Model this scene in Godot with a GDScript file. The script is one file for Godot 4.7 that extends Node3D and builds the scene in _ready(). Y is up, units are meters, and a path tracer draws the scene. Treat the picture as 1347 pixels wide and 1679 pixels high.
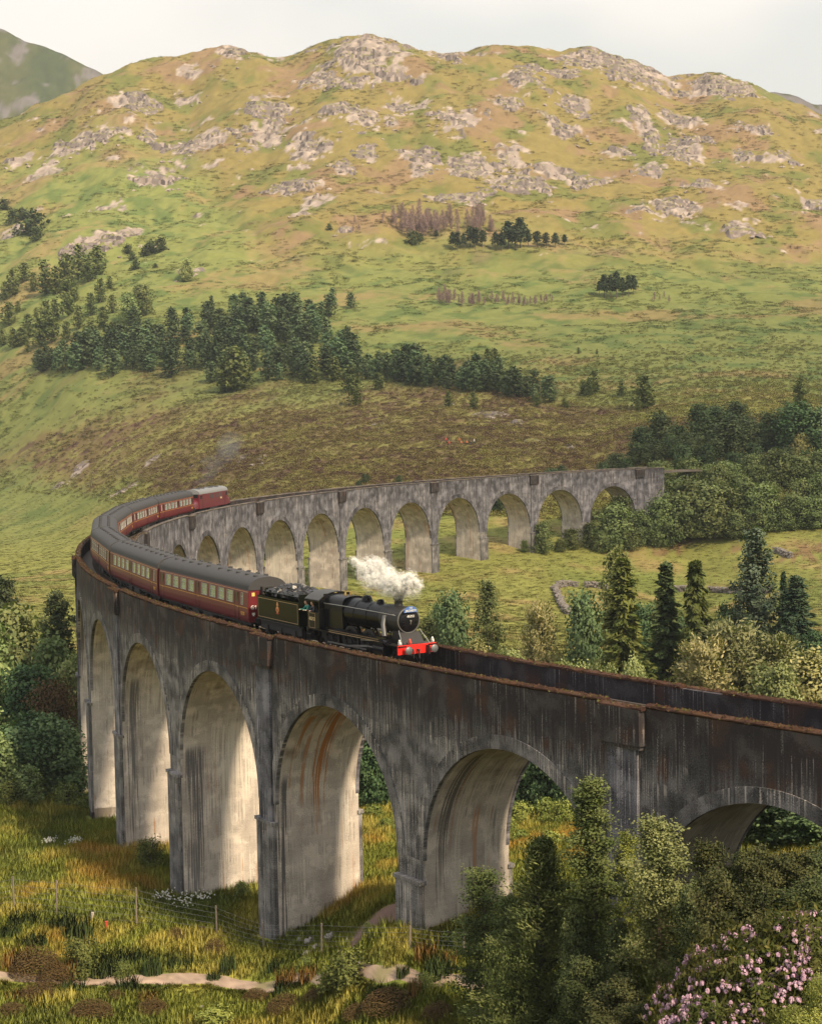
extends Node3D
# A steam train crossing a long curved concrete viaduct below a rocky highland hill.
# World: y up, metres. The parapet tops of the viaduct are at y = 0.

const EYE := 14.07
const MID := Vector3(180.33, 0.0, -219.34)      # centre of the viaduct's curve
const RADIUS := 215.38
const TURN := -0.8162
const PITCH := 17.1                              # metres from pier to pier
const RAIL := -0.85

var rng := RandomNumberGenerator.new()
var taken := {}
var mats := {}


func _ready():
	rng.seed = 7
	# camera
	var cam := Camera3D.new()
	cam.name = "camera"
	var p := deg_to_rad(-3.3553)
	var r := deg_to_rad(-1.1061)
	var f := Vector3(0, sin(p), -cos(p))
	var rt := Vector3(1, 0, 0)
	var up := Vector3(0, cos(p), sin(p))
	cam.transform = Transform3D(Basis(rt * cos(r) + up * sin(r), up * cos(r) - rt * sin(r), -f), Vector3(0, EYE, 0))
	cam.fov = 32.444
	cam.near = 0.5
	cam.far = 6000.0
	add_child(cam)
	# sky, air and exposure
	var sky_mat := ProceduralSkyMaterial.new()
	sky_mat.sky_top_color = Color(0.70, 0.71, 0.72)
	sky_mat.sky_horizon_color = Color(0.60, 0.592, 0.562)
	sky_mat.sky_curve = 0.35
	sky_mat.ground_bottom_color = Color(0.30, 0.30, 0.22)
	sky_mat.ground_horizon_color = Color(0.62, 0.61, 0.55)
	sky_mat.sky_cover = sky_clouds()
	sky_mat.sky_cover_modulate = Color(1, 1, 1, 1)
	sky_mat.sun_angle_max = 0.5
	var env := Environment.new()
	env.background_mode = Environment.BG_SKY
	env.sky = Sky.new()
	env.sky.sky_material = sky_mat
	env.tonemap_mode = Environment.TONE_MAPPER_LINEAR
	env.tonemap_exposure = 2.35
	env.sdfgi_enabled = true
	env.ssao_enabled = true
	env.ssil_enabled = true
	env.volumetric_fog_enabled = true
	env.volumetric_fog_density = 0.0
	env.fog_enabled = FOG > 0.0
	env.fog_density = FOG
	env.fog_light_color = Color(0.84, 0.88, 0.92)
	var we := WorldEnvironment.new()
	we.name = "world_environment"
	we.environment = env
	add_child(we)
	# sun, from the right and a little behind the camera
	var sun := DirectionalLight3D.new()
	sun.name = "sun"
	sun.light_energy = 1.05
	sun.light_color = Color(1.0, 0.915, 0.78)
	sun.light_angular_distance = 5.0
	sun.shadow_enabled = true
	var to_sun := Vector3(0.62 * cos(SUN_UP), sin(SUN_UP), 0.785 * cos(SUN_UP))
	sun.look_at_from_position(to_sun * 100.0, Vector3.ZERO, Vector3.UP)
	add_child(sun)
	# the cloud behind the camera that shades the valley, its far edge crossing the hillside
	var c := Node3D.new()
	c.name = "cloud"
	tag(c, "thin evening cloud drifting high over the valley", "cloud", "", "structure")
	add_child(c)
	var fm := FogMaterial.new()
	fm.density = CLOUD
	fm.albedo = Color(0.97, 0.97, 0.97)
	for e in [[400.0, -130.0, 980.0, 860.0], [640.0, -100.0, 800.0, 760.0]]:
		var f2 := FogVolume.new()
		f2.name = "cloud_bank" if c.get_child_count() == 0 else "cloud_bank_%03d" % c.get_child_count()
		f2.shape = RenderingServer.FOG_VOLUME_SHAPE_ELLIPSOID
		f2.size = Vector3(e[2], 90.0, e[3])
		f2.position = Vector3(e[0], 520.0, e[1])
		f2.material = fm
		c.add_child(f2, true)
	build_all()

const SUN_UP := 0.76
const CLOUD := 0.0026
const FOG := 0.00007


func sky_clouds() -> ImageTexture:
	# thin warm evening cloud, faint everywhere
	var n := FastNoiseLite.new()
	n.seed = 5
	n.frequency = 0.011
	n.fractal_octaves = 5
	var w := 1024
	var h := 512
	var im := Image.create(w, h, false, Image.FORMAT_RGBAF)
	for y in h:
		var up := (0.5 - (y + 0.5) / h) * PI
		for x in w:
			var a := (x + 0.5) / w * TAU
			var c := 0.0
			if up > 0.0:
				var d := Vector3(cos(a) * cos(up), sin(up) * 2.2, sin(a) * cos(up)) * 130.0
				c = smoothstep(0.02, 0.36, n.get_noise_3d(d.x, d.y, d.z))
			im.set_pixel(x, y, Color(0.10, 0.07, 0.055, c * 0.9))
	return ImageTexture.create_from_image(im)


# ---------------------------------------------------------------- helpers

class Shape:
	# collects triangles; corners are given anticlockwise as seen from outside
	var v := PackedVector3Array()
	var n := PackedVector3Array()
	var u := PackedVector2Array()
	var c := PackedColorArray()
	var i := PackedInt32Array()
	var tint := Color.WHITE
	var colored := false

	func add(p: Vector3, nn: Vector3, uv := Vector2.ZERO) -> int:
		v.append(p)
		n.append(nn)
		u.append(uv)
		c.append(tint)
		return v.size() - 1

	func tri(a: Vector3, b: Vector3, d: Vector3) -> void:
		var nn := (b - a).cross(d - a).normalized()
		var k := v.size()
		add(a, nn)
		add(b, nn)
		add(d, nn)
		i.append_array([k, k + 2, k + 1])

	func quad(a: Vector3, b: Vector3, d: Vector3, e: Vector3, ua := Vector2.ZERO, ub := Vector2(1, 0), ud := Vector2.ONE, ue := Vector2(0, 1)) -> void:
		var nn := (d - a).cross(e - b).normalized()
		var k := v.size()
		add(a, nn, ua)
		add(b, nn, ub)
		add(d, nn, ud)
		add(e, nn, ue)
		i.append_array([k, k + 2, k + 1, k, k + 3, k + 2])

	func box(at: Vector3, size: Vector3, turn := Basis.IDENTITY) -> void:
		var h := size * 0.5
		var x := turn * Vector3(h.x, 0, 0)
		var y := turn * Vector3(0, h.y, 0)
		var z := turn * Vector3(0, 0, h.z)
		for s in [1.0, -1.0]:
			quad(at + x * s - y - z * s, at + x * s + y - z * s, at + x * s + y + z * s, at + x * s - y + z * s)
			quad(at + y * s - z - x * s, at + y * s + z - x * s, at + y * s + z + x * s, at + y * s - z + x * s)
			quad(at + z * s - x - y * s, at + z * s + x - y * s, at + z * s + x + y * s, at + z * s - x + y * s)

	func beam(a: Vector3, b: Vector3, w: float, h: float, up := Vector3.UP) -> void:
		var x := b - a
		var l := x.length()
		x /= l
		var z := x.cross(up)
		if z.length() < 0.01:
			z = x.cross(Vector3.RIGHT)
		z = z.normalized()
		box((a + b) * 0.5, Vector3(l, h, w), Basis(x, z.cross(x), z))

	func grid(rows: int, cols: int, pts: PackedVector3Array, uvs := PackedVector2Array(), smooth := true) -> void:
		# rows x cols points; outside is where (next column) x (next row) points
		var k := v.size()
		var acc := PackedVector3Array()
		acc.resize(pts.size())
		for r in rows - 1:
			for q in cols - 1:
				var a := r * cols + q
				var nn := (pts[a + cols + 1] - pts[a]).cross(pts[a + cols] - pts[a + 1])
				if smooth:
					acc[a] += nn
					acc[a + 1] += nn
					acc[a + cols] += nn
					acc[a + cols + 1] += nn
				else:
					quad(pts[a], pts[a + 1], pts[a + cols + 1], pts[a + cols])
		if not smooth:
			return
		for j in pts.size():
			add(pts[j], acc[j].normalized(), uvs[j] if uvs.size() else Vector2.ZERO)
		for r in rows - 1:
			for q in cols - 1:
				var a := k + r * cols + q
				i.append_array([a, a + cols + 1, a + 1, a, a + cols, a + cols + 1])

	func tube(path: Array, radii: Array, sides := 8, caps := true) -> void:
		var pts := PackedVector3Array()
		var last := Vector3.ZERO
		for k in path.size():
			var d: Vector3 = (path[mini(k + 1, path.size() - 1)] - path[maxi(k - 1, 0)]).normalized()
			var x := d.cross(Vector3.UP if absf(d.y) < 0.9 else Vector3.RIGHT).normalized()
			if k > 0:
				x = (last - d * last.dot(d)).normalized()
			last = x
			var y := d.cross(x)
			for s in sides + 1:
				var a := TAU * s / sides
				pts.append(path[k] + (x * cos(a) + y * sin(a)) * float(radii[k]))
		grid(path.size(), sides + 1, pts)
		if caps:
			for e in [0, path.size() - 1]:
				var mid: Vector3 = path[e]
				for s in sides:
					var a := pts[e * (sides + 1) + s]
					var b := pts[e * (sides + 1) + s + 1]
					if e == 0:
						tri(mid, b, a)
					else:
						tri(mid, a, b)

	func ball(at: Vector3, r: Vector3, rows := 8, cols := 12) -> void:
		var pts := PackedVector3Array()
		for a in rows + 1:
			var t := -PI / 2 + PI * a / rows
			for b in cols + 1:
				var f := -TAU * b / cols
				pts.append(at + Vector3(cos(t) * cos(f) * r.x, sin(t) * r.y, cos(t) * sin(f) * r.z))
		grid(rows + 1, cols + 1, pts)

	func mesh() -> ArrayMesh:
		var a := []
		a.resize(Mesh.ARRAY_MAX)
		a[Mesh.ARRAY_VERTEX] = v
		a[Mesh.ARRAY_NORMAL] = n
		a[Mesh.ARRAY_TEX_UV] = u
		if colored:
			a[Mesh.ARRAY_COLOR] = c
		a[Mesh.ARRAY_INDEX] = i
		var m := ArrayMesh.new()
		m.add_surface_from_arrays(Mesh.PRIMITIVE_TRIANGLES, a)
		return m


func numbered(called: String) -> String:
	var k: int = taken.get(called, 0)
	taken[called] = k + 1
	return called if k == 0 else "%s_%03d" % [called, k]


func tag(o: Node, label := "", category := "", group := "", kind := "") -> void:
	if label != "":
		o.set_meta("label", label)
	if category != "":
		o.set_meta("category", category)
	if group != "":
		o.set_meta("group", group)
	if kind != "":
		o.set_meta("kind", kind)


func thing(called: String, label: String, category: String, at := Vector3.ZERO, turn := 0.0, group := "") -> Node3D:
	var o := Node3D.new()
	o.name = numbered(called)
	o.position = at
	o.rotation.y = turn
	tag(o, label, category, group)
	add_child(o, true)
	return o


func put(called: String, m: Mesh, mat: Material, parent: Node = null) -> MeshInstance3D:
	var o := MeshInstance3D.new()
	o.mesh = m
	o.material_override = mat
	if parent == null:
		o.name = numbered(called)
		add_child(o, true)
	else:
		var k := "n_" + called
		var c: int = parent.get_meta(k, 0)
		parent.set_meta(k, c + 1)
		o.name = called if c == 0 else "%s_%03d" % [called, c]
		parent.add_child(o, true)
	return o


func lin(r: float, g: float, b: float, a := 1.0) -> Color:
	return Color(r, g, b, a).linear_to_srgb()


func mat(called: String, color: Color, rough := 0.8, metal := 0.0) -> StandardMaterial3D:
	if mats.has(called):
		return mats[called]
	var m := StandardMaterial3D.new()
	m.resource_name = called
	m.albedo_color = color
	m.roughness = rough
	m.metallic = metal
	mats[called] = m
	return m


func noise(seed_: int, freq: float, octaves := 4, type := FastNoiseLite.TYPE_SIMPLEX_SMOOTH) -> FastNoiseLite:
	var n := FastNoiseLite.new()
	n.seed = seed_
	n.noise_type = type
	n.frequency = freq
	n.fractal_octaves = octaves
	n.fractal_type = FastNoiseLite.FRACTAL_FBM if octaves > 1 else FastNoiseLite.FRACTAL_NONE
	return n


func noise_bytes(seed_: int, freq: float, octaves: int, w: int, h: int, to_w := 0, to_h := 0) -> PackedByteArray:
	var im := noise(seed_, freq, octaves).get_image(w, h, false, false, true)
	if to_w:
		im.resize(to_w, to_h, Image.INTERPOLATE_CUBIC)
	return im.get_data()
const CONTROL := [
	-28.8, -19.9, -97.0, -35.0, -19.9, -119.0, -45.6, -21.6, -156.0, -62.3, -20.7, -215.0, -101.2, -22.5, -352.0,
	-182.8, -18.9, -640.0, -216.5, -8.0, -760.0, -243.4, 33.7, -860.0, -270.3, 75.6, -960.0, -297.1, 118.2, -1060.0,
	-326.5, 168.9, -1170.0, -358.7, 222.0, -1290.0, -401.7, 192.0, -1444.8, -502.1, 72.0, -1806.0, -23.6, -20.0, -97.0,
	-27.3, -19.9, -113.0, -33.9, -21.3, -141.0, -39.9, -21.9, -167.0, -51.7, -21.4, -218.0, -82.8, -22.2, -352.0,
	-144.9, -18.5, -620.0, -160.6, -4.2, -690.0, -182.7, 31.3, -790.0, -206.9, 70.8, -900.0, -231.0, 112.3, -1010.0,
	-257.2, 162.5, -1130.0, -287.8, 218.8, -1270.0, -322.3, 188.8, -1422.4, -402.9, 68.8, -1778.0, -19.5, -20.0, -97.0,
	-22.6, -20.0, -113.0, -27.7, -21.2, -140.0, -34.7, -23.8, -176.0, -66.8, -21.8, -345.0, -107.6, -17.7, -560.0,
	-122.4, -3.4, -640.0, -140.4, 30.9, -740.0, -162.1, 67.6, -860.0, -181.8, 107.7, -970.0, -205.1, 157.7, -1100.0,
	-238.5, 248.1, -1290.0, -267.1, 218.1, -1444.8, -333.9, 98.1, -1806.0, -13.3, -20.2, -97.0, -15.3, -20.0, -112.5,
	-17.2, -21.0, -127.0, -19.1, -21.5, -142.0, -43.3, -22.9, -330.0, -60.9, -13.2, -470.0, -67.1, -4.4, -520.0,
	-86.9, 22.9, -680.0, -101.3, 57.4, -800.0, -118.0, 103.7, -940.0, -133.4, 152.5, -1070.0, -147.2, 208.4, -1190.0,
	-162.0, 278.7, -1320.0, -181.4, 248.7, -1478.4, -226.8, 128.7, -1848.0, -7.4, -19.6, -95.0, -8.4, -19.4, -110.0,
	-10.5, -21.3, -139.0, -14.0, -20.8, -190.0, -21.5, -17.2, -300.0, -31.3, -5.3, -445.0, -37.6, 5.5, -540.0,
	-44.9, 21.8, -650.0, -53.1, 55.5, -780.0, -61.7, 100.7, -920.0, -68.9, 147.5, -1040.0, -76.0, 202.2, -1160.0,
	-84.7, 274.4, -1310.0, -94.8, 244.4, -1467.2, -118.5, 124.4, -1834.0, -1.5, -16.8, -87.0, -1.6, -15.0, -97.0,
	-2.0, -19.3, -127.0, -2.4, -21.6, -157.0, -2.7, -20.6, -188.0, -4.0, -18.5, -324.0, -5.0, -4.1, -440.0,
	-5.8, 8.6, -545.0, -6.5, 23.1, -640.0, -7.3, 54.1, -770.0, -7.9, 99.7, -920.0, -8.2, 145.0, -1030.0,
	-8.3, 197.7, -1140.0, -8.2, 285.0, -1300.0, -9.2, 255.0, -1456.0, -11.5, 135.0, -1820.0, 3.2, -15.5, -83.0,
	3.7, -14.4, -94.0, 5.2, -18.8, -128.0, 7.9, -20.8, -188.0, 10.9, -20.7, -255.0, 15.3, -16.5, -352.0,
	19.5, -3.0, -440.0, 23.7, 8.2, -530.0, 28.0, 22.2, -620.0, 34.8, 52.8, -760.0, 42.5, 98.3, -915.0,
	48.4, 143.9, -1030.0, 54.2, 196.5, -1140.0, 63.2, 276.9, -1310.0, 70.8, 246.9, -1467.2, 88.5, 126.9, -1834.0,
	7.3, -13.1, -76.0, 8.7, -12.3, -90.0, 14.4, -20.4, -148.0, 18.6, -21.4, -190.0, 25.8, -21.1, -262.0,
	36.9, -16.9, -372.0, 42.4, -4.4, -425.0, 51.0, 6.1, -510.0, 61.2, 19.3, -610.0, 76.2, 51.7, -755.0,
	93.4, 97.7, -920.0, 106.0, 144.1, -1040.0, 118.8, 198.5, -1160.0, 136.9, 278.2, -1330.0, 153.3, 248.2, -1489.6,
	191.7, 128.2, -1862.0, 10.4, -10.0, -67.0, 12.5, -9.5, -80.0, 15.7, -10.7, -100.0, 23.5, -19.4, -150.0,
	29.1, -20.7, -185.0, 41.3, -21.4, -262.0, 59.8, -17.2, -378.0, 65.4, -0.7, -412.0, 77.9, 9.2, -490.0,
	97.1, 22.8, -610.0, 119.7, 50.6, -750.0, 148.8, 97.6, -930.0, 168.4, 144.2, -1050.0, 191.2, 202.0, -1190.0,
	214.0, 256.5, -1330.0, 239.7, 226.5, -1489.6, 299.6, 106.5, -1862.0, 13.9, -7.5, -60.0, 15.6, -7.2, -67.0,
	18.6, -7.6, -80.0, 27.9, -14.2, -120.0, 39.6, -18.1, -170.0, 59.5, -20.8, -255.0, 87.0, -13.4, -372.0,
	99.4, -1.0, -425.0, 115.9, 8.5, -495.0, 142.9, 21.9, -610.0, 175.8, 49.5, -750.0, 222.9, 98.0, -950.0,
	253.7, 146.4, -1080.0, 310.3, 224.2, -1320.0, 347.5, 194.2, -1478.4, 434.4, 74.2, -1848.0, 15.7, -5.8, -55.0,
	18.9, -5.5, -66.0, 21.2, -5.3, -74.0, 47.3, -17.4, -165.0, 73.1, -21.0, -255.0, 106.7, -13.1, -372.0,
	123.4, -1.6, -430.0, 143.6, 7.9, -500.0, 176.6, 21.4, -615.0, 218.3, 49.2, -760.0, 281.6, 99.7, -980.0,
	319.1, 148.9, -1110.0, 379.5, 212.6, -1320.0, 425.1, 182.6, -1478.4, 531.3, 62.6, -1848.0, -40.0, -20.0, -58.0,
	-15.0, -18.0, -58.0, 4.0, -13.0, -58.0, 13.0, -7.2, -58.0, 30.0, -4.0, -58.0, -60.0, -12.0, -15.0,
	0.0, -12.0, -15.0, 60.0, -12.0, -15.0, -269.5, 238.1, -1310.0, -301.9, 208.1, -1467.2, -218.5, 264.1, -1310.0,
	-244.7, 234.1, -1467.2, -187.7, 275.0, -1310.0, -210.2, 245.0, -1467.2, -140.5, 279.4, -1310.0, -157.4, 249.4, -1467.2,
	-124.8, 280.9, -1310.0, -139.8, 250.9, -1467.2, -102.6, 275.6, -1310.0, -114.9, 245.6, -1467.2, -71.0, 283.0, -1310.0,
	-79.6, 253.0, -1467.2, -53.0, 290.1, -1310.0, -59.3, 260.1, -1467.2, -26.1, 290.9, -1310.0, -29.2, 260.9, -1467.2,
	13.9, 277.4, -1310.0, 15.6, 247.4, -1467.2, 76.7, 277.1, -1310.0, 85.9, 247.1, -1467.2, 99.0, 274.0, -1310.0,
	110.9, 244.0, -1467.2, 152.7, 269.4, -1310.0, 171.0, 239.4, -1467.2, 175.0, 259.7, -1310.0, 196.0, 229.7, -1467.2,
	192.9, 254.1, -1310.0, 216.0, 224.1, -1467.2, 208.5, 248.9, -1310.0, 233.5, 218.9, -1467.2, 224.3, 254.3, -1310.0,
	251.2, 224.3, -1467.2, 244.4, 249.1, -1310.0, 273.7, 219.1, -1467.2, 264.5, 239.4, -1310.0, 296.3, 209.4, -1467.2,
]
const OUTCROPS := [
	-23, -1237, 37.0, 46.4, -60, -1212, 17.4, 14.0, -187, -1213, 21.8, 18.9, -203, -1160, 26.8, 14.3, -166, -1164, 6.5, 14.1,
	-130, -1140, 27.3, 21.2, -89, -1173, 21.5, 13.6, -87, -1140, 16.4, 33.2, -61, -1099, 14.0, 30.9, -151, -1076, 19.3, 12.5,
	-42, -1151, 16.5, 16.5, -25, -1134, 13.6, 20.5, -8, -1136, 6.3, 13.7, 2, -1165, 19.5, 9.1, 7, -1081, 13.8, 16.1,
	35, -1136, 18.1, 20.6, 10, -1065, 8.5, 18.5, 28, -1006, 22.0, 16.5, 64, -1090, 12.2, 22.7, 67, -1046, 18.8, 28.1,
	39, -1069, 17.0, 18.6, 82, -1204, 16.3, 24.9, 103, -1139, 13.6, 13.2, 115, -1181, 12.2, 11.6, 158, -1162, 8.3, 35.9,
	187, -1188, 19.9, 25.1, 179, -1125, 17.9, 29.7, 212, -1120, 6.2, 17.5, 148, -1080, 9.5, 15.5, 153, -999, 24.7, 17.3,
	132, -993, 7.9, 12.7, 181, -958, 13.0, 13.2, 149, -1277, 45.8, 32.9, 131, -1270, 25.3, 19.2, 177, -1293, 30.9, 37.7,
	226, -1270, 30.4, 34.0, 237, -1033, 9.1, 13.0, -168, -969, 15.4, 18.3, -155, -983, 11.7, 10.6, -62, -1035, 20.6, 11.5,
	-50, -1012, 9.7, 10.9, -56, -969, 8.5, 10.0, -33, -936, 5.2, 4.7, -123, -1290, 14.4, 29.7, 67, -1160, 12.0, 12.0,
	89, -1073, 15.4, 16.7, 108, -1059, 14.4, 13.1, 133, -1117, 11.6, 11.8, 101, -1234, 19.7, 13.7, 31, -1259, 15.1, 23.9,
	-69, -1040, 12.4, 10.5, -23, -1086, 10.4, 13.1, -37, -1060, 8.5, 9.1, -147, -1225, 12.7, 7.1, -217, -1148, 11.9, 9.5,
	-251, -1157, 11.1, 11.1, 229, -1157, 12.0, 10.5, 239, -1112, 8.9, 9.8, 176, -1051, 14.2, 10.6, 25, -556, 8.0, 9.7,
	13, -585, 3.3, 5.6, 33, -536, 3.0, 5.7, 44, -476, 1.9, 5.4, 35, -496, 3.2, 5.5, -49, -517, 1.9, 8.1,
	-43, -508, 1.6, 9.7, -124, -622, 5.0, 5.3, -90, -555, 4.9, 4.7, -118, -628, 4.0, 6.8, -84, -579, 3.2, 4.8,
	-63, -533, 2.1, 3.5, -10, -554, 3.1, 5.9, -108, -884, 7.0, 8.7,
]
const PATH_Z := -104.7
const SLOPE_BIRCHES := [
	-203.6, -917.2, 15.3, -200.3, -928.9, 11.6, -181.7, -891.7, 20.4, -175.2, -886.5, 18.4, -171.0, -892.5, 17.9, -167.8, -909.0, 15.8, -160.6, -894.5, 16.7,
	-157.9, -906.6, 14.5, -191.4, -908.6, 12.6, -207.7, -915.6, 12.1, -168.0, -844.1, 14.0, -161.2, -842.2, 16.9, -171.3, -838.4, 12.8, -196.1, -871.9, 10.3,
	-191.8, -838.1, 10.5, -184.2, -826.1, 11.5, -179.6, -823.5, 9.7, -178.3, -832.4, 10.4, -166.8, -805.2, 11.7, -161.3, -803.1, 11.1, -172.9, -804.9, 6.7,
	-146.1, -844.5, 11.1, -147.3, -825.7, 9.7, -137.0, -797.7, 11.1, -179.3, -856.3, 7.7, -149.5, -805.6, 11.2, -139.2, -778.2, 12.4, -152.4, -790.9, 11.0,
	-136.2, -818.7, 8.5, -124.9, -773.0, 10.7, -162.3, -869.5, 9.0, -193.9, -882.9, 7.6, -146.9, -877.0, 7.9,
]
const LONE_OAKS := [
	-125.1, -799.8, 13.9, -108.4, -871.5, 11.5, -121.0, -809.6, 14.6,
]
const SLOPE_BUSHES := [
	-138.4, -905.8, 6.3, -142.9, -928.0, 5.1, -129.5, -940.6, 6.5, -135.0, -945.3, 7.2, -137.4, -939.3, 5.9, -214.8, -1016.6, 12.0, -226.1, -1050.5, 8.0,
	-231.8, -1050.0, 10.2, -242.2, -1074.8, 7.5, -206.1, -990.5, 6.9, -148.4, -947.8, 5.3, -130.3, -790.5, 4.4, -152.6, -856.7, 4.2, -179.9, -914.8, 4.4,
	-128.6, -909.9, 2.8, -40.2, -936.8, 2.9, 4.1, -914.4, 7.0, 7.9, -918.5, 4.5,
]
const WOOD_PINES := [
	-123.2, -741.7, 10.0, -70.7, -711.3, 7.8, -158.2, -763.3, 9.6, -120.9, -723.9, 10.4, -40.8, -717.8, 11.3, -135.4, -743.0, 13.1, -80.8, -707.5, 11.3,
	-149.2, -753.4, 11.5, -118.8, -769.9, 13.5, -88.3, -715.2, 12.7, -53.3, -669.8, 9.2, -45.7, -722.0, 13.1, -37.1, -759.5, 8.8, -70.8, -745.0, 10.9,
	-104.3, -750.4, 11.5, -70.5, -682.8, 11.0, -27.0, -670.7, 12.5, -65.7, -757.8, 13.3, -22.4, -663.5, 10.0, -59.3, -750.4, 13.0, -78.6, -750.7, 8.2,
	-35.6, -658.7, 7.3, -113.7, -728.8, 12.9, -153.1, -759.2, 8.2, -57.7, -737.0, 13.1, -20.9, -680.4, 12.7, -74.6, -762.3, 8.2, -37.5, -735.4, 13.5,
	-33.3, -727.5, 10.3, -82.3, -717.8, 11.0, -77.0, -716.1, 13.0, -86.6, -740.7, 12.1, -125.0, -752.4, 13.9, -83.3, -727.5, 7.6, -97.9, -731.8, 7.7,
	-69.1, -726.8, 11.7, -105.7, -727.5, 12.0, -158.2, -769.5, 12.3, -23.8, -704.7, 10.0, -75.4, -745.4, 10.0, -114.3, -750.4, 11.5, -115.9, -758.9, 13.0,
	-62.5, -763.7, 10.0, -107.4, -722.0, 10.1, -40.0, -751.7, 9.9, -61.8, -677.7, 9.6, -127.9, -759.9, 11.2, -128.5, -734.7, 12.8, -132.4, -752.4, 12.9,
	-63.7, -687.8, 9.1, -140.1, -753.4, 12.8, -120.1, -750.7, 10.4, -99.0, -745.4, 13.5, -137.7, -760.9, 13.9, -50.1, -679.2, 10.8, -86.4, -754.4, 10.0,
	-31.0, -692.1, 12.5, -30.9, -668.3, 10.2, -94.6, -704.0, 10.9, -111.4, -757.5, 13.3, -87.0, -709.1, 9.4, -129.0, -743.3, 12.8, -42.6, -679.5, 7.1,
	-161.6, -771.9, 8.8, -141.8, -759.5, 14.1, -40.6, -761.3, 11.1, -65.2, -712.0, 9.5, -76.5, -706.2, 9.6, -148.3, -760.6, 10.3, -69.0, -694.0, 9.4,
	-44.5, -702.1, 9.8, -104.8, -740.3, 12.0, -96.0, -722.3, 10.3, -31.3, -681.0, 8.6, -96.0, -770.9, 13.2, -61.0, -693.7, 10.5, -143.0, -749.4, 7.8,
	-139.0, -741.0, 11.9, -38.0, -663.5, 10.1, -48.7, -767.8, 12.9, -48.9, -667.7, 7.3, -111.1, -738.7, 12.8, -102.6, -772.3, 11.2, -22.1, -689.0, 11.4,
	-62.1, -717.8, 10.4, -58.8, -728.1, 12.7, -51.4, -756.1, 14.1, -88.6, -725.9, 10.4, -39.0, -678.9, 10.2, -94.3, -760.9, 9.4, -55.0, -698.4, 12.8,
	-39.8, -743.7, 8.9, -123.0, -758.5, 12.3, -35.6, -669.2, 8.4, -58.2, -764.3, 8.5, -42.2, -738.4, 9.9, -110.7, -746.0, 10.8, -101.7, -736.0, 8.4,
	-117.2, -735.0, 8.3, -26.9, -710.7, 12.0, -52.6, -739.7, 11.8, -85.9, -771.6, 11.2, -80.7, -762.3, 12.0, -71.4, -758.5, 13.5, -68.4, -763.3, 13.9,
	-72.4, -719.7, 11.4, -94.7, -753.1, 8.9, -50.6, -732.7, 9.6, -104.5, -718.7, 8.1, -46.7, -690.9, 8.2, -41.9, -687.8, 10.5, -137.1, -749.7, 9.0,
	-119.9, -731.1, 7.8, -42.5, -671.6, 12.3, -63.1, -668.9, 10.8, -70.0, -700.6, 7.3, -48.2, -698.4, 10.1, -83.8, -736.0, 8.8, -87.7, -780.3, 11.4,
	-76.5, -685.6, 9.0, 39.5, -589.6, 6.7, 30.0, -601.6, 7.8, 35.4, -590.6, 10.0, 11.9, -620.8, 8.8, -11.3, -668.9, 7.4, -4.6, -662.0, 9.4,
	26.2, -614.2, 8.6, 7.5, -634.1, 9.5, 34.7, -605.4, 8.4, 9.9, -640.7, 6.8, -15.0, -669.8, 9.3, 45.7, -590.1, 6.6, 14.8, -633.2, 9.6,
	6.0, -647.9, 7.0, 31.2, -608.1, 10.0, 13.6, -613.9, 7.8, -0.9, -654.3, 10.9, -19.2, -670.1, 7.4, -6.8, -668.0, 7.2, 26.0, -603.8, 7.2,
	41.9, -581.7, 6.2, 2.9, -639.2, 11.3, -10.8, -661.1, 8.6, 19.4, -608.4, 8.0, -1.9, -640.1, 9.8, 20.4, -618.9, 10.1, 32.7, -595.4, 7.8,
	-4.1, -651.4, 9.1, 46.4, -581.4, 10.2, -16.2, -657.6, 8.2, -7.9, -650.2, 10.2, 6.6, -626.1, 7.9, 2.5, -649.9, 10.8, 18.9, -627.0, 6.8,
	24.0, -622.5, 9.2, 0.5, -633.2, 11.1, 0.3, -644.7, 6.9, 42.2, -595.4, 10.7, -5.3, -645.6, 11.0, 37.7, -600.5, 9.0, 17.7, -613.9, 6.8,
	22.5, -604.6, 10.6, 13.1, -627.3, 9.1, 22.6, -612.0, 8.4, 15.5, -621.1, 7.7, -12.3, -654.0, 9.6, -17.4, -665.0, 7.9, 11.1, -634.6, 8.7,
	29.7, -613.9, 10.7, 3.6, -629.8, 10.5,
]
const FRONT_BIRCHES := [
	-69.9, -665.6, 12.9, -65.4, -664.4, 15.2, -61.8, -668.3, 11.6, -35.1, -657.9, 8.7, -18.2, -602.7, 9.2, -20.8, -635.5, 8.4, -27.7, -660.8, 8.2,
	12.9, -576.7, 6.0, 20.6, -568.0, 6.7, 41.6, -573.1, 5.2, -10.8, -629.8, 6.5, 29.3, -648.5, 8.5, 32.1, -658.2, 6.4,
]
const UPPER_PINES := [
	-89.4, -810.3, 8.4, -63.4, -773.3, 12.9, -58.0, -781.7, 10.3, -52.3, -767.1, 13.3, -43.8, -783.8, 7.1, -34.1, -776.1, 11.8, -33.6, -799.1, 8.3,
	-25.1, -791.9, 6.6, -76.9, -789.5, 10.9, -72.1, -782.0, 12.5, -43.5, -750.7, 9.9,
]
const MOOR_TREES := [
	60.6, -593.6, 7.0, 62.9, -599.7, 8.3, 58.9, -597.3, 5.0, 70.8, -588.2, 5.3, 73.5, -552.1, 10.3, 117.0, -528.4, 8.4, 50.3, -570.8, 3.2,
	51.0, -568.0, 2.4, 70.8, -544.8, 3.8, 65.5, -679.2, 3.3, 72.7, -680.1, 2.1,
]
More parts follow.
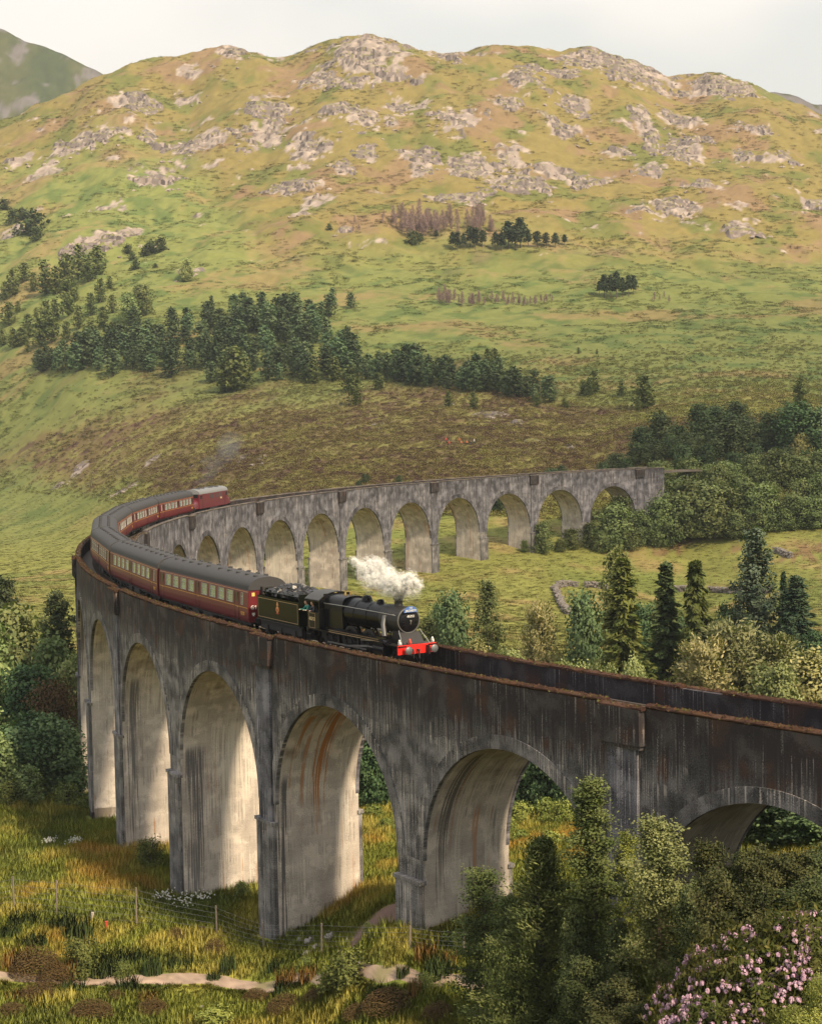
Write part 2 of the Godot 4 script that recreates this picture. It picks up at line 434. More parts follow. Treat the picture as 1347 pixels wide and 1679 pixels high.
const PINE_CLUMP := [
	89.1, -799.8, 9.4, 91.7, -798.4, 10.5, 94.5, -798.4, 11.1, 97.4, -799.8, 10.8, 100.4, -801.6, 10.0, 103.0, -804.5, 8.4, 87.4, -803.8, 5.6,
]
const TOP_PINES := [
	23.8, -901.7, 10.0, 26.2, -898.1, 11.2, 29.3, -900.1, 9.4, 32.5, -900.9, 10.6, 35.1, -897.3, 11.8, 38.7, -900.5, 8.7, 45.3, -898.1, 11.2,
	48.3, -895.3, 11.8, 51.7, -896.5, 13.0, 55.4, -895.3, 13.7, 58.1, -899.3, 13.1, 62.1, -902.9, 8.8, 67.0, -905.8, 9.4, 71.7, -906.6, 8.2,
	76.4, -907.0, 6.9, 81.5, -911.9, 5.7, 15.8, -917.2, 4.5,
]
const BARE_LARCHES := [
	12.6, -943.6, 9.2, 10.9, -946.5, 8.3, 40.4, -946.1, 9.6, 19.6, -937.2, 8.0, 36.4, -923.0, 11.1, 3.2, -944.0, 10.1, 37.6, -937.2, 7.9,
	10.7, -926.8, 10.6, 33.8, -945.3, 7.3, 34.7, -922.6, 7.2, 16.6, -923.9, 10.5, 15.9, -922.2, 10.9, 38.7, -927.6, 9.7, 18.5, -936.0, 8.5,
	2.8, -924.7, 11.4, 19.8, -929.3, 8.6, 0.2, -940.6, 11.3, 8.6, -925.9, 7.9, 16.5, -945.3, 8.9, 21.7, -943.6, 8.6, 9.5, -926.4, 10.9,
	23.5, -940.6, 11.7, -2.0, -948.2, 11.2, 7.5, -940.2, 10.8, -3.7, -948.2, 9.7, -0.1, -933.5, 11.0, 17.0, -942.7, 7.4, 5.2, -941.5, 9.5,
	6.9, -930.1, 8.7, 4.3, -952.9, 7.9, 3.8, -927.6, 11.4, 44.4, -925.9, 8.1, 9.9, -933.9, 8.1, 5.2, -930.9, 9.8, 16.5, -937.7, 7.3,
	38.2, -936.0, 8.7, 43.9, -924.7, 9.0, 16.1, -937.2, 7.6, 23.7, -939.3, 8.5, 37.3, -937.2, 7.5, 7.6, -952.5, 11.6, 28.0, -944.4, 8.3,
	3.2, -938.5, 9.4, 15.2, -929.3, 10.8, 13.7, -931.4, 10.0, -5.1, -938.5, 9.4, 2.1, -942.7, 8.1, 7.6, -936.4, 9.0, 11.3, -939.3, 9.9,
	-3.1, -936.8, 8.5, 44.9, -923.0, 8.6, -1.9, -929.3, 11.2, 34.9, -932.2, 10.2, 27.3, -923.0, 10.9, 8.8, -946.1, 8.8, 38.6, -923.4, 10.1,
	21.2, -929.7, 7.7, 41.4, -933.9, 8.4, 2.5, -937.2, 7.6, 39.9, -934.7, 9.1, 32.3, -931.8, 9.2, -6.3, -942.7, 11.0, -1.3, -947.4, 9.7,
	24.0, -929.3, 8.5, -11.5, -948.2, 5.4, -24.7, -933.5, 3.6, -12.0, -939.8, 4.6, -24.3, -928.9, 5.1, -27.7, -930.1, 5.6, -27.0, -943.1, 5.7,
	-5.8, -945.3, 5.2, -6.8, -942.3, 5.2, 29.2, -794.8, 4.9, 38.6, -802.7, 4.9, 50.3, -800.5, 2.9, 18.9, -802.7, 6.9, 52.0, -792.3, 4.4,
	21.0, -800.9, 6.7, 57.4, -791.2, 4.2, 50.4, -794.1, 4.8, 36.5, -804.1, 4.1, 14.9, -803.1, 5.8, 28.4, -802.0, 3.7, 32.5, -798.0, 5.0,
	63.1, -804.1, 2.9, 17.9, -794.1, 5.8, 47.6, -793.4, 2.8, 60.7, -800.2, 3.7, 34.7, -794.8, 4.0, 28.5, -802.0, 5.6, 37.8, -802.3, 4.1,
	43.4, -799.5, 4.5, 57.3, -795.9, 4.2, 29.5, -793.7, 6.1, 41.7, -804.1, 3.3, 52.7, -793.0, 4.3, 40.2, -797.3, 3.4, 44.5, -790.9, 3.4,
	45.2, -793.0, 4.5, 32.3, -801.6, 5.4, 61.4, -793.0, 3.2, 52.1, -793.7, 3.5, 53.1, -799.5, 3.1, 14.1, -797.3, 6.4, 16.5, -805.6, 4.9,
	24.7, -795.9, 4.1, 44.1, -796.9, 3.8, 58.1, -798.7, 3.6, 48.4, -799.1, 3.3, 62.8, -794.8, 3.4, 39.5, -796.2, 3.8, 17.8, -799.1, 6.7,
	19.0, -793.4, 4.9, 65.1, -794.4, 2.8, 24.9, -793.7, 6.5, 55.4, -796.6, 3.8, 54.0, -793.4, 4.5, 28.8, -794.1, 6.2, 44.0, -804.1, 3.4,
	47.6, -798.7, 5.1, 46.9, -795.2, 3.2, 40.9, -795.2, 5.4, 60.7, -801.3, 3.5, 64.9, -803.8, 2.5, 23.4, -796.2, 4.6, 50.2, -793.4, 4.6,
	16.1, -797.3, 6.4, 49.9, -793.0, 4.6, 45.3, -792.7, 4.2, 19.8, -802.3, 6.7, 113.2, -794.4, 4.2, 116.9, -790.2, 3.5, 116.0, -799.1, 3.1,
	110.9, -793.7, 3.6, 109.6, -792.3, 2.9,
]
const TRACK_BUSHES := [
	57.4, -432.3, 8.4, 61.9, -432.4, 9.0, 62.5, -423.4, 6.5, 65.2, -424.4, 7.1, 66.3, -417.6, 5.8, 58.6, -422.8, 5.9, 72.3, -435.8, 9.7,
	76.1, -440.5, 7.3, 75.1, -420.8, 9.6, 84.1, -450.7, 7.8, 83.0, -432.8, 6.6, 86.6, -432.1, 8.7, 89.7, -435.8, 8.5, 82.2, -453.1, 6.9,
	54.8, -429.5, 4.5, 69.9, -413.3, 5.2, 81.6, -418.3, 4.9, 88.8, -417.9, 5.2, 63.8, -410.9, 5.7, 76.4, -413.5, 4.3,
]
const BIG_OAKS := [
	94.6, -429.0, 13.7, 99.6, -430.1, 12.5,
]
const PALE_BUSH := [
	93.9, -425.3, 6.8,
]
const BANK_BUSHES := [
	56.8, -407.2, 5.6, 53.1, -395.5, 8.2, 57.6, -396.2, 7.7, 54.0, -378.7, 11.8, 63.8, -402.3, 6.4, 59.9, -393.3, 6.3, 65.1, -393.3, 6.8,
	69.6, -399.5, 6.9, 73.7, -402.9, 6.1, 78.4, -405.3, 6.5, 81.4, -402.9, 7.0, 85.8, -403.8, 7.6, 90.7, -403.8, 8.4, 94.2, -403.8, 7.8,
	61.9, -382.7, 8.8, 65.5, -380.2, 9.8, 68.8, -380.4, 8.7, 73.8, -385.7, 7.8, 75.0, -378.0, 8.6, 78.6, -379.5, 7.4, 82.0, -377.3, 6.8,
	85.5, -375.0, 7.3, 74.2, -394.6, 5.5, 80.4, -391.5, 5.4, 85.8, -388.4, 6.7, 89.7, -386.4, 7.0, 68.6, -390.4, 5.4, 58.0, -383.4, 6.6,
	60.9, -388.6, 4.8, 87.4, -375.0, 5.2, 73.1, -375.0, 5.2, 68.0, -402.3, 5.0, 60.0, -404.5, 5.6, 79.6, -375.0, 3.9, 70.0, -375.9, 5.7,
	63.3, -407.7, 4.2, 72.1, -405.8, 4.2, 95.8, -413.8, 4.3,
]
const ARCH_BUSHES := [
	26.6, -365.5, 6.8, 42.8, -375.2, 8.1, 46.4, -375.6, 6.8, 38.3, -375.6, 6.5, 40.2, -372.8, 5.2, 33.7, -372.8, 4.7, 49.4, -378.5, 6.8,
	30.8, -368.9, 3.1, 46.0, -383.1, 8.0, 23.4, -363.9, 2.8, 52.2, -379.8, 5.3, 57.0, -382.1, 10.3, 61.2, -383.1, 10.9, 65.0, -382.0, 10.3,
	56.8, -388.1, 8.1, 60.6, -390.7, 8.1,
]
const BEHIND_ARCH := [
	22.7, -405.0, 5.2, 19.2, -400.0, 5.2, 12.6, -420.0, 2.6, 9.0, -425.0, 2.6, 36.1, -425.0, 5.2, 39.2, -415.0, 5.2, 33.0, -420.0, 5.2,
	49.7, -425.0, 5.2, 52.0, -420.0, 5.2, 45.5, -420.0, 5.2, -0.5, -420.0, 2.6, -2.9, -430.0, 2.6, -12.6, -430.0, 2.6, -11.3, -440.0, 2.6,
	26.5, -400.0, 5.2,
]
const VALLEY := [
	["spruce_light", 23.5, -196.0, 19.3, 10.0],
	["spruce_dark", 29.2, -204.0, 17.6, 8.6],
	["spruce_droop", 32.4, -200.0, 17.8, 8.4],
	["poplar", 42.2, -216.0, 19.5, 8.4],
	["fir_dark", 46.7, -214.0, 13.5, 9.6],
	["fir_dark", 47.0, -222.0, 13.5, 3.6],
	["fir_dark", 43.1, -200.0, 9.6, 4.2],
	["broad_dark", 20.2, -206.0, 13.6, 7.2],
	["round", 27.2, -232.0, 16.6, 6.2],
	["willow", 14.5, -208.0, 12.0, 6.2],
	["birch", 9.6, -226.0, 13.0, 5.2],
	["broad_dark", 5.1, -222.0, 11.3, 6.6],
	["broad_dark", 3.3, -230.0, 9.0, 4.5],
	["willow", 33.9, -182.0, 11.7, 10.5],
	["willow", 30.3, -178.0, 10.9, 8.5],
	["willow", 36.7, -180.0, 9.8, 8.0],
	["pale", 38.0, -170.0, 8.2, 9.0],
	["pale", 34.2, -166.0, 8.2, 7.0],
	["pale", 23.7, -188.0, 8.4, 5.0],
	["pale", 16.7, -186.0, 8.5, 6.0],
	["pale", 11.3, -206.0, 6.5, 5.0],
	["broad_dark", 28.0, -214.0, 11.1, 6.0],
	["broad_dark", 33.2, -216.0, 9.4, 5.0],
	["broad_dark", 47.4, -205.0, 7.1, 5.0],
	["pale", 19.7, -184.0, 8.6, 5.0],
	["broad_dark", 39.4, -218.0, 9.9, 5.0],
	["round", 1.8, -225.0, 7.6, 4.5],
	["pale", 7.6, -214.0, 6.2, 5.0],
	["broad", -46.7, -205.0, 14.2, 10.0],
	["broad", -42.0, -200.0, 12.1, 8.5],
	["broad", -47.3, -195.0, 13.9, 9.0],
	["broad_dark", -42.2, -192.0, 10.0, 8.0],
	["pine", -45.1, -222.0, 14.7, 5.0],
	["pine", -53.1, -228.0, 15.2, 4.5],
	["broad", -38.7, -196.0, 10.6, 6.0],
	["rusty", -37.2, -180.0, 10.6, 7.0],
	["broad_dark", -37.6, -174.0, 7.8, 8.0],
	["broad_dark", -34.9, -172.0, 7.6, 7.5],
	["broad_dark", -39.3, -170.0, 6.3, 8.0],
	["broad", -39.1, -165.0, 6.3, 5.0],
	["broad_dark", -34.6, -178.0, 4.7, 5.0],
	["broad", -43.9, -176.0, 8.0, 8.0],
	["broad", -36.8, -164.0, 3.6, 4.0],
	["broad_dark", -4.2, -157.0, 8.4, 6.0],
	["broad_dark", -2.2, -160.0, 8.4, 6.0],
	["broad_dark", -6.0, -158.0, 7.7, 5.0],
	["broad_dark", 10.0, -152.0, 7.8, 6.0],
	["broad_dark", 11.9, -150.0, 7.1, 6.0],
	["broad_dark", 8.6, -156.0, 6.8, 6.0],
	["broad_dark", 13.7, -148.0, 6.6, 5.0],
	["broad_dark", 19.4, -112.0, 5.4, 6.0],
	["broad_dark", 20.7, -106.0, 5.1, 6.0],
	["broad_dark", 22.5, -104.0, 4.2, 6.0],
	["broad_dark", 23.2, -100.0, 3.6, 6.0],
	["broad_dark", 17.8, -116.0, 4.9, 5.0],
	["broad_dark", 17.1, -95.0, 2.6, 4.5],
	["broad_dark", 17.8, -92.0, 3.1, 4.5],
	["broad_dark", 18.9, -90.0, 3.3, 4.5],
	["broad_dark", 19.8, -88.0, 2.8, 4.5],
	["broad_dark", 20.3, -86.0, 2.4, 4.5],
]
const NEAR := [
	["pine_sapling", 5.5, -79.0, 9.4, 8.4],
	["birch_dark", 3.2, -83.5, 7.9, 3.8],
	["birch_tall", 7.8, -77.0, 11.0, 3.2],
	["birch_front", 10.0, -72.5, 8.0, 4.3],
	["yellow", 9.3, -77.5, 7.1, 2.2],
	["alder", 6.9, -76.0, 5.6, 2.4],
	["alder", 8.3, -74.0, 4.5, 2.4],
	["alder", 11.8, -67.0, 5.5, 3.4],
	["alder", 12.8, -66.0, 4.4, 3.2],
	["alder", 13.8, -65.5, 3.7, 3.4],
	["alder", 15.2, -66.0, 3.5, 3.4],
	["alder", 11.2, -70.0, 4.7, 2.6],
	["alder", 7.6, -69.5, 3.5, 3.6],
	["round_bush", 4.5, -78.5, 4.6, 4.6],
	["birch_dark", 4.2, -81.5, 6.8, 2.4],
	["alder", 8.4, -66.0, 2.5, 2.8],
	["alder", 6.7, -74.0, 4.1, 3.0],
	["bright", 12.4, -56.0, 1.7, 2.6],
	["bright", 10.7, -55.5, 1.9, 2.2],
	["bright", 13.3, -57.0, 2.4, 2.0],
	["alder", 12.4, -72.0, 5.2, 3.2],
	["alder", 13.5, -71.5, 4.6, 3.2],
	["alder", 14.5, -71.0, 4.0, 3.2],
	["alder", 15.4, -70.5, 3.8, 3.2],
	["alder", 16.3, -70.0, 3.7, 3.2],
]
const RHODODENDRONS := [
	[13.3, -62.5, 3.5, 4.8],
	[14.4, -62.0, 3.3, 4.4],
	[11.8, -63.0, 3.5, 4.2],
	[10.7, -63.5, 3.6, 3.4],
	[12.2, -61.0, 2.9, 4.2],
	[10.9, -61.5, 3.3, 3.6],
	[10.0, -62.5, 3.3, 3.0],
	[11.6, -60.0, 2.3, 3.4],
	[9.4, -63.5, 3.1, 3.0],
	[10.1, -60.5, 2.6, 3.4],
	[13.8, -60.5, 2.2, 3.8],
	[9.2, -61.0, 2.6, 2.8],
	[11.0, -59.5, 1.8, 3.0],
]
const MOUNTAIN := [Vector3(-722, 507, -2300), Vector3(-642, 521, -2300), Vector3(-588, 503, -2300), Vector3(-549, 507, -2300), Vector3(-517, 512, -2300), Vector3(-503, 506, -2300), Vector3(-486, 496, -2300), Vector3(-463, 491, -2300), Vector3(-439, 480, -2300), Vector3(-416, 468, -2300), Vector3(-401, 460, -2300), Vector3(-387, 452, -2300), Vector3(-362, 436, -2300), Vector3(-316, 410, -2300), Vector3(-254, 366, -2300)]
const RIDGE := [Vector3(275, 267, -1750), Vector3(311, 302, -1750), Vector3(341, 314, -1750), Vector3(353, 317, -1750), Vector3(365, 317, -1750), Vector3(383, 314, -1750), Vector3(401, 308, -1750), Vector3(413, 306, -1750), Vector3(443, 298, -1750), Vector3(479, 287, -1750), Vector3(515, 268, -1750)]
const FENCE_POSTS := [
	[-30.69, -119.33, 2.07],
	[-27.89, -119.74, 2.41],
	[-24.75, -118.79, 2.47],
	[-18.86, -115.86, 2.65],
	[-13.13, -112.62, 2.11],
	[-9.84, -109.47, 1.67],
	[-5.80, -102.51, 1.92],
	[-0.54, -93.19, 1.36],
	[2.33, -91.41, 1.39],
	[3.56, -89.97, 1.25],
]
const CORNER_POSTS := [
	[5.60, -66.00, 2.17],
	[5.75, -65.50, 1.04],
	[5.91, -65.00, 1.13],
	[6.11, -64.50, 1.16],
	[8.58, -62.00, 1.29],
]
const TUSSOCKS := [
	["heather", -15.64, -111.86, 0.78, 1.32],
	["heather", -12.88, -108.98, 0.91, 1.59],
	["heather", -14.36, -114.30, 0.40, 0.79],
	["heather", -22.36, -101.12, 0.84, 2.45],
	["heather", -18.70, -98.18, 0.88, 2.72],
	["heather", -15.33, -98.85, 0.75, 2.06],
	["heather", -7.49, -96.74, 0.87, 2.35],
	["heather", -1.54, -88.45, 0.92, 3.07],
	["heather", -3.14, -89.36, 0.62, 1.86],
	["heather", -17.78, -101.01, 0.56, 1.40],
	["heather", -9.51, -100.21, 0.63, 1.74],
	["heather", 0.92, -85.59, 0.65, 1.78],
	["heather", -23.37, -105.57, 1.61, 3.29],
	["heather", -21.97, -104.15, 1.23, 2.17],
	["heather", -23.28, -98.52, 0.68, 2.05],
	["heather", -5.70, -95.55, 0.60, 1.66],
	["rush", -16.25, -105.21, 1.24, 1.46],
	["rush", -11.63, -105.33, 1.31, 1.24],
	["rush", -14.13, -106.05, 0.81, 0.96],
	["rush", -15.06, -106.05, 0.88, 1.10],
	["rush", -8.57, -104.38, 0.72, 1.45],
	["rush", -17.74, -107.63, 0.90, 2.24],
	["rush", -19.28, -107.75, 0.82, 2.24],
	["rush", -19.26, -105.45, 1.10, 2.19],
	["rush", -23.66, -114.56, 1.19, 2.78],
	["rush", -26.39, -115.99, 1.05, 2.41],
	["rush", -22.04, -112.37, 1.56, 2.34],
	["rush", -26.76, -113.14, 1.02, 1.96],
	["rush", -24.54, -111.10, 0.92, 2.31],
	["rush", -2.19, -89.97, 0.94, 1.56],
	["rush", -7.70, -99.75, 0.69, 1.73],
	["rush", -17.30, -102.51, 0.85, 1.78],
	["rush", -20.49, -102.16, 0.92, 1.77],
	["rush", -0.91, -91.20, 0.63, 0.95],
	["rush", 1.01, -90.07, 1.25, 1.87],
	["rush", 3.17, -88.35, 1.22, 1.84],
	["rush", 0.09, -93.30, 0.58, 1.29],
	["rush", 1.73, -92.98, 0.84, 1.61],
	["rush", -12.44, -104.26, 0.58, 1.08],
	["tawny", -24.68, -106.41, 1.48, 2.21],
	["tawny", -21.38, -104.86, 1.24, 1.82],
	["tawny", -7.81, -101.35, 1.05, 1.40],
	["tawny", -6.44, -99.64, 0.90, 1.38],
	["tawny", -4.83, -95.33, 1.12, 1.32],
	["tawny", 0.40, -92.04, 1.08, 1.59],
	["tawny", 1.51, -90.79, 0.94, 1.26],
	["tawny", -0.28, -88.76, 1.05, 0.92],
	["tawny", -15.98, -100.89, 0.70, 1.75],
	["tawny", -23.50, -101.12, 0.70, 1.75],
]
const LOW_BUSHES := [
	["sallow", -20.49, -105.45, 2.41, 3.07],
	["sallow", -3.92, -93.61, 1.88, 3.89],
	["sallow", -18.07, -104.98, 1.09, 1.46],
	["sallow", -6.75, -101.93, 0.85, 1.41],
	["sallow", 0.36, -89.06, 0.93, 1.54],
	["sallow", 2.10, -92.45, 1.09, 1.28],
	["sallow", 3.31, -91.72, 1.27, 1.27],
	["sallow", -37.27, -170.95, 2.37, 4.15],
	["sallow", -37.89, -161.90, 2.24, 3.93],
	["sallow", -33.10, -164.86, 2.29, 4.00],
	["sallow", -30.56, -163.56, 1.70, 2.27],
	["dark", -21.11, -136.11, 2.17, 2.92],
	["sallow", -12.91, -126.43, 0.79, 1.31],
	["dark", -12.53, -124.73, 1.04, 1.73],
	["sallow", -2.86, -99.19, 0.69, 0.83],
	["sallow", -1.08, -96.31, 0.60, 0.67],
	["sallow", 0.11, -96.09, 0.73, 0.87],
	["sallow", -5.00, -95.44, 1.19, 1.65],
	["fern", 8.46, -144.70, 1.71, 3.01],
	["fern", 10.53, -145.20, 1.81, 3.02],
	["fern", 12.00, -141.62, 1.87, 2.94],
	["fern", 7.50, -128.75, 1.34, 2.23],
	["fern", 9.01, -118.92, 1.40, 2.47],
	["fern", 7.35, -138.44, 1.44, 1.92],
	["fern", -3.90, -152.11, 1.05, 2.64],
	["fern", -2.50, -146.52, 0.91, 2.03],
	["fern", -4.17, -141.46, 0.78, 1.96],
	["pale", -11.52, -95.98, 1.33, 2.66],
]
const FLOWERS := [
	[-28.26, -144.05, 0.90, 0.66],
	[-7.30, -118.12, 1.23, 0.90],
	[-16.66, -122.76, 1.70, 1.31],
	[-18.13, -124.02, 1.03, 0.76],
	[-15.53, -124.16, 1.29, 0.76],
	[-30.60, -144.38, 0.80, 0.55],
]
const STONES := [
	[-22.92, -98.96, 0.75],
	[-6.65, -106.54, 0.89],
	[-6.15, -104.38, 0.72],
	[-6.71, -104.38, 0.65],
	[-5.21, -104.15, 0.94],
	[-4.17, -101.23, 0.49],
	[-7.31, -108.12, 0.67],
	[-4.49, -100.09, 0.49],
	[-12.66, -99.87, 0.35],
	[-7.89, -108.12, 0.52],
]
const STONE_WALLS := [
	[Vector2(26.6, -301.1), Vector2(26.4, -311.5), Vector2(26.7, -322.6), Vector2(26.7, -330.5), Vector2(27.9, -334.9), Vector2(29.9, -338.1), Vector2(31.8, -339.1)],
	[Vector2(33.4, -340.0), Vector2(35.6, -341.9), Vector2(37.8, -340.8)],
	[Vector2(51.4, -348.4), Vector2(54.9, -347.3)],
	[Vector2(58.5, -343.6), Vector2(61.0, -337.9), Vector2(64.4, -331.0), Vector2(66.8, -327.7)],
	[Vector2(74.7, -361.2), Vector2(76.4, -354.5)],
]
const HIKERS := [
	[10.30, -498.62],
	[11.09, -495.72],
	[14.09, -498.17],
	[14.52, -495.49],
	[16.09, -495.94],
	[17.23, -494.38],
	[18.12, -495.27],
]
const SCARS := [
	[57.67, -379.36, 1.84],
	[59.16, -382.09, 1.85],
	[52.87, -375.30, 2.08],
	[81.80, -359.07, 3.24],
	[77.25, -355.44, 2.46],
	[67.87, -368.19, 1.79],
	[24.83, -554.06, 5.76],
	[79.58, -352.06, 2.44],
]
const VALLEY_LABELS := [
	"tall yellow-green spruce, its tips catching the sun, behind the near parapet",
	"tall slim dark spruce between the yellow-green and the drooping spruce",
	"tall spruce with hanging branches, standing clear against the meadow",
	"tallest tree behind the parapet, a blue-grey poplar with upswept branches",
	"broad near-black fir at the right, beside the poplar",
	"thin dark fir spire between the poplar and the broad fir",
	"short dark fir in front of the broad near-black fir",
	"broad dark leafy tree left of the yellow-green spruce",
	"rounded olive tree rising behind the yellow-green spruce",
	"pale feathery willow alone before the ruined stone wall",
	"slender birch right of the steam engine",
	"dark leafy tree just behind the steam engine's front",
	"small dark tree left of the one behind the engine",
	"largest pale olive willow, in front of the poplar",
	"pale willow left of the largest willow",
	"pale willow right of the largest willow",
	"bright pale sallow at the right edge over the parapet",
	"bright pale sallow low over the parapet, next to the right edge",
	"pale sallow at the foot of the dark slim spruce",
	"bright low sallow over the parapet, below the broad dark leafy tree",
	"low pale sallow right of the steam engine",
	"dark leafy tree between the yellow-green and the slim dark spruce",
	"dark leafy tree behind the drooping spruce",
	"dark leafy tree at the right edge behind the fir",
	"pale sallow at the foot of the yellow-green spruce",
	"dark leafy tree at the foot of the poplar",
	"small round tree left of the steam engine's smokebox",
	"low pale sallow just ahead of the steam engine",
	"tallest big leafy tree left of the viaduct, at the frame's edge",
	"big leafy tree right of the tallest on the left side",
	"leafy tree half cut by the left edge of the view",
	"dark leafy tree below the tallest on the left",
	"thin pine rising behind the leafy trees left of the viaduct",
	"thin pine at the very left edge above the leafy trees",
	"leafy tree against the left end of the viaduct",
	"rusty brown tree left of the nearest tall piers",
	"round dark bush-like tree low on the left by the piers",
	"dark round tree touching the leftmost pier",
	"dark tree low down at the left edge",
	"small leafy tree at the left edge above the orange grass",
	"dark tree tucked against the leftmost pier's foot",
	"leafy tree beyond the left edge, above the dark ones",
	"smallest leafy tree in front of the dark round ones on the left",
	"dark tree seen left of centre through the arch with the rust stain",
	"dark tree seen at the right through the arch with the rust stain",
	"dark tree seen behind the pier with the rust stain",
	"dark tree seen first through the arch right of the rust-stained one",
	"dark tree seen second through the arch right of the rust-stained one",
	"dark tree half hidden by the pier right of the rust-stained arch",
	"dark tree seen at the right of the arch behind the tall birch",
	"dark tree at the left under the nearest arch",
	"dark tree left of the middle behind the nearest arch",
	"dark tree in the middle behind the nearest arch",
	"dark tree at the right behind the nearest arch",
	"dark tree farthest left behind the nearest arch",
	"low dark bush at the left under the nearest arch",
	"low dark bush left of the middle under the nearest arch",
	"low dark bush in the middle under the nearest arch",
	"low dark bush right of the middle under the nearest arch",
	"low dark bush at the right edge under the nearest arch",
]
const NEAR_LABELS := [
	"young bushy pine in front of the second pier from the right",
	"small dark birch at the left end of the foreground thicket",
	"tallest dark birch in front of the viaduct's near pier",
	"olive birch with a bare pale trunk in the right foreground",
	"yellow-green bush between the two tall foreground birches",
	"dark alder between the young pine and the tallest birch",
	"dark alder between the tallest birch and the olive birch",
	"dark alder at the left under the nearest arch's opening",
	"dark alder second from the left before the nearest arch",
	"dark alder third from the left before the nearest arch",
	"dark alder at the right edge before the nearest arch",
	"dark alder just right of the olive birch",
	"low dark alder at the bottom, left of the corner fence posts",
	"round green bush below the young pine",
	"small dark birch between the young pine and the leftmost birch",
	"low dark alder in front of the olive birch's trunk",
	"dark alder at the bottom between the round bush and the olive birch",
	"bright green bush in the bottom right corner below the blossom",
	"bright green bush cut off at the bottom, left of the corner",
	"bright green bush at the right edge over the blossom",
	"alder in the gloom under the nearest arch, leftmost of five",
	"alder in the gloom under the nearest arch, second of five from the left",
	"alder in the gloom under the nearest arch, middle one of five",
	"alder in the gloom under the nearest arch, fourth of five from the left",
	"alder in the gloom under the nearest arch, rightmost of five",
]


# ---------------------------------------------------------------- the ground

const GU := 73
const GT := 121
const T0 := 2.3
const T1 := 7.75
const U0 := -0.62
const U1 := 0.62
var lift := PackedFloat32Array()      # the hill's broad shape, from a thin plate through CONTROL
var crag := PackedFloat32Array()      # where bare rock breaks through
const CW := 640
const CH := 360
var n_hump := noise(11, 1.0 / 150.0, 4)
var n_knob := noise(12, 1.0 / 34.0, 4)
var n_fine := noise(13, 1.0 / 9.0, 3)
var n_tuft := noise(14, 1.0 / 2.6, 2)
var n_patch := noise(15, 1.0 / 60.0, 3)
var n_rock := noise(16, 1.0 / 26.0, 4)
var n_band := noise(17, 1.0 / 210.0, 3)


func plate(a: Vector2, b: Vector2) -> float:
	var r := a.distance_squared_to(b)
	return 0.5 * r * log(r + 1e-12) if r > 0.0 else 0.0


func warp(x: float, z: float) -> Vector2:
	var d := maxf(-z, 12.0)
	return Vector2(x / d * 4.0, log(d) * 1.2)


func shape_ground() -> void:
	var n := CONTROL.size() / 3
	var at := PackedVector2Array()
	var rows := []
	for i in n:
		at.append(warp(CONTROL[i * 3], CONTROL[i * 3 + 2]))
	for i in n + 3:
		var row := PackedFloat64Array()
		row.resize(n + 4)
		if i < n:
			for j in n:
				row[j] = plate(at[i], at[j])
			row[i] += 2e-4
			row[n] = 1.0
			row[n + 1] = at[i].x
			row[n + 2] = at[i].y
			row[n + 3] = (CONTROL[i * 3 + 1] - EYE) / maxf(-CONTROL[i * 3 + 2], 12.0)
		else:
			for j in n:
				row[j] = 1.0 if i == n else at[j].x if i == n + 1 else at[j].y
		rows.append(row)
	var m := n + 3
	for k in m:
		var best := k
		for i in range(k + 1, m):
			if absf(rows[i][k]) > absf(rows[best][k]):
				best = i
		var swap: PackedFloat64Array = rows[k]
		rows[k] = rows[best]
		rows[best] = swap
		var pk: PackedFloat64Array = rows[k]
		for i in range(k + 1, m):
			var ri: PackedFloat64Array = rows[i]
			var q := ri[k] / pk[k]
			if q != 0.0:
				for j in range(k, m + 1):
					ri[j] -= q * pk[j]
				rows[i] = ri
	var wt := PackedFloat64Array()
	wt.resize(m)
	for k in range(m - 1, -1, -1):
		var s: float = rows[k][m]
		for j in range(k + 1, m):
			s -= rows[k][j] * wt[j]
		wt[k] = s / rows[k][k]
	lift.resize(GU * GT)
	for b in GT:
		var t := (T0 + (T1 - T0) * b / (GT - 1)) * 1.2
		for a in GU:
			var p := Vector2((U0 + (U1 - U0) * a / (GU - 1)) * 4.0, t)
			var s := wt[n] + wt[n + 1] * p.x + wt[n + 2] * p.y
			for j in n:
				var r := p.distance_squared_to(at[j])
				s += wt[j] * 0.5 * r * log(r + 1e-12)
			lift[b * GU + a] = s


func broad(x: float, z: float) -> float:
	var d := maxf(-z, 12.0)
	var a := clampf((x / d - U0) / (U1 - U0) * (GU - 1), 1.0, GU - 2.001)
	var b := clampf((log(d) - T0) / (T1 - T0) * (GT - 1), 1.0, GT - 2.001)
	var ia := int(a)
	var ib := int(b)
	a -= ia
	b -= ib
	ia = mini(ia, GU - 3)
	ib = mini(ib, GT - 3)
	var k := (ib - 1) * GU + ia - 1
	var r0 := cubic_interpolate(lift[k + 1], lift[k + 2], lift[k], lift[k + 3], a)
	k += GU
	var r1 := cubic_interpolate(lift[k + 1], lift[k + 2], lift[k], lift[k + 3], a)
	k += GU
	var r2 := cubic_interpolate(lift[k + 1], lift[k + 2], lift[k], lift[k + 3], a)
	k += GU
	var r3 := cubic_interpolate(lift[k + 1], lift[k + 2], lift[k], lift[k + 3], a)
	return EYE + cubic_interpolate(r1, r2, r0, r3, b) * d


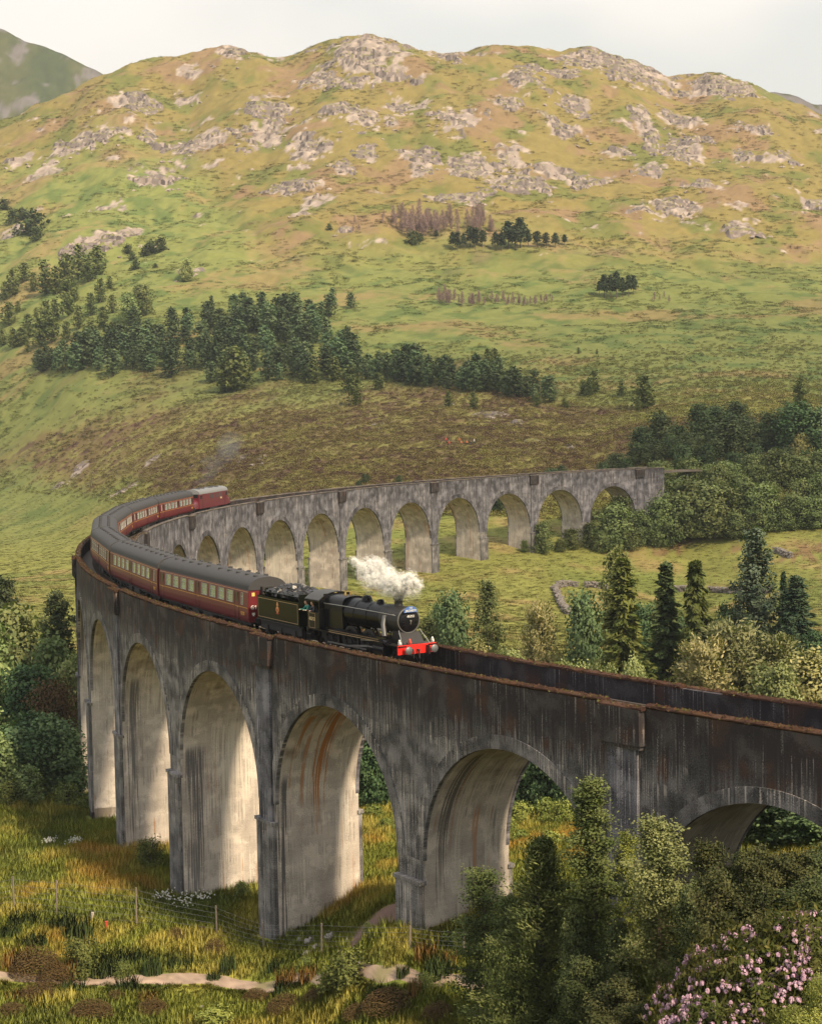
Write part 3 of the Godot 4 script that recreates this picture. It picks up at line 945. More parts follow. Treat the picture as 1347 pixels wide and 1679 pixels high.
func crag_at(x: float, z: float) -> float:
	var d := maxf(-z, 12.0)
	var a := (x / d + 0.32) / 0.64 * (CW - 1)
	var b := (log(d) - 6.1) / (7.4 - 6.1) * (CH - 1)
	if a < 1.0 or b < 1.0 or a > CW - 2 or b > CH - 2:
		return 0.0
	var k := int(b) * CW + int(a)
	a -= int(a)
	b -= int(b)
	return lerpf(lerpf(crag[k], crag[k + 1], a), lerpf(crag[k + CW], crag[k + CW + 1], a), b)


func shape_crags() -> void:
	# bare rock: at the named outcrops and wherever the hillside breaks up
	crag.resize(CW * CH)
	for b in CH:
		var d := exp(6.1 + (7.4 - 6.1) * b / (CH - 1))
		for a in CW:
			var x := (-0.32 + 0.64 * a / (CW - 1)) * d
			var up := smoothstep(820.0, 1020.0, d)
			if up <= 0.0:
				continue
			var q := n_rock.get_noise_2d(x * 0.7, -d * 0.9) + 0.55 * n_hump.get_noise_2d(x * 2.1 + 90.0, -d * 2.1)
			crag[b * CW + a] = up * smoothstep(0.42, 0.62, q) * 0.8
	for k in OUTCROPS.size() / 4:
		var ox: float = OUTCROPS[k * 4]
		var oz: float = OUTCROPS[k * 4 + 1]
		var w: float = OUTCROPS[k * 4 + 2]
		var l: float = OUTCROPS[k * 4 + 3]
		var d0 := -oz
		var a0 := int(((ox - w * 1.4) / d0 + 0.32) / 0.64 * CW)
		var a1 := int(((ox + w * 1.4) / d0 + 0.32) / 0.64 * CW) + 1
		var b0 := int((log(maxf(d0 - l * 1.5, 10.0)) - 6.1) / 1.3 * CH)
		var b1 := int((log(d0 + l * 1.5) - 6.1) / 1.3 * CH) + 1
		for b in range(maxi(b0, 0), mini(b1, CH)):
			var d := exp(6.1 + 1.3 * b / (CH - 1))
			for a in range(maxi(a0, 0), mini(a1, CW)):
				var x := (-0.32 + 0.64 * a / (CW - 1)) * d
				var e := Vector2((x - ox) / w, (d - d0) / l).length()
				var q := 1.15 - e + 0.75 * n_rock.get_noise_2d(x * 2.0, -d * 2.0)
				crag[b * CW + a] = maxf(crag[b * CW + a], smoothstep(0.28, 0.6, q))


func ground(x: float, z: float, rough := true) -> float:
	var d := -z
	var h := broad(x, z)
	var up := smoothstep(700.0, 1000.0, d)
	var mid := smoothstep(380.0, 460.0, d)
	h += up * 9.0 * n_hump.get_noise_2d(x, z) - smoothstep(560.0, 760.0, d) * 7.0 * maxf(0.0, 0.22 - absf(n_band.get_noise_2d(x * 1.2 + 900.0, z * 0.6)))
	h += (mid * 0.9 + up * 2.2) * n_knob.get_noise_2d(x, z)
	h += (0.16 + mid * 0.18) * n_fine.get_noise_2d(x, z)
	if d < 260.0:
		h += 0.05 * n_tuft.get_noise_2d(x, z)
	if rough and d > 445.0:
		var c := crag_at(x, z)
		if c > 0.01:
			# ledges and broken faces
			var big := smoothstep(700.0, 950.0, d)
			var q := n_rock.get_noise_2d(x * 2.2 + 300.0, z * 2.2)
			var lean := h + 0.18 * x + 4.0 * q
			var step := 6.5
			var f := lean / step - floorf(lean / step)
			h += c * big * step * 0.35 * (smoothstep(0.5, 0.85, f) - f)
			h += c * (0.2 + big * (0.2 + 1.2 * absf(q) + 0.7 * n_fine.get_noise_2d(x * 1.5, z * 1.5)))
	return h


func ground_color(x: float, z: float, h: float, slope: float) -> Color:
	# real colours of turf, bracken, heather and rock
	var d := -z
	var p1 := n_patch.get_noise_2d(x, z)
	var p2 := n_knob.get_noise_2d(x * 1.7 + 50.0, z * 1.7)
	var p3 := n_fine.get_noise_2d(x + 31.0, z)
	var p4 := n_tuft.get_noise_2d(x + 7.0, z + 3.0)
	var c: Color
	if d < 235.0:
		# the rough grass round the piers
		var g := Color(0.085, 0.105, 0.022)
		g = g.lerp(Color(0.20, 0.12, 0.035), smoothstep(0.02, 0.45, p2 * 0.8 + p1 * 0.6 + 0.06))
		g = g.lerp(Color(0.05, 0.075, 0.018), smoothstep(0.1, 0.5, p3))
		c = turf_color(x, z).lerp(g, 0.4) * 0.9
		c = c.lerp(Color(0.16, 0.105, 0.085), dirt(x, z))
	elif d < 430.0:
		var g := Color(0.205, 0.205, 0.058)
		g = g.lerp(Color(0.155, 0.175, 0.048), smoothstep(0.0, 0.5, p1))
		g = g.lerp(Color(0.26, 0.205, 0.08), smoothstep(0.05, 0.5, p2))
		c = g
	else:
		c = Color(0.205, 0.205, 0.058)
	if d > 255.0 and d < 640.0:
		for e in SCARS:
			var q := Vector2((x - e[0]) / e[2], (z - e[1]) / e[2] * 0.7).length()
			if q < 1.6:
				c = c.lerp(Color(0.22, 0.12, 0.075), 0.7 - 0.7 * smoothstep(0.4, 1.1, q + 0.9 * p4 + 0.6 * p3))
	if d > 380.0:
		# heather moor, then green slope, then the tawny upper hill
		var line := x / d
		var edge := 640.0 - 160.0 * smoothstep(0.02, 0.2, line) + 60.0 * p1 + 60.0 * smoothstep(-0.05, -0.2, line)
		var start := 405.0 + 170.0 * smoothstep(-0.11, -0.17, line) + 90.0 * smoothstep(-0.17, -0.23, line)
		var moor := smoothstep(start - 12.0, start + 25.0, d + 30.0 * p2) * (1.0 - smoothstep(edge - 40.0, edge + 40.0, d))
		var hc := Color(0.140, 0.106, 0.048).lerp(Color(0.190, 0.172, 0.060), smoothstep(-0.25, 0.3, p2 + 0.5 * p3))
		hc = hc.lerp(Color(0.098, 0.062, 0.042), smoothstep(0.05, 0.42, p3 + 0.4 * p1))
		var green := Color(0.150, 0.165, 0.054).lerp(Color(0.098, 0.128, 0.042), smoothstep(0.0, 0.4, p2 + 0.5 * p1))
		green = green.lerp(Color(0.19, 0.155, 0.066), smoothstep(0.12, 0.5, n_band.get_noise_2d(x * 2.0, z * 3.0) + 0.3 * p3))
		var tawny := Color(0.172, 0.140, 0.052).lerp(Color(0.118, 0.122, 0.040), smoothstep(0.0, 0.35, p1 + 0.4 * p2))
		tawny = tawny.lerp(Color(0.185, 0.128, 0.072), smoothstep(0.1, 0.45, n_band.get_noise_2d(x * 3.0 + 40.0, z * 3.0) + 0.45 * p2))
		var hill := green.lerp(tawny, smoothstep(840.0, 960.0, d + 60.0 * p1 - 240.0 * smoothstep(-0.06, -0.14, line)))
		c = c.lerp(hill, smoothstep(460.0, 620.0, d)).lerp(hc, moor)
		var k := crag_at(x, z)
		if k > 0.05:
			var q := n_rock.get_noise_2d(x * 4.0, z * 4.0 + h * 4.0)
			var rock := Color(0.24, 0.20, 0.178).lerp(Color(0.085, 0.070, 0.068), smoothstep(0.0, 0.4, q)).lerp(Color(0.30, 0.25, 0.215), smoothstep(0.1, 0.5, p3))
			var bare := smoothstep(0.30, 0.62, k + 0.55 * p3 + 0.35 * p4 - 0.9 * maxf(slope - 0.86, 0.0) / 0.14 * 0.35)
			c = c.lerp(rock, bare)
	var far := smoothstep(300.0, 500.0, d)
	var v := 1.0 + (0.22 - 0.06 * far) * p3 + (0.24 - 0.15 * far) * p4
	return Color(c.r * v, c.g * v, c.b * v)


func build_ground() -> void:
	# rows lie closer together where the slope is steep
	var far := PackedFloat64Array([-160.0, 2.0, 24.0, 40.0])
	for part in [[50.0, 98.0, 30], [98.0, 250.0, 170], [250.0, 420.0, 70], [420.0, 650.0, 130], [650.0, 930.0, 170], [930.0, 1360.0, 280], [1360.0, 1950.0, 10]]:
		for i in int(part[2]):
			far.append(lerpf(part[0], part[1], float(i) / part[2]))
	var rows := far.size()
	var cols := 620
	var s := Shape.new()
	s.colored = true
	var k := 0
	s.v.resize(rows * cols)
	s.n.resize(rows * cols)
	s.u.resize(rows * cols)
	s.c.resize(rows * cols)
	for r in rows:
		var d := far[r]
		var half := 70.0 + 0.28 * maxf(d, 0.0)
		for q in cols:
			var e := -1.0 + 2.0 * q / (cols - 1)
			var x := half * e
			if q == 0 or q == cols - 1:
				x *= 1.7
			var z := -d
			s.v[k] = Vector3(x, ground(x, minf(z, -12.0)), z)
			s.u[k] = Vector2(x * 0.1, z * 0.1)
			k += 1
	for r in rows:
		for q in cols:
			k = r * cols + q
			var dx := s.v[k + (1 if q < cols - 1 else 0)] - s.v[k - (1 if q > 0 else 0)]
			var dz := s.v[k + (cols if r < rows - 1 else 0)] - s.v[k - (cols if r > 0 else 0)]
			var nn := dx.cross(dz).normalized()
			s.n[k] = nn
			var p := s.v[k]
			s.c[k] = ground_color(p.x, p.z, p.y, nn.y)
	var ix := PackedInt32Array()
	ix.resize((rows - 1) * (cols - 1) * 6)
	k = 0
	for r in rows - 1:
		for q in cols - 1:
			var a := r * cols + q
			ix[k] = a
			ix[k + 1] = a + cols + 1
			ix[k + 2] = a + 1
			ix[k + 3] = a
			ix[k + 4] = a + cols
			ix[k + 5] = a + cols + 1
			k += 6
	s.i = ix
	var m := mat("turf", Color.WHITE, 0.95)
	m.vertex_color_use_as_albedo = true
	m.metallic_specular = 0.15
	tag(put("ground", s.mesh(), m), "rough grass, moor and rocky hillside rising behind the viaduct", "hillside", "", "structure")


func build_far_hills() -> void:
	# the mountain beyond on the left, and a darker ridge beyond on the right
	var m := mat("turf", Color.WHITE, 0.95)
	for e in [["mountain", "rocky mountain rising behind the hill at the left", MOUNTAIN, 1], ["ridge", "dark rocky ridge behind the hill at the right", RIDGE, 2]]:
		var line: Array = e[2]
		var s := Shape.new()
		s.colored = true
		var rows := 90
		var cols := 150
		var pts := PackedVector3Array()
		for r in rows:
			var u := float(r) / (rows - 1)
			for q in cols:
				var w := float(q) / (cols - 1) * (line.size() - 1)
				var i := mini(int(w), line.size() - 2)
				var p: Vector3 = line[i].lerp(line[i + 1], w - i)
				# from the foot, towards the camera, up to the crest and down behind it
				var v := clampf(u / 0.82, 0.0, 1.0)
				var z := p.z + 620.0 * (1.0 - v) - (500.0 * (u - 0.82) if u > 0.82 else 0.0)
				var x := p.x * (1.0 if u <= 0.82 else 1.0)
				var y := lerpf(-20.0, p.y, pow(v, 0.9)) - (700.0 * (u - 0.82) if u > 0.82 else 0.0)
				y += (14.0 * n_hump.get_noise_2d(x + 500.0, z) + 6.0 * n_knob.get_noise_2d(x, z)) * minf(1.0, (1.0 - v) * 6.0 + 0.25)
				pts.append(Vector3(x, y, z))
		s.grid(rows, cols, pts)
		for k in s.v.size():
			var p := s.v[k]
			var q := n_knob.get_noise_2d(p.x * 0.9 + 77.0, p.z * 0.9) + 0.5 * n_band.get_noise_2d(p.x, p.z)
			var c := Color(0.066, 0.070, 0.032).lerp(Color(0.044, 0.056, 0.026), smoothstep(-0.2, 0.3, n_hump.get_noise_2d(p.x, p.z)))
			c = c.lerp(Color(0.115, 0.105, 0.105), smoothstep(0.05, 0.3, q + (0.25 if e[3] == 2 else 0.0)))
			var v := 1.0 + 0.25 * n_fine.get_noise_2d(p.x * 0.7, p.z * 0.7)
			s.c[k] = Color(c.r * v, c.g * v, c.b * v)
			if s.n[k].y < 0.0:
				s.n[k] = -s.n[k]
		tag(put(e[0], s.mesh(), m), e[1], "mountain" if e[3] == 1 else "ridge", "", "structure")


func build_crags() -> void:
	# bedrock standing out of the hill in broken ledges, one outcrop at a time
	var g := RandomNumberGenerator.new()
	g.seed = 17
	var m := mat("crag_rock", Color.WHITE, 0.95)
	m.vertex_color_use_as_albedo = true
	m.metallic_specular = 0.2
	var block := rock(300, 1.0, 0.8)
	for k in OUTCROPS.size() / 4:
		var w: float = OUTCROPS[k * 4 + 2] * 1.1
		var l: float = OUTCROPS[k * 4 + 3] * 1.15
		var x0: float = OUTCROPS[k * 4]
		var z0: float = OUTCROPS[k * 4 + 1]
		var at := Vector3(x0, ground(x0, z0, false), z0)
		var low := z0 > -800.0
		var tall := (0.35 if low else 1.0) * minf(1.0, 0.35 + w / 26.0)
		var nx := clampi(int(w * 2.0 / 1.15), 10, 74)
		var nz := clampi(int(l * 2.0 / 1.0), 10, 60)
		var pts := PackedVector3Array()
		var bare := PackedFloat32Array()
		for b in nz + 1:
			for a in nx + 1:
				var x := x0 + w * 1.15 * (2.0 * a / nx - 1.0) + 0.35 * n_tuft.get_noise_2d(a * 3.0, b * 3.0)
				var z := z0 + l * 1.15 * (2.0 * b / nz - 1.0)
				var e := Vector2((x - x0) / w, (z - z0) / l).length()
				var q1 := n_knob.get_noise_2d(x * 0.75 + k * 31.0, z * 0.9)
				var q2 := n_rock.get_noise_2d(x * 0.9, z * 1.1 + k * 17.0)
				var q3 := n_fine.get_noise_2d(x * 0.8, z * 0.9)
				var inside := smoothstep(0.0, 0.7, 0.70 - e + 1.45 * q1 + 0.45 * q3)
				var raw := inside * tall * (1.3 + 2.6 * q2 + 1.6 * maxf(0.0, 0.4 - absf(q1) * 1.6) + 0.7 * q3)
				# ledges that follow the tilted beds
				var h0 := ground(x, z, false) + raw
				var bed := (h0 + 0.16 * (x - x0) + 2.0 * q2) / 4.2
				var f := bed - floorf(bed)
				h0 += inside * tall * 4.2 * 0.30 * (smoothstep(0.45, 0.8, f) - f)
				pts.append(Vector3(x, h0 + 0.25 - 0.9 * (1.0 - inside * 1.4), z) - at)
				bare.append(inside + 0.5 * q3)
		var s := Shape.new()
		s.colored = true
		for b in nz:
			for a in nx:
				var i := b * (nx + 1) + a
				if bare[i] + bare[i + nx + 2] < -0.6:
					continue
				# outside is up: x across, z towards the camera
				var nn := (pts[i + nx + 1] - pts[i]).cross(pts[i + 1] - pts[i]).normalized()
				var p := pts[i] + at
				var q := n_tuft.get_noise_2d(p.x * 1.3, p.z * 1.3 + p.y)
				var r := n_fine.get_noise_2d(p.x * 1.1 + 60.0, p.y * 3.0)
				var c := Color(0.145, 0.120, 0.110).lerp(Color(0.26, 0.214, 0.19), smoothstep(-0.1, 0.35, r)).lerp(Color(0.05, 0.043, 0.043), 0.8 * (1.0 - smoothstep(0.03, 0.14, absf(q))))
				if nn.y > 0.86 - 0.35 * r - 0.25 * q:
					c = ground_color(p.x, p.z, p.y, 1.0).lerp(Color(0.14, 0.135, 0.045), 0.5)
				s.tint = c
				s.quad(pts[i + nx + 1], pts[i + nx + 2], pts[i + 1], pts[i])
		# loose blocks at its foot
		for i in clampi(int(w / 3.0), 2, 9):
			var p := Vector3(x0 + g.randf_range(-1, 1) * w, 0, z0 + l * g.randf_range(0.2, 1.3))
			p.y = ground(p.x, p.z)
			var size := g.randf_range(0.5, 1.5) * (0.6 if low else 1.0)
			var bs := Basis.from_euler(Vector3(g.randfn() * 0.3, g.randf() * TAU, g.randfn() * 0.3)).scaled_local(Vector3(1.5, 0.8, 1.0) * size)
			var arr: Array = block.surface_get_arrays(0)
			var base := s.v.size()
			s.tint = Color(0.22, 0.185, 0.165).lerp(Color(0.32, 0.265, 0.235), g.randf())
			for q in arr[Mesh.ARRAY_VERTEX].size():
				s.add(p - at + bs * arr[Mesh.ARRAY_VERTEX][q] - Vector3(0, size * 0.25, 0), (bs.inverse().transposed() * arr[Mesh.ARRAY_NORMAL][q]).normalized())
			for q in arr[Mesh.ARRAY_INDEX]:
				s.i.append(base + q)
		var o := thing("rock_outcrop", "", "", at)
		tag(put("bedrock", s.mesh(), m, o), "", "", "", "stuff")
		var line := x0 / -z0
		var wide := "long" if w > 32.0 else "broad" if w > 18.0 else "small"
		var high := "on the skyline" if z0 < -1240.0 else "high on the hill" if z0 < -1130.0 else "halfway up the hill" if z0 < -1000.0 else "low on the hill"
		var across := "at the far left" if line < -0.14 else "left of the summit" if line < -0.05 else "just left below the summit" if line < -0.01 else "straight below the summit" if line < 0.03 else "right of the summit" if line < 0.09 else "well right of the summit" if line < 0.15 else "towards the right edge"
		if low:
			tag(o, "%s pale rock showing through the heather moor, %s" % [wide, "near the train's tail" if line < -0.06 else "above the far arches"], "rock outcrop", "rocks in the heather moor")
		else:
			tag(o, "%s pink-grey rock outcrop %s, %s" % [wide, high, across], "rock outcrop", "rock outcrops on the hill")


# ---------------------------------------------------------------- the viaduct

const WALL := 2.95
const ARCH := 7.3
const CROWN := 3.55


func on_curve(s: float, off: float, y: float) -> Vector3:
	var a := TURN - s / RADIUS
	return MID + Vector3(sin(a), 0, cos(a)) * (RADIUS + off) + Vector3(0, y, 0)


func stain_textures() -> Array:
	# weathered concrete: soot and moss under the coping, pale lime runs, board marks
	var w := 2048
	var h := 768
	var run := noise_bytes(21, 0.16, 3, w, 11, w, h)
	var run2 := noise_bytes(22, 0.05, 3, w, 8, w, h)
	var run3 := noise_bytes(23, 0.2, 3, w, 16, w, h)
	var blot := noise_bytes(24, 0.022, 5, w / 2, h / 2, w, h)
	var grain := noise_bytes(25, 0.35, 3, w, h)
	var patch := noise_bytes(27, 0.018, 3, w / 4, h / 4, w, h)
	var patch2 := noise_bytes(28, 0.03, 4, w / 2, h / 2, w, h)
	var board := noise_bytes(26, 0.35, 2, 40, h, w, h)
	var outer := PackedByteArray()
	var inner := PackedByteArray()
	outer.resize(w * h * 3)
	inner.resize(w * h * 3)
	var k := 0
	for y in h:
		var m := 24.0 * y / h
		for x in w:
			var i := y * w + x
			var a := run[i] / 255.0 - 0.5
			var b := run2[i] / 255.0 - 0.5
			var c := run3[i] / 255.0 - 0.5
			var d := blot[i] / 255.0 - 0.5
			var g := grain[i] / 255.0 - 0.5
			var e := board[i] / 255.0 - 0.5
			# outer faces: mottled grey, darker upwards, with lime and soot in runs here and there
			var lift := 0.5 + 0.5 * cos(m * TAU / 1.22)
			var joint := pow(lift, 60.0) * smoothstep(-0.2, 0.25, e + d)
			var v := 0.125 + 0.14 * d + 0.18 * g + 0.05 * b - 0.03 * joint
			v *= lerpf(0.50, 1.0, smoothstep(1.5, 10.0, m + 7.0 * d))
			var col := Vector3(v * 1.03, v * 0.96, v * 0.98)
			var where := smoothstep(-0.06, 0.14, patch[i] / 255.0 - 0.5) * lerpf(1.0, 0.35, fposmod(m / 1.22 + 0.5 * d, 1.0))
			v += 0.09 * smoothstep(-0.05, 0.25, patch2[i] / 255.0 - 0.5 + 0.25 * g) * smoothstep(2.0, 5.0, m)
			col = Vector3(v * 1.02, v * 0.97, v * 0.985)
			var lime := smoothstep(0.06, 0.17, c + 0.25 * b + 0.25 * g) * where * clampf((m - 1.6) * 0.4, 0.0, 1.0)
			col = col.lerp(Vector3(0.50, 0.45, 0.41), lime * 0.8)
			var soot := smoothstep(0.04, 0.24, -a + 0.3 * d + 0.2 * g) * smoothstep(-0.05, 0.2, patch2[(i + 4001) % (w * h)] / 255.0 - 0.5)
			col = col.lerp(Vector3(0.030, 0.027, 0.031), soot * 0.8)
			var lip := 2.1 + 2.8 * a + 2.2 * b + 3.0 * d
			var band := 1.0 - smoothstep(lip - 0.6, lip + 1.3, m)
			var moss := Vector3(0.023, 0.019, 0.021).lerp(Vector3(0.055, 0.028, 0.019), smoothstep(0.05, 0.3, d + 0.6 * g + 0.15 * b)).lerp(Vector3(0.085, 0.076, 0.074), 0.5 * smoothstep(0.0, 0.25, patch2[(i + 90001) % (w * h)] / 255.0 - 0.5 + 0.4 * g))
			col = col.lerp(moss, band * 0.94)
			col = col.lerp(Vector3(0.30, 0.27, 0.25), band * smoothstep(0.20, 0.32, c + 0.25 * g) * where * 0.85)
			outer[k] = int(clampf(col.x, 0.0, 1.0) ** 0.4545 * 255.0)
			outer[k + 1] = int(clampf(col.y, 0.0, 1.0) ** 0.4545 * 255.0)
			outer[k + 2] = int(clampf(col.z, 0.0, 1.0) ** 0.4545 * 255.0)
			# the undersides of the arches and the sides of the piers
			v = 0.42 + 0.26 * d + 0.20 * g + 0.05 * e - 0.05 * joint
			col = Vector3(v * 1.03, v * 0.905, v * 0.80)
			col += Vector3(0.14, 0.125, 0.11) * smoothstep(0.03, 0.2, patch2[i] / 255.0 - 0.5 + 0.3 * g)
			var old := smoothstep(0.0, 0.45, 0.34 + d + 0.25 * b - 0.045 * m)
			col = col.lerp(Vector3(0.150, 0.115, 0.078), old * 0.8)
			soot = smoothstep(0.08, 0.26, -a + 0.5 * d + 0.2 * g) * smoothstep(-0.05, 0.2, patch2[(i + 9001) % (w * h)] / 255.0 - 0.5)
			col = col.lerp(Vector3(0.12, 0.108, 0.10), soot * 0.5)
			lime = smoothstep(0.09, 0.22, c + 0.3 * b + 0.2 * g) * where
			col = col.lerp(Vector3(0.66, 0.60, 0.52), lime * 0.8)
			var rust := smoothstep(0.22, 0.36, b + 0.3 * c - 0.2 * d) * smoothstep(2.5, 5.0, m) * smoothstep(0.0, 0.2, patch[(i + 700) % (w * h)] / 255.0 - 0.5)
			col = col.lerp(Vector3(0.36, 0.16, 0.06), rust * 0.75)
			inner[k] = int(clampf(col.x, 0.0, 1.0) ** 0.4545 * 255.0)
			inner[k + 1] = int(clampf(col.y, 0.0, 1.0) ** 0.4545 * 255.0)
			inner[k + 2] = int(clampf(col.z, 0.0, 1.0) ** 0.4545 * 255.0)
			k += 3
	# the large single stains: metres across, width, top, bottom, colour, strength
	for e in [[25.0, 0.55, 5.2, 15.5, Color(0.36, 0.145, 0.045), 1.0], [26.9, 0.28, 6.0, 10.0, Color(0.36, 0.16, 0.06), 0.8], [23.4, 0.5, 12.5, 24.0, Color(0.66, 0.60, 0.53), 0.7], [27.6, 0.35, 11.0, 24.0, Color(0.09, 0.085, 0.09), 0.9],
			[36.6, 2.2, 10.5, 17.0, Color(0.64, 0.58, 0.50), 0.75], [39.6, 0.8, 12.0, 24.0, Color(0.10, 0.095, 0.10), 0.85], [37.4, 0.7, 16.0, 24.0, Color(0.68, 0.62, 0.55), 0.7], [50.4, 1.8, 8.5, 13.0, Color(0.66, 0.60, 0.53), 0.7], [49.0, 0.3, 7.0, 14.0, Color(0.66, 0.60, 0.53), 0.7], [52.4, 0.5, 9.0, 24.0, Color(0.10, 0.095, 0.10), 0.8],
			[12.0, 0.3, 10.0, 24.0, Color(0.40, 0.20, 0.11), 0.7], [14.2, 0.5, 5.0, 16.0, Color(0.09, 0.08, 0.075), 0.8], [13.2, 0.25, 4.0, 24.0, Color(0.60, 0.54, 0.46), 0.7], [11.0, 0.4, 3.0, 24.0, Color(0.58, 0.53, 0.46), 0.6], [63.2, 1.6, 9.0, 16.0, Color(0.62, 0.57, 0.5), 0.6]]:
		var x0 := int((e[0] - e[1] * 1.6) * 32.0)
		var x1 := int((e[0] + e[1] * 1.6) * 32.0)
		for y in range(int(e[2] * 32.0), mini(h, int(e[3] * 32.0))):
			var t: float = (y / 32.0 - e[2]) / (e[3] - e[2])
			for x in range(x0, x1):
				var xx := posmod(x, w)
				var i := y * w + xx
				var n := run3[i] / 255.0 - 0.5
				var q: float = 1.0 - absf(x / 32.0 - e[0] - 0.25 * t) / e[1] + 2.2 * n + 0.9 * (grain[i] / 255.0 - 0.5) - 0.35 * t
				var s: float = smoothstep(0.15, 0.6, q) * e[5] * smoothstep(0.0, 0.08, t) * (1.0 - smoothstep(0.6 + 0.8 * n, 1.0 + 0.5 * n, t))
				var c: Color = e[4]
				for ch in 3:
					inner[i * 3 + ch] = int(lerpf(inner[i * 3 + ch], pow(c[ch], 0.4545) * 255.0, s))
	return [ImageTexture.create_from_image(Image.create_from_data(w, h, false, Image.FORMAT_RGB8, outer)), ImageTexture.create_from_image(Image.create_from_data(w, h, false, Image.FORMAT_RGB8, inner))]


func relief(seed_: int, freq: float) -> NoiseTexture2D:
	var t := NoiseTexture2D.new()
	t.width = 512
	t.height = 512
	t.seamless = true
	t.noise = noise(seed_, freq, 4)
	return t


func curved_box(s: Shape, s0: float, s1: float, o0: float, o1: float, y0: float, y1: float, steps := 1, vshift := 0.0) -> void:
	# a block that follows the curve
	for k in steps:
		var a := lerpf(s0, s1, float(k) / steps)
		var b := lerpf(s0, s1, float(k + 1) / steps)
		var t := 1.0 / 24.0
		var ua := a / 64.0
		var ub := b / 64.0
		var lo := (vshift - y0) * t
		var hi := (vshift - y1) * t
		s.quad(on_curve(b, o1, y0), on_curve(a, o1, y0), on_curve(a, o1, y1), on_curve(b, o1, y1), Vector2(ub, lo), Vector2(ua, lo), Vector2(ua, hi), Vector2(ub, hi))
		s.quad(on_curve(a, o0, y0), on_curve(b, o0, y0), on_curve(b, o0, y1), on_curve(a, o0, y1), Vector2(ua + 0.3, lo), Vector2(ub + 0.3, lo), Vector2(ub + 0.3, hi), Vector2(ua + 0.3, hi))
		var w := (o1 - o0) / 64.0
		s.quad(on_curve(b, o1, y1), on_curve(a, o1, y1), on_curve(a, o0, y1), on_curve(b, o0, y1), Vector2(ub, hi), Vector2(ua, hi), Vector2(ua, hi - w), Vector2(ub, hi - w))
		s.quad(on_curve(b, o0, y0), on_curve(a, o0, y0), on_curve(a, o1, y0), on_curve(b, o1, y0), Vector2(ub, lo), Vector2(ua, lo), Vector2(ua, lo + w), Vector2(ub, lo + w))
		if k == 0:
			s.quad(on_curve(a, o1, y0), on_curve(a, o0, y0), on_curve(a, o0, y1), on_curve(a, o1, y1), Vector2(ua, lo), Vector2(ua + w, lo), Vector2(ua + w, hi), Vector2(ua, hi))
		if k == steps - 1:
			s.quad(on_curve(b, o0, y0), on_curve(b, o1, y0), on_curve(b, o1, y1), on_curve(b, o0, y1), Vector2(ub, lo), Vector2(ub + w, lo), Vector2(ub + w, hi), Vector2(ub, hi))


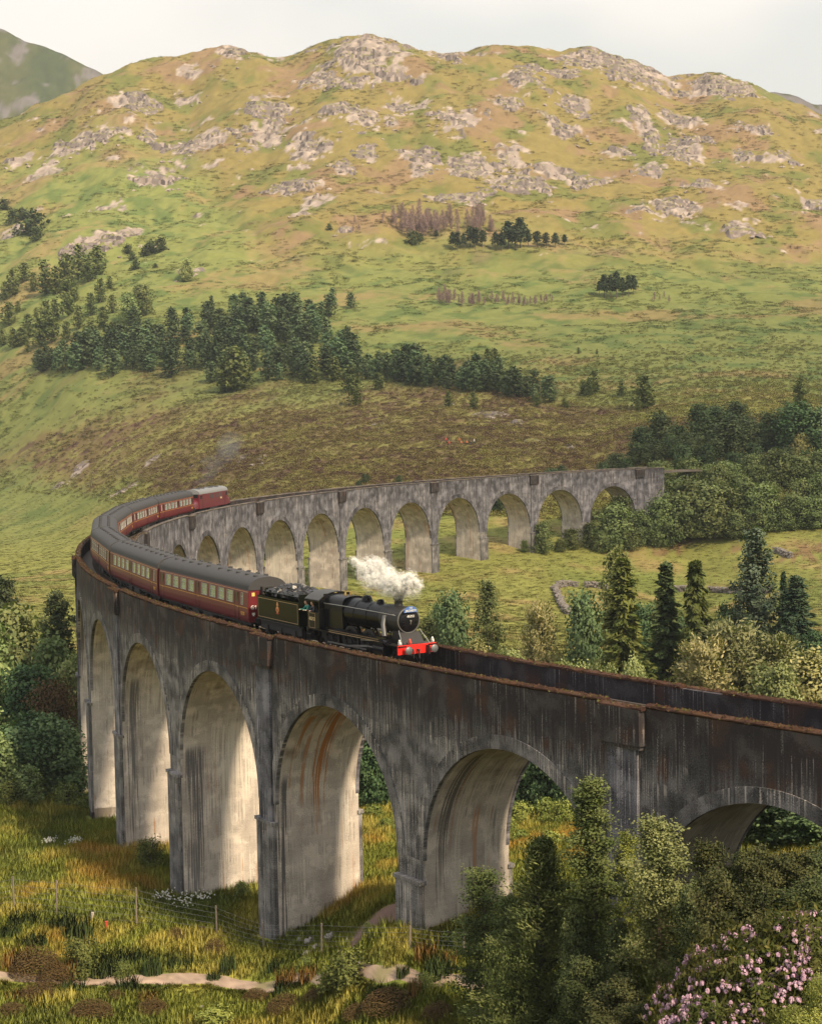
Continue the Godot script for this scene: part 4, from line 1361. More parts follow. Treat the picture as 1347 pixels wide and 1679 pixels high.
func build_viaduct() -> void:
	var tex := stain_textures()
	var rough := relief(31, 0.02)
	var outer := mat("weathered_concrete", Color.WHITE, 0.92)
	outer.albedo_texture = tex[0]
	outer.metallic_specular = 0.25
	var inner := mat("bare_concrete", Color.WHITE, 0.9)
	inner.albedo_texture = tex[1]
	inner.metallic_specular = 0.25
	var pale := mat("pale_concrete", Color(0.92, 0.93, 0.98), 0.92)
	pale.albedo_texture = tex[0]
	pale.metallic_specular = 0.25
	var moss := mat("mossy_coping", lin(0.078, 0.045, 0.034), 0.97)
	moss.vertex_color_use_as_albedo = true
	moss.metallic_specular = 0.1
	moss.heightmap_enabled = true
	moss.heightmap_texture = rough
	moss.heightmap_scale = 6.0
	moss.uv1_triplanar = true
	moss.uv1_scale = Vector3(0.9, 0.9, 0.9)
	var dry := mat("dry_coping", lin(0.135, 0.112, 0.098), 0.97)
	dry.vertex_color_use_as_albedo = true
	dry.heightmap_enabled = true
	dry.heightmap_texture = rough
	dry.heightmap_scale = 6.0
	dry.uv1_triplanar = true
	var v := thing("viaduct", "long curved grey concrete railway viaduct of tall round arches", "viaduct")
	for k in 21:
		var mid := (k + 0.5) * PITCH
		# outer and inner walls, from the arch ring up to under the coping
		for side in [1, -1]:
			var s := Shape.new()
			var n := 40
			var low := PackedVector2Array()
			low.append(Vector2(-PITCH / 2, -CROWN - ARCH))
			for a in n + 1:
				var t := PI - PI * a / n
				low.append(Vector2(ARCH * cos(t), -CROWN - ARCH + ARCH * sin(t)))
			low.append(Vector2(PITCH / 2, -CROWN - ARCH))
			var shift := 0.0 if side == 1 else 4.6
			for a in low.size() - 1:
				var p := low[a]
				var q := low[a + 1]
				if q.x - p.x < 0.001:
					continue
				var a0 := on_curve(mid + p.x, WALL * side, p.y)
				var b0 := on_curve(mid + q.x, WALL * side, q.y)
				var a1 := on_curve(mid + p.x, WALL * side, -0.16)
				var b1 := on_curve(mid + q.x, WALL * side, -0.16)
				var ua := Vector2((mid + p.x) / 64.0, (shift - p.y) / 24.0)
				var ub := Vector2((mid + q.x) / 64.0, (shift - q.y) / 24.0)
				var va := Vector2(ua.x, (shift + 0.16) / 24.0)
				var vb := Vector2(ub.x, (shift + 0.16) / 24.0)
				if side == 1:
					s.quad(b0, a0, a1, b1, ub, ua, va, vb)
				else:
					s.quad(a0, b0, b1, a1, ua, ub, vb, va)
			# the parapet's face towards the track
			curved_box(s, mid - PITCH / 2, mid + PITCH / 2, WALL * side - (0.45 if side == 1 else -0.003), WALL * side + (0.45 if side == -1 else -0.003), -1.75, -0.162, 8)
			put("spandrel_wall", s.mesh(), outer if side == 1 else pale, v)
			# arch ring, standing a little proud
			var g := Shape.new()
			var o: float = (WALL + 0.06) * side
			var i0: float = WALL * side - 0.2 * side
			for a in n:
				var t0 := PI * a / n
				var t1 := PI * (a + 1) / n
				var c0 := Vector2(cos(t0), sin(t0))
				var c1 := Vector2(cos(t1), sin(t1))
				var y0 := -CROWN - ARCH
				var r0 := ARCH - 0.012
				var r1 := ARCH + 0.72
				var p0 := on_curve(mid + c0.x * r0, o, y0 + c0.y * r0)
				var p1 := on_curve(mid + c1.x * r0, o, y0 + c1.y * r0)
				var q0 := on_curve(mid + c0.x * r1, o, y0 + c0.y * r1)
				var q1 := on_curve(mid + c1.x * r1, o, y0 + c1.y * r1)
				var f := func(c: Vector2, rr: float) -> Vector2: return Vector2((mid + c.x * rr) / 64.0 + 0.13, (0.9 - y0 - c.y * rr) / 24.0)
				var e0 := on_curve(mid + c0.x * r1, i0, y0 + c0.y * r1)
				var e1 := on_curve(mid + c1.x * r1, i0, y0 + c1.y * r1)
				var m0 := on_curve(mid + c0.x * r0, i0, y0 + c0.y * r0)
				var m1 := on_curve(mid + c1.x * r0, i0, y0 + c1.y * r0)
				if side == 1:
					g.quad(p0, p1, q1, q0, f.call(c0, r0), f.call(c1, r0), f.call(c1, r1), f.call(c0, r1))
					g.quad(q0, q1, e1, e0, f.call(c0, r1), f.call(c1, r1), f.call(c1, r1), f.call(c0, r1))
					g.quad(p1, p0, m0, m1, f.call(c1, r0), f.call(c0, r0), f.call(c0, r0), f.call(c1, r0))
				else:
					g.quad(p1, p0, q0, q1, f.call(c1, r0), f.call(c0, r0), f.call(c0, r1), f.call(c1, r1))
					g.quad(q1, q0, e0, e1, f.call(c1, r1), f.call(c0, r1), f.call(c0, r1), f.call(c1, r1))
					g.quad(p0, p1, m1, m0, f.call(c0, r0), f.call(c1, r0), f.call(c1, r0), f.call(c0, r0))
			put("arch_ring", g.mesh(), outer if side == 1 else pale, v)
		# the vault
		var b := Shape.new()
		var pts := PackedVector3Array()
		var uvs := PackedVector2Array()
		var rows := 33
		for a in rows:
			var t := PI * a / (rows - 1)
			for c in 7:
				var off := lerpf(-WALL - 0.05, WALL + 0.05, c / 6.0)
				pts.append(on_curve(mid + cos(t) * ARCH, off, -CROWN - ARCH + sin(t) * ARCH))
				var down := ARCH * (PI / 2 - absf(t - PI / 2))     # from the springing up
				uvs.append(Vector2((off + k * 12.6 + (5.9 if a > rows / 2 else 0.0)) / 64.0, (13.2 - down) / 24.0))
		b.grid(rows, 7, pts, uvs)
		put("vault", b.mesh(), inner, v)
	# piers
	for k in range(0, 22):
		var c := k * PITCH
		var q := on_curve(c, 0, 0)
		var foot := minf(minf(ground(q.x, q.z), ground(on_curve(c, 4, 0).x, on_curve(c, 4, 0).z)), ground(on_curve(c, -4, 0).x, on_curve(c, -4, 0).z)) - 2.0
		var wide := 1.25
		for side in [1, -1]:
			var s := Shape.new()
			pier_block(s, c - wide, c + wide, WALL, foot, -CROWN - ARCH, k, side)
			put("pier", s.mesh(), outer, v)
		var t := Shape.new()
		pier_sides(t, c - wide, c + wide, WALL, foot, -CROWN - ARCH, k)
		put("pier_side", t.mesh(), inner, v)
		if foot < -12.6:
			for side in [1, -1]:
				# the buttress below springing level, with its weathered cap
				var low := Shape.new()
				var o0 := minf((WALL - 0.1) * side, (WALL + 0.26) * side)
				var o1 := maxf((WALL - 0.1) * side, (WALL + 0.26) * side)
				curved_box(low, c - wide + 0.02, c + wide - 0.02, o0, o1, foot, -12.2, 1, 2.0)
				put("buttress", low.mesh(), outer, v)
				low = Shape.new()
				o0 = minf((WALL - 0.1) * side, (WALL + 0.36) * side)
				o1 = maxf((WALL - 0.1) * side, (WALL + 0.36) * side)
				curved_box(low, c - wide - 0.07, c + wide + 0.07, o0, o1, -12.2, -11.98, 1, 1.0)
				put("buttress_cap", low.mesh(), outer, v)
		if k % 2 == 1:
			for side in [1, -1]:
				var e := Shape.new()
				var i0: float = (WALL - 0.1) * side
				var i1: float = (WALL + 0.17) * side
				curved_box(e, c - 0.95, c + 0.95, minf(i0, i1), maxf(i0, i1), -12.05, -2.0, 1, 3.0)
				put("pilaster", e.mesh(), pale, v)
				var g := Shape.new()
				i1 = (WALL + 0.42) * side
				curved_box(g, c - 1.35, c + 1.35, minf(i0, i1), maxf(i0, i1), -1.95, -0.22, 1, 0.0)
				i1 = (WALL + 0.30) * side
				curved_box(g, c - 1.25, c + 1.25, minf(i0, i1), maxf(i0, i1), -2.15, -1.951, 1, 0.0)
				put("refuge", g.mesh(), outer, v)
	# wing walls past the last arches
	for side in [1, -1]:
		for e in [[-3.2 * PITCH, -0.002, -16.0], [21 * PITCH + 0.002, 21.45 * PITCH, -14.0]]:
			var s := Shape.new()
			curved_box(s, e[0], e[1], WALL * side - 0.45 + (0.0 if side == 1 else 0.45), WALL * side + (0.0 if side == 1 else 0.45), e[2], -0.16, 8, 0.0 if side == 1 else 2.6)
			put("wing_wall", s.mesh(), outer if side == 1 else pale, v)
	# coping, in lengths between the refuges; it jogs out round each refuge
	for side in [1, -1]:
		var from := -3.2 * PITCH
		for k in range(-1, 25, 2):
			var c := k * PITCH
			var a := c - 1.4 if k < 23 else 21.45 * PITCH
			var top := moss if k < 8 else dry
			coping(v, from, a, side, 0.0, 0.0, top)
			if k < 23:
				coping(v, c - 1.45, c + 1.45, side, 0.36, -0.10, top)
			from = c + 1.4
	# cushions of moss and dead grass along the near copings
	var g := RandomNumberGenerator.new()
	g.seed = 71
	var mm := MultiMesh.new()
	mm.transform_format = MultiMesh.TRANSFORM_3D
	mm.use_colors = true
	mm.mesh = clump(72, 60, 0.5, 0.7, 0.16)
	mm.instance_count = 9000
	for i in 9000:
		var s := g.randf_range(-3.0 * PITCH, 9.0 * PITCH)
		var side := 1.0 if g.randf() < 0.6 else -1.0
		var near_refuge := absf(fposmod(s / PITCH, 2.0) - 1.0) * PITCH < 1.45
		var o := WALL - 0.24 + g.randf_range(-0.27, 0.26) + (0.36 if near_refuge else 0.0)
		var p := on_curve(s, o * side, (-0.10 if near_refuge else 0.0) - 0.02 - (0.10 if absf(o - WALL + 0.24) > 0.23 and not near_refuge else 0.0))
		var r := g.randf_range(0.06, 0.17)
		mm.set_instance_transform(i, Transform3D(Basis(Vector3.UP, g.randf() * TAU).scaled(Vector3(r, r * g.randf_range(0.5, 1.1), r)), p))
		var q := g.randf()
		var c := Color(0.080, 0.048, 0.034).lerp(Color(0.150, 0.078, 0.040), g.randf() * g.randf()) if q < 0.8 else Color(0.12, 0.11, 0.04)
		mm.set_instance_color(i, c * g.randf_range(0.6, 1.2))
	var mi := MultiMeshInstance3D.new()
	mi.name = "coping_moss"
	mi.multimesh = mm
	var gm := mat("moss_cushions", Color.WHITE, 0.95)
	gm.vertex_color_use_as_albedo = true
	gm.metallic_specular = 0.1
	mi.material_override = gm
	tag(mi, "", "", "", "stuff")
	v.add_child(mi, true)
	# the deck
	var deck := Shape.new()
	curved_box(deck, -3.2 * PITCH, 21.45 * PITCH, -WALL + 0.44, WALL - 0.44, -1.9, -1.32, 160)
	put("deck", deck.mesh(), mat("ballast", lin(0.10, 0.085, 0.072), 0.95), v)


func coping(v: Node3D, s0: float, s1: float, side: int, out: float, lower: float, m: Material) -> void:
	# rough moss-grown capping stones
	var s := Shape.new()
	var n := maxi(2, int((s1 - s0) / 0.45))
	var prof := [Vector2(-0.50, -0.16), Vector2(0.02, -0.16), Vector2(0.035, -0.07), Vector2(0.0, -0.01), Vector2(-0.2, 0.02), Vector2(-0.46, 0.0), Vector2(-0.51, -0.05), Vector2(-0.50, -0.16)]
	var pts := PackedVector3Array()
	for a in n + 1:
		var t := lerpf(s0, s1, float(a) / n)
		for q in prof.size():
			var p: Vector2 = prof[q]
			var j := 0.06 * n_tuft.get_noise_2d(t * 4.0, q % 7 * 9.0 + side * 40.0)
			pts.append(on_curve(t, (WALL + out + p.x + j) * side, p.y + lower + (j if q > 1 and q < 7 else 0.0)))
	if side == 1:
		s.grid(n + 1, prof.size(), pts)
	else:
		var back := PackedVector3Array()
		for a in n + 1:
			for q in prof.size():
				back.append(pts[a * prof.size() + prof.size() - 1 - q])
		s.grid(n + 1, prof.size(), back)
	for e in [0, n]:
		var mid := Vector3.ZERO
		for q in 7:
			mid += pts[e * 8 + q] / 7.0
		for q in 7:
			if pts[e * 8 + q].distance_to(pts[e * 8 + q + 1]) > 0.001:
				s.tri(mid, pts[e * 8 + q], pts[e * 8 + q + 1])
	s.colored = true
	for k in s.v.size():
		var p := s.v[k]
		var wear := n_tuft.get_noise_2d(p.x * 2.0, p.z * 2.0)
		var q := n_fine.get_noise_2d(p.x * 2.0 + 9.0, p.z * 2.0)
		var e := Color(0.62, 0.62, 0.66).lerp(Color(1.5, 1.2, 0.85), smoothstep(0.0, 0.4, wear + 0.5 * q)).lerp(Color(1.5, 1.9, 2.1), smoothstep(0.2, 0.5, q) * 0.6)
		s.c[k] = e
	put("coping", s.mesh(), m, v)


func pier_block(s: Shape, s0: float, s1: float, w: float, y0: float, y1: float, k: int, side: int) -> void:
	# the narrow faces, towards either side of the railway
	var lo := (2.2 - y0) / 24.0
	var hi := (2.2 - y1) / 24.0
	var u0 := s0 / 64.0 + 0.37 * k
	var u1 := s1 / 64.0 + 0.37 * k
	if side == 1:
		s.quad(on_curve(s1, w, y0), on_curve(s0, w, y0), on_curve(s0, w, y1), on_curve(s1, w, y1), Vector2(u1, lo), Vector2(u0, lo), Vector2(u0, hi), Vector2(u1, hi))
	else:
		s.quad(on_curve(s0, -w, y0), on_curve(s1, -w, y0), on_curve(s1, -w, y1), on_curve(s0, -w, y1), Vector2(u0 + 0.2, lo), Vector2(u1 + 0.2, lo), Vector2(u1 + 0.2, hi), Vector2(u0 + 0.2, hi))


func pier_sides(s: Shape, s0: float, s1: float, w: float, y0: float, y1: float, k: int) -> void:
	# the broad faces inside the arches; k tells the piers' stains apart
	var lo := (2.35 - y0) / 24.0
	var hi := (2.35 - y1) / 24.0
	var e := w / 64.0
	var ua := ((k - 1) * 12.6) / 64.0
	var ub := (k * 12.6 + 5.9) / 64.0
	s.quad(on_curve(s1, -w, y0), on_curve(s1, w, y0), on_curve(s1, w, y1), on_curve(s1, -w, y1), Vector2(ub - e, lo), Vector2(ub + e, lo), Vector2(ub + e, hi), Vector2(ub - e, hi))
	s.quad(on_curve(s0, w, y0), on_curve(s0, -w, y0), on_curve(s0, -w, y1), on_curve(s0, w, y1), Vector2(ua + e, lo), Vector2(ua - e, lo), Vector2(ua - e, hi), Vector2(ua + e, hi))


# ---------------------------------------------------------------- trees and bushes

func profile(kind: String, t: float) -> float:
	# how far the crown reaches at t of its height, 0 at its foot
	match kind:
		"cone":
			return pow(1.0 - t, 0.95) * (0.86 + 0.14 * sin(t * 70.0)) + 0.02
		"egg":
			return sqrt(maxf(0.0, 1.0 - pow((t - 0.36) / 0.66, 2.0))) * 0.98 + 0.02
		"dome":
			return sqrt(maxf(0.0, 1.0 - pow(t * 0.96, 2.2)))
		"column":
			return sqrt(maxf(0.0, 1.0 - pow(absf(t - 0.42) / 0.62, 2.6)))
		"loose":
			return 0.35 + 0.65 * sin(PI * clampf(t * 0.85 + 0.12, 0.0, 1.0))
	return 1.0 - t


func grow(cfg: Dictionary, seed_: int) -> Array:
	# a tree as [trunk, crown]: limbs round a tapering trunk, leaf clumps along the limbs
	var g := RandomNumberGenerator.new()
	g.seed = seed_
	var h: float = cfg.h
	var w: float = cfg.w
	var foot: float = cfg.get("foot", 0.1)
	var shape: String = cfg.get("shape", "egg")
	var limbs: int = cfg.get("limbs", 30)
	var leaves: int = cfg.get("leaves", 1500)
	var size: float = cfg.get("leaf", 0.3)
	var long: float = cfg.get("long", 1.3)
	var droop: float = cfg.get("droop", 0.1)
	var rise: float = cfg.get("rise", 0.5)
	var clump: float = cfg.get("clump", 0.16)
	var hang: float = cfg.get("hang", 0.0)
	var dark: Color = cfg.dark
	var light: Color = cfg.light
	var stems: int = cfg.get("stems", 1)
	var bole: float = cfg.get("bole", h * 0.014 + 0.03)
	var trunk := Shape.new()
	var crown := Shape.new()
	crown.colored = true
	var axes := []
	for s in stems:
		var lean := Vector3(g.randf_range(-1, 1), 0, g.randf_range(-1, 1)) * (0.03 if stems == 1 else 0.35) * w
		var path := []
		var radii := []
		for k in 6:
			var t := k / 5.0
			path.append(Vector3(0, t * h * 0.96 - 0.25 * (1.0 - t), 0) + lean * t + Vector3(g.randf_range(-1, 1), 0, g.randf_range(-1, 1)) * 0.012 * h * t)
			radii.append(bole * (1.05 - t) + 0.006)
		axes.append(path)
		trunk.tube(path, radii, 6, false)
	var per := maxi(3, int(leaves / float(limbs * 5)))
	var mid := Vector3(0, h * (foot + (1.0 - foot) * 0.45), 0)
	for l in limbs:
		var t := (l + g.randf()) / limbs
		var axis: Array = axes[l % stems]
		var hh := foot + (1.0 - foot) * t * 0.97
		var root: Vector3 = axis[0].lerp(axis[5], hh)
		var az := l * 2.39996 + g.randf_range(-0.5, 0.5)
		var reach := w * profile(shape, t) * g.randf_range(cfg.get("uneven", 0.72), 1.15)
		var el := lerpf(rise * 0.35, rise, t) + g.randf_range(-0.15, 0.15)
		var dir := Vector3(cos(az) * cos(el), sin(el), sin(az) * cos(el))
		root.y -= minf(reach * sin(maxf(el, 0.0)) * 0.6, root.y - h * foot * 0.5)
		if cfg.get("boughs", false):
			trunk.tube([root, root + dir * reach * 0.5 - Vector3(0, droop * reach * 0.25, 0), root + dir * reach * 0.95 - Vector3(0, droop * reach * 0.9, 0)], [bole * 0.28 * (1.1 - t), bole * 0.18 * (1.1 - t), 0.008], 4, false)
		var hue := g.randf()
		for q in 5:
			var u := pow((q + g.randf()) / 5.0, 0.7)
			var at := root + dir * (reach * u) - Vector3(0, droop * reach * u * u, 0)
			var spread := clump * w * (0.6 + 0.5 * (1.0 - absf(u - 0.6)))
			var tone := clampf(hue * 0.6 + g.randf() * 0.55, 0.0, 1.0)
			for n in per:
				var p := at + Vector3(g.randfn(), g.randfn() * 0.75, g.randfn()) * spread
				p.y = maxf(p.y, 0.02 * h)
				var out := p - mid
				out.y *= 0.6
				out = out.normalized()
				var nn := (out * 0.55 + Vector3(g.randfn() * 0.5, 0.35 + g.randfn() * 0.5, g.randfn() * 0.5)).normalized()
				var ax: Vector3
				if hang != 0.0:
					ax = (dir * 0.8 + Vector3(g.randfn() * 0.35, -hang + g.randfn() * 0.3, g.randfn() * 0.35)).normalized()
					nn = (nn - ax * nn.dot(ax)).normalized()
				else:
					ax = nn.cross(Vector3(g.randfn(), g.randfn(), g.randfn())).normalized()
				var bx := nn.cross(ax)
				var sz := size * g.randf_range(0.65, 1.3)
				var a := ax * (sz * long * 0.5)
				var b := bx * (sz * 0.5)
				var k := crown.v.size()
				var col := dark.lerp(light, tone)
				var v := g.randf_range(0.82, 1.18)
				col = Color(col.r * v, col.g * v, col.b * v)
				var soft := (nn + out * 0.7).normalized()
				crown.v.append_array([p - a, p + b * 0.9 + a * 0.1, p + a, p - b * 0.9 + a * 0.1])
				crown.n.append_array([soft, soft, soft, soft])
				crown.u.append_array([Vector2.ZERO, Vector2.ZERO, Vector2.ZERO, Vector2.ZERO])
				crown.c.append_array([col, col, col, col])
				crown.i.append_array([k, k + 1, k + 2, k, k + 2, k + 3])
	return [trunk.mesh(), crown.mesh()]


func bare_tree(seed_: int) -> Array:
	# a leafless larch: trunk and a haze of twigs
	var g := RandomNumberGenerator.new()
	g.seed = seed_
	var trunk := Shape.new()
	var h := 9.0
	trunk.tube([Vector3(0, -0.3, 0), Vector3(0.05, h * 0.5, 0), Vector3(0, h, 0)], [0.14, 0.09, 0.02], 5, false)
	var crown := Shape.new()
	for l in 110:
		var t := (l + g.randf()) / 110.0
		var y := h * (0.16 + 0.82 * t)
		var az := l * 2.4 + g.randf()
		var reach := 2.7 * (1.0 - t * 0.75) * g.randf_range(0.6, 1.1)
		var d := Vector3(cos(az), g.randf_range(0.15, 0.5), sin(az))
		var a := Vector3(0, y, 0)
		for q in 4:
			var b := a + d * reach * g.randf_range(0.5, 1.0) + Vector3(g.randfn(), g.randfn(), g.randfn()) * 0.22
			crown.beam(a if q == 0 else a + d * reach * 0.3, b, 0.055, 0.055)
	return [trunk.mesh(), crown.mesh()]


var kinds := {}


func bark(name_: String, c: Color) -> StandardMaterial3D:
	return mat(name_, c, 0.95)


func leaf_mat() -> StandardMaterial3D:
	var m := mat("leaves", Color.WHITE, 0.75)
	m.vertex_color_use_as_albedo = true
	m.metallic_specular = 0.2
	m.backlight_enabled = true
	m.backlight = Color(0.580, 0.667, 0.319)
	m.cull_mode = BaseMaterial3D.CULL_DISABLED
	return m


func plant_kinds() -> void:
	var k := {
		"wood_pine": [6, {h = 12.0, w = 2.9, foot = 0.14, shape = "egg", limbs = 36, leaves = 1000, leaf = 0.62, long = 1.5, rise = 0.5, clump = 0.13, dark = Color(0.051, 0.086, 0.046), light = Color(0.126, 0.174, 0.086)}],
		"slope_birch": [3, {h = 10.0, w = 2.6, foot = 0.1, shape = "egg", limbs = 34, leaves = 1000, leaf = 0.55, rise = 0.9, clump = 0.15, dark = Color(0.059, 0.083, 0.030), light = Color(0.159, 0.175, 0.060)}],
		"far_bush": [2, {h = 5.0, w = 2.8, foot = 0.02, shape = "dome", limbs = 30, leaves = 700, leaf = 0.5, rise = 0.9, clump = 0.16, stems = 2, dark = Color(0.035, 0.055, 0.023), light = Color(0.087, 0.107, 0.043)}],
		"pine_tall": [2, {h = 12.0, w = 2.6, foot = 0.36, shape = "dome", limbs = 26, leaves = 800, leaf = 0.62, long = 1.5, rise = 0.4, clump = 0.16, dark = Color(0.033, 0.053, 0.030), light = Color(0.075, 0.101, 0.053)}],
		"broad": [4, {uneven = 0.5, h = 10.0, w = 4.2, foot = 0.06, shape = "egg", limbs = 70, leaves = 5200, leaf = 0.42, rise = 0.9, clump = 0.13, stems = 2, dark = Color(0.083, 0.130, 0.053), light = Color(0.247, 0.299, 0.120)}],
		"bank": [6, {uneven = 0.5, h = 7.0, w = 3.6, foot = 0.02, shape = "dome", limbs = 60, leaves = 4800, leaf = 0.30, rise = 0.9, clump = 0.14, stems = 3, dark = Color(0.075, 0.115, 0.045), light = Color(0.214, 0.258, 0.103)}],
		"track": [3, {uneven = 0.5, h = 8.0, w = 3.8, foot = 0.03, shape = "egg", limbs = 56, leaves = 4200, leaf = 0.34, rise = 0.9, clump = 0.14, stems = 2, dark = Color(0.039, 0.066, 0.035), light = Color(0.109, 0.149, 0.070)}],
		"broad_dark": [3, {uneven = 0.5, h = 10.0, w = 4.4, foot = 0.04, shape = "egg", limbs = 70, leaves = 6500, leaf = 0.36, rise = 0.9, clump = 0.13, stems = 2, dark = Color(0.045, 0.086, 0.045), light = Color(0.147, 0.209, 0.093)}],
		"spruce_light": [1, {h = 18.0, w = 3.9, foot = 0.03, shape = "cone", limbs = 84, leaves = 13000, leaf = 0.30, long = 2.6, rise = 0.15, droop = 0.35, hang = 0.35, clump = 0.055, boughs = true, dark = Color(0.049, 0.072, 0.020), light = Color(0.196, 0.203, 0.058)}],
		"spruce_dark": [1, {h = 17.0, w = 2.9, foot = 0.03, shape = "cone", limbs = 84, leaves = 11000, leaf = 0.28, long = 2.6, rise = 0.12, droop = 0.35, hang = 0.35, clump = 0.055, boughs = true, dark = Color(0.035, 0.061, 0.030), light = Color(0.131, 0.164, 0.061)}],
		"spruce_droop": [1, {h = 17.0, w = 3.0, foot = 0.02, shape = "cone", limbs = 70, leaves = 11000, leaf = 0.28, long = 3.2, rise = 0.1, droop = 0.55, hang = 0.9, clump = 0.055, boughs = true, dark = Color(0.032, 0.052, 0.017), light = Color(0.131, 0.145, 0.046)}],
		"fir_dark": [1, {h = 13.0, w = 3.5, foot = 0.01, shape = "cone", limbs = 80, leaves = 10000, leaf = 0.28, long = 2.6, rise = 0.2, droop = 0.2, hang = 0.25, clump = 0.055, boughs = true, dark = Color(0.024, 0.049, 0.034), light = Color(0.083, 0.119, 0.065)}],
		"poplar": [1, {h = 19.5, w = 4.2, foot = 0.12, shape = "egg", limbs = 60, leaves = 9000, leaf = 0.36, rise = 1.25, droop = -0.05, clump = 0.10, boughs = true, dark = Color(0.043, 0.065, 0.046), light = Color(0.131, 0.167, 0.109)}],
		"round": [1, {h = 14.0, w = 3.4, foot = 0.2, shape = "egg", limbs = 60, leaves = 6000, leaf = 0.34, rise = 0.9, clump = 0.13, dark = Color(0.080, 0.102, 0.032), light = Color(0.217, 0.225, 0.080)}],
		"willow": [2, {h = 11.0, w = 5.0, foot = 0.03, shape = "egg", limbs = 90, leaves = 12000, leaf = 0.24, long = 2.2, rise = 1.0, droop = 0.25, hang = 0.3, clump = 0.10, stems = 3, boughs = true, dark = Color(0.102, 0.116, 0.046), light = Color(0.254, 0.246, 0.123)}],
		"birch": [1, {h = 13.0, w = 2.6, foot = 0.06, shape = "egg", limbs = 60, leaves = 6500, leaf = 0.26, rise = 1.0, droop = 0.25, clump = 0.13, dark = Color(0.058, 0.081, 0.032), light = Color(0.167, 0.181, 0.072)}],
		"pale": [3, {h = 8.0, w = 4.0, foot = 0.02, shape = "dome", limbs = 80, leaves = 7000, leaf = 0.30, rise = 1.0, clump = 0.12, stems = 3, dark = Color(0.109, 0.133, 0.046), light = Color(0.268, 0.283, 0.123)}],
		"pine": [1, {h = 15.0, w = 2.6, foot = 0.3, shape = "loose", limbs = 34, leaves = 4200, leaf = 0.26, long = 2.4, rise = 0.3, clump = 0.16, boughs = true, dark = Color(0.032, 0.049, 0.026), light = Color(0.087, 0.104, 0.049)}],
		"rusty": [1, {h = 9.0, w = 4.6, foot = 0.25, shape = "dome", limbs = 50, leaves = 5000, leaf = 0.28, rise = 0.6, clump = 0.13, stems = 2, boughs = true, dark = Color(0.072, 0.046, 0.029), light = Color(0.160, 0.102, 0.058)}],
		"pine_sapling": [1, {uneven = 0.6, h = 9.3, w = 2.5, foot = 0.0, shape = "cone", limbs = 70, leaves = 26000, leaf = 0.05, long = 3.4, rise = 0.6, droop = -0.1, hang = -0.5, clump = 0.065, boughs = true, dark = Color(0.050, 0.074, 0.028), light = Color(0.188, 0.203, 0.074)}],
		"birch_dark": [1, {uneven = 0.4, h = 7.8, w = 1.2, foot = 0.06, shape = "egg", limbs = 40, leaves = 14000, leaf = 0.07, long = 1.4, rise = 0.6, clump = 0.17, boughs = true, dark = Color(0.043, 0.066, 0.023), light = Color(0.130, 0.153, 0.055)}],
		"birch_tall": [1, {uneven = 0.4, h = 11.0, w = 1.3, foot = 0.1, shape = "egg", limbs = 60, leaves = 22000, leaf = 0.09, long = 1.4, rise = 0.6, droop = 0.15, clump = 0.16, boughs = true, dark = Color(0.045, 0.067, 0.022), light = Color(0.144, 0.166, 0.057)}],
		"birch_front": [1, {uneven = 0.4, h = 8.0, w = 1.7, foot = 0.2, shape = "egg", limbs = 52, leaves = 24000, leaf = 0.078, long = 1.4, rise = 0.85, droop = 0.2, clump = 0.13, boughs = true, bole = 0.10, dark = Color(0.080, 0.099, 0.035), light = Color(0.239, 0.246, 0.102)}],
		"yellow": [1, {uneven = 0.45, h = 7.2, w = 1.15, foot = 0.04, shape = "egg", limbs = 36, leaves = 13000, leaf = 0.075, rise = 0.7, clump = 0.15, boughs = true, dark = Color(0.102, 0.123, 0.023), light = Color(0.246, 0.261, 0.058)}],
		"alder": [3, {uneven = 0.45, h = 4.6, w = 1.6, foot = 0.0, shape = "dome", limbs = 46, leaves = 15000, leaf = 0.078, long = 1.5, rise = 0.8, clump = 0.12, stems = 3, boughs = true, dark = Color(0.031, 0.049, 0.020), light = Color(0.131, 0.150, 0.059)}],
		"round_bush": [1, {h = 2.9, w = 2.5, foot = 0.0, shape = "dome", limbs = 80, leaves = 18000, leaf = 0.07, long = 1.4, rise = 1.0, clump = 0.10, stems = 4, dark = Color(0.058, 0.080, 0.026), light = Color(0.152, 0.174, 0.058)}],
		"bright": [2, {h = 3.0, w = 2.0, foot = 0.0, shape = "dome", limbs = 70, leaves = 15000, leaf = 0.075, long = 1.6, rise = 1.1, clump = 0.11, stems = 4, dark = Color(0.080, 0.116, 0.026), light = Color(0.203, 0.239, 0.065)}],
		"low_bright": [2, {h = 1.4, w = 1.1, foot = 0.0, shape = "dome", limbs = 40, leaves = 2600, leaf = 0.10, long = 1.7, rise = 1.0, clump = 0.13, stems = 4, dark = Color(0.085, 0.120, 0.026), light = Color(0.200, 0.230, 0.062)}],
		"low_bush": [3, {h = 1.4, w = 1.1, foot = 0.0, shape = "dome", limbs = 40, leaves = 2600, leaf = 0.085, long = 1.4, rise = 1.0, clump = 0.13, stems = 4, dark = Color(0.051, 0.075, 0.023), light = Color(0.145, 0.171, 0.052)}],
	}
	var n := 100
	for name_ in k:
		var made := []
		for i in int(k[name_][0]):
			# individuals differ a little in tone
			var cfg: Dictionary = k[name_][1].duplicate()
			var tg := RandomNumberGenerator.new()
			tg.seed = n
			var f := 1.0 if i == 0 else tg.randf_range(0.65, 1.4)
			var warm := 1.0 if i == 0 else tg.randf_range(0.9, 1.18)
			for side in ["dark", "light"]:
				var c0: Color = cfg[side]
				cfg[side] = Color(c0.r * f * warm, c0.g * f, c0.b * f)
			made.append(grow(cfg, n))
			n += 1
		kinds[name_] = [made, float(k[name_][1].h), float(k[name_][1].w)]


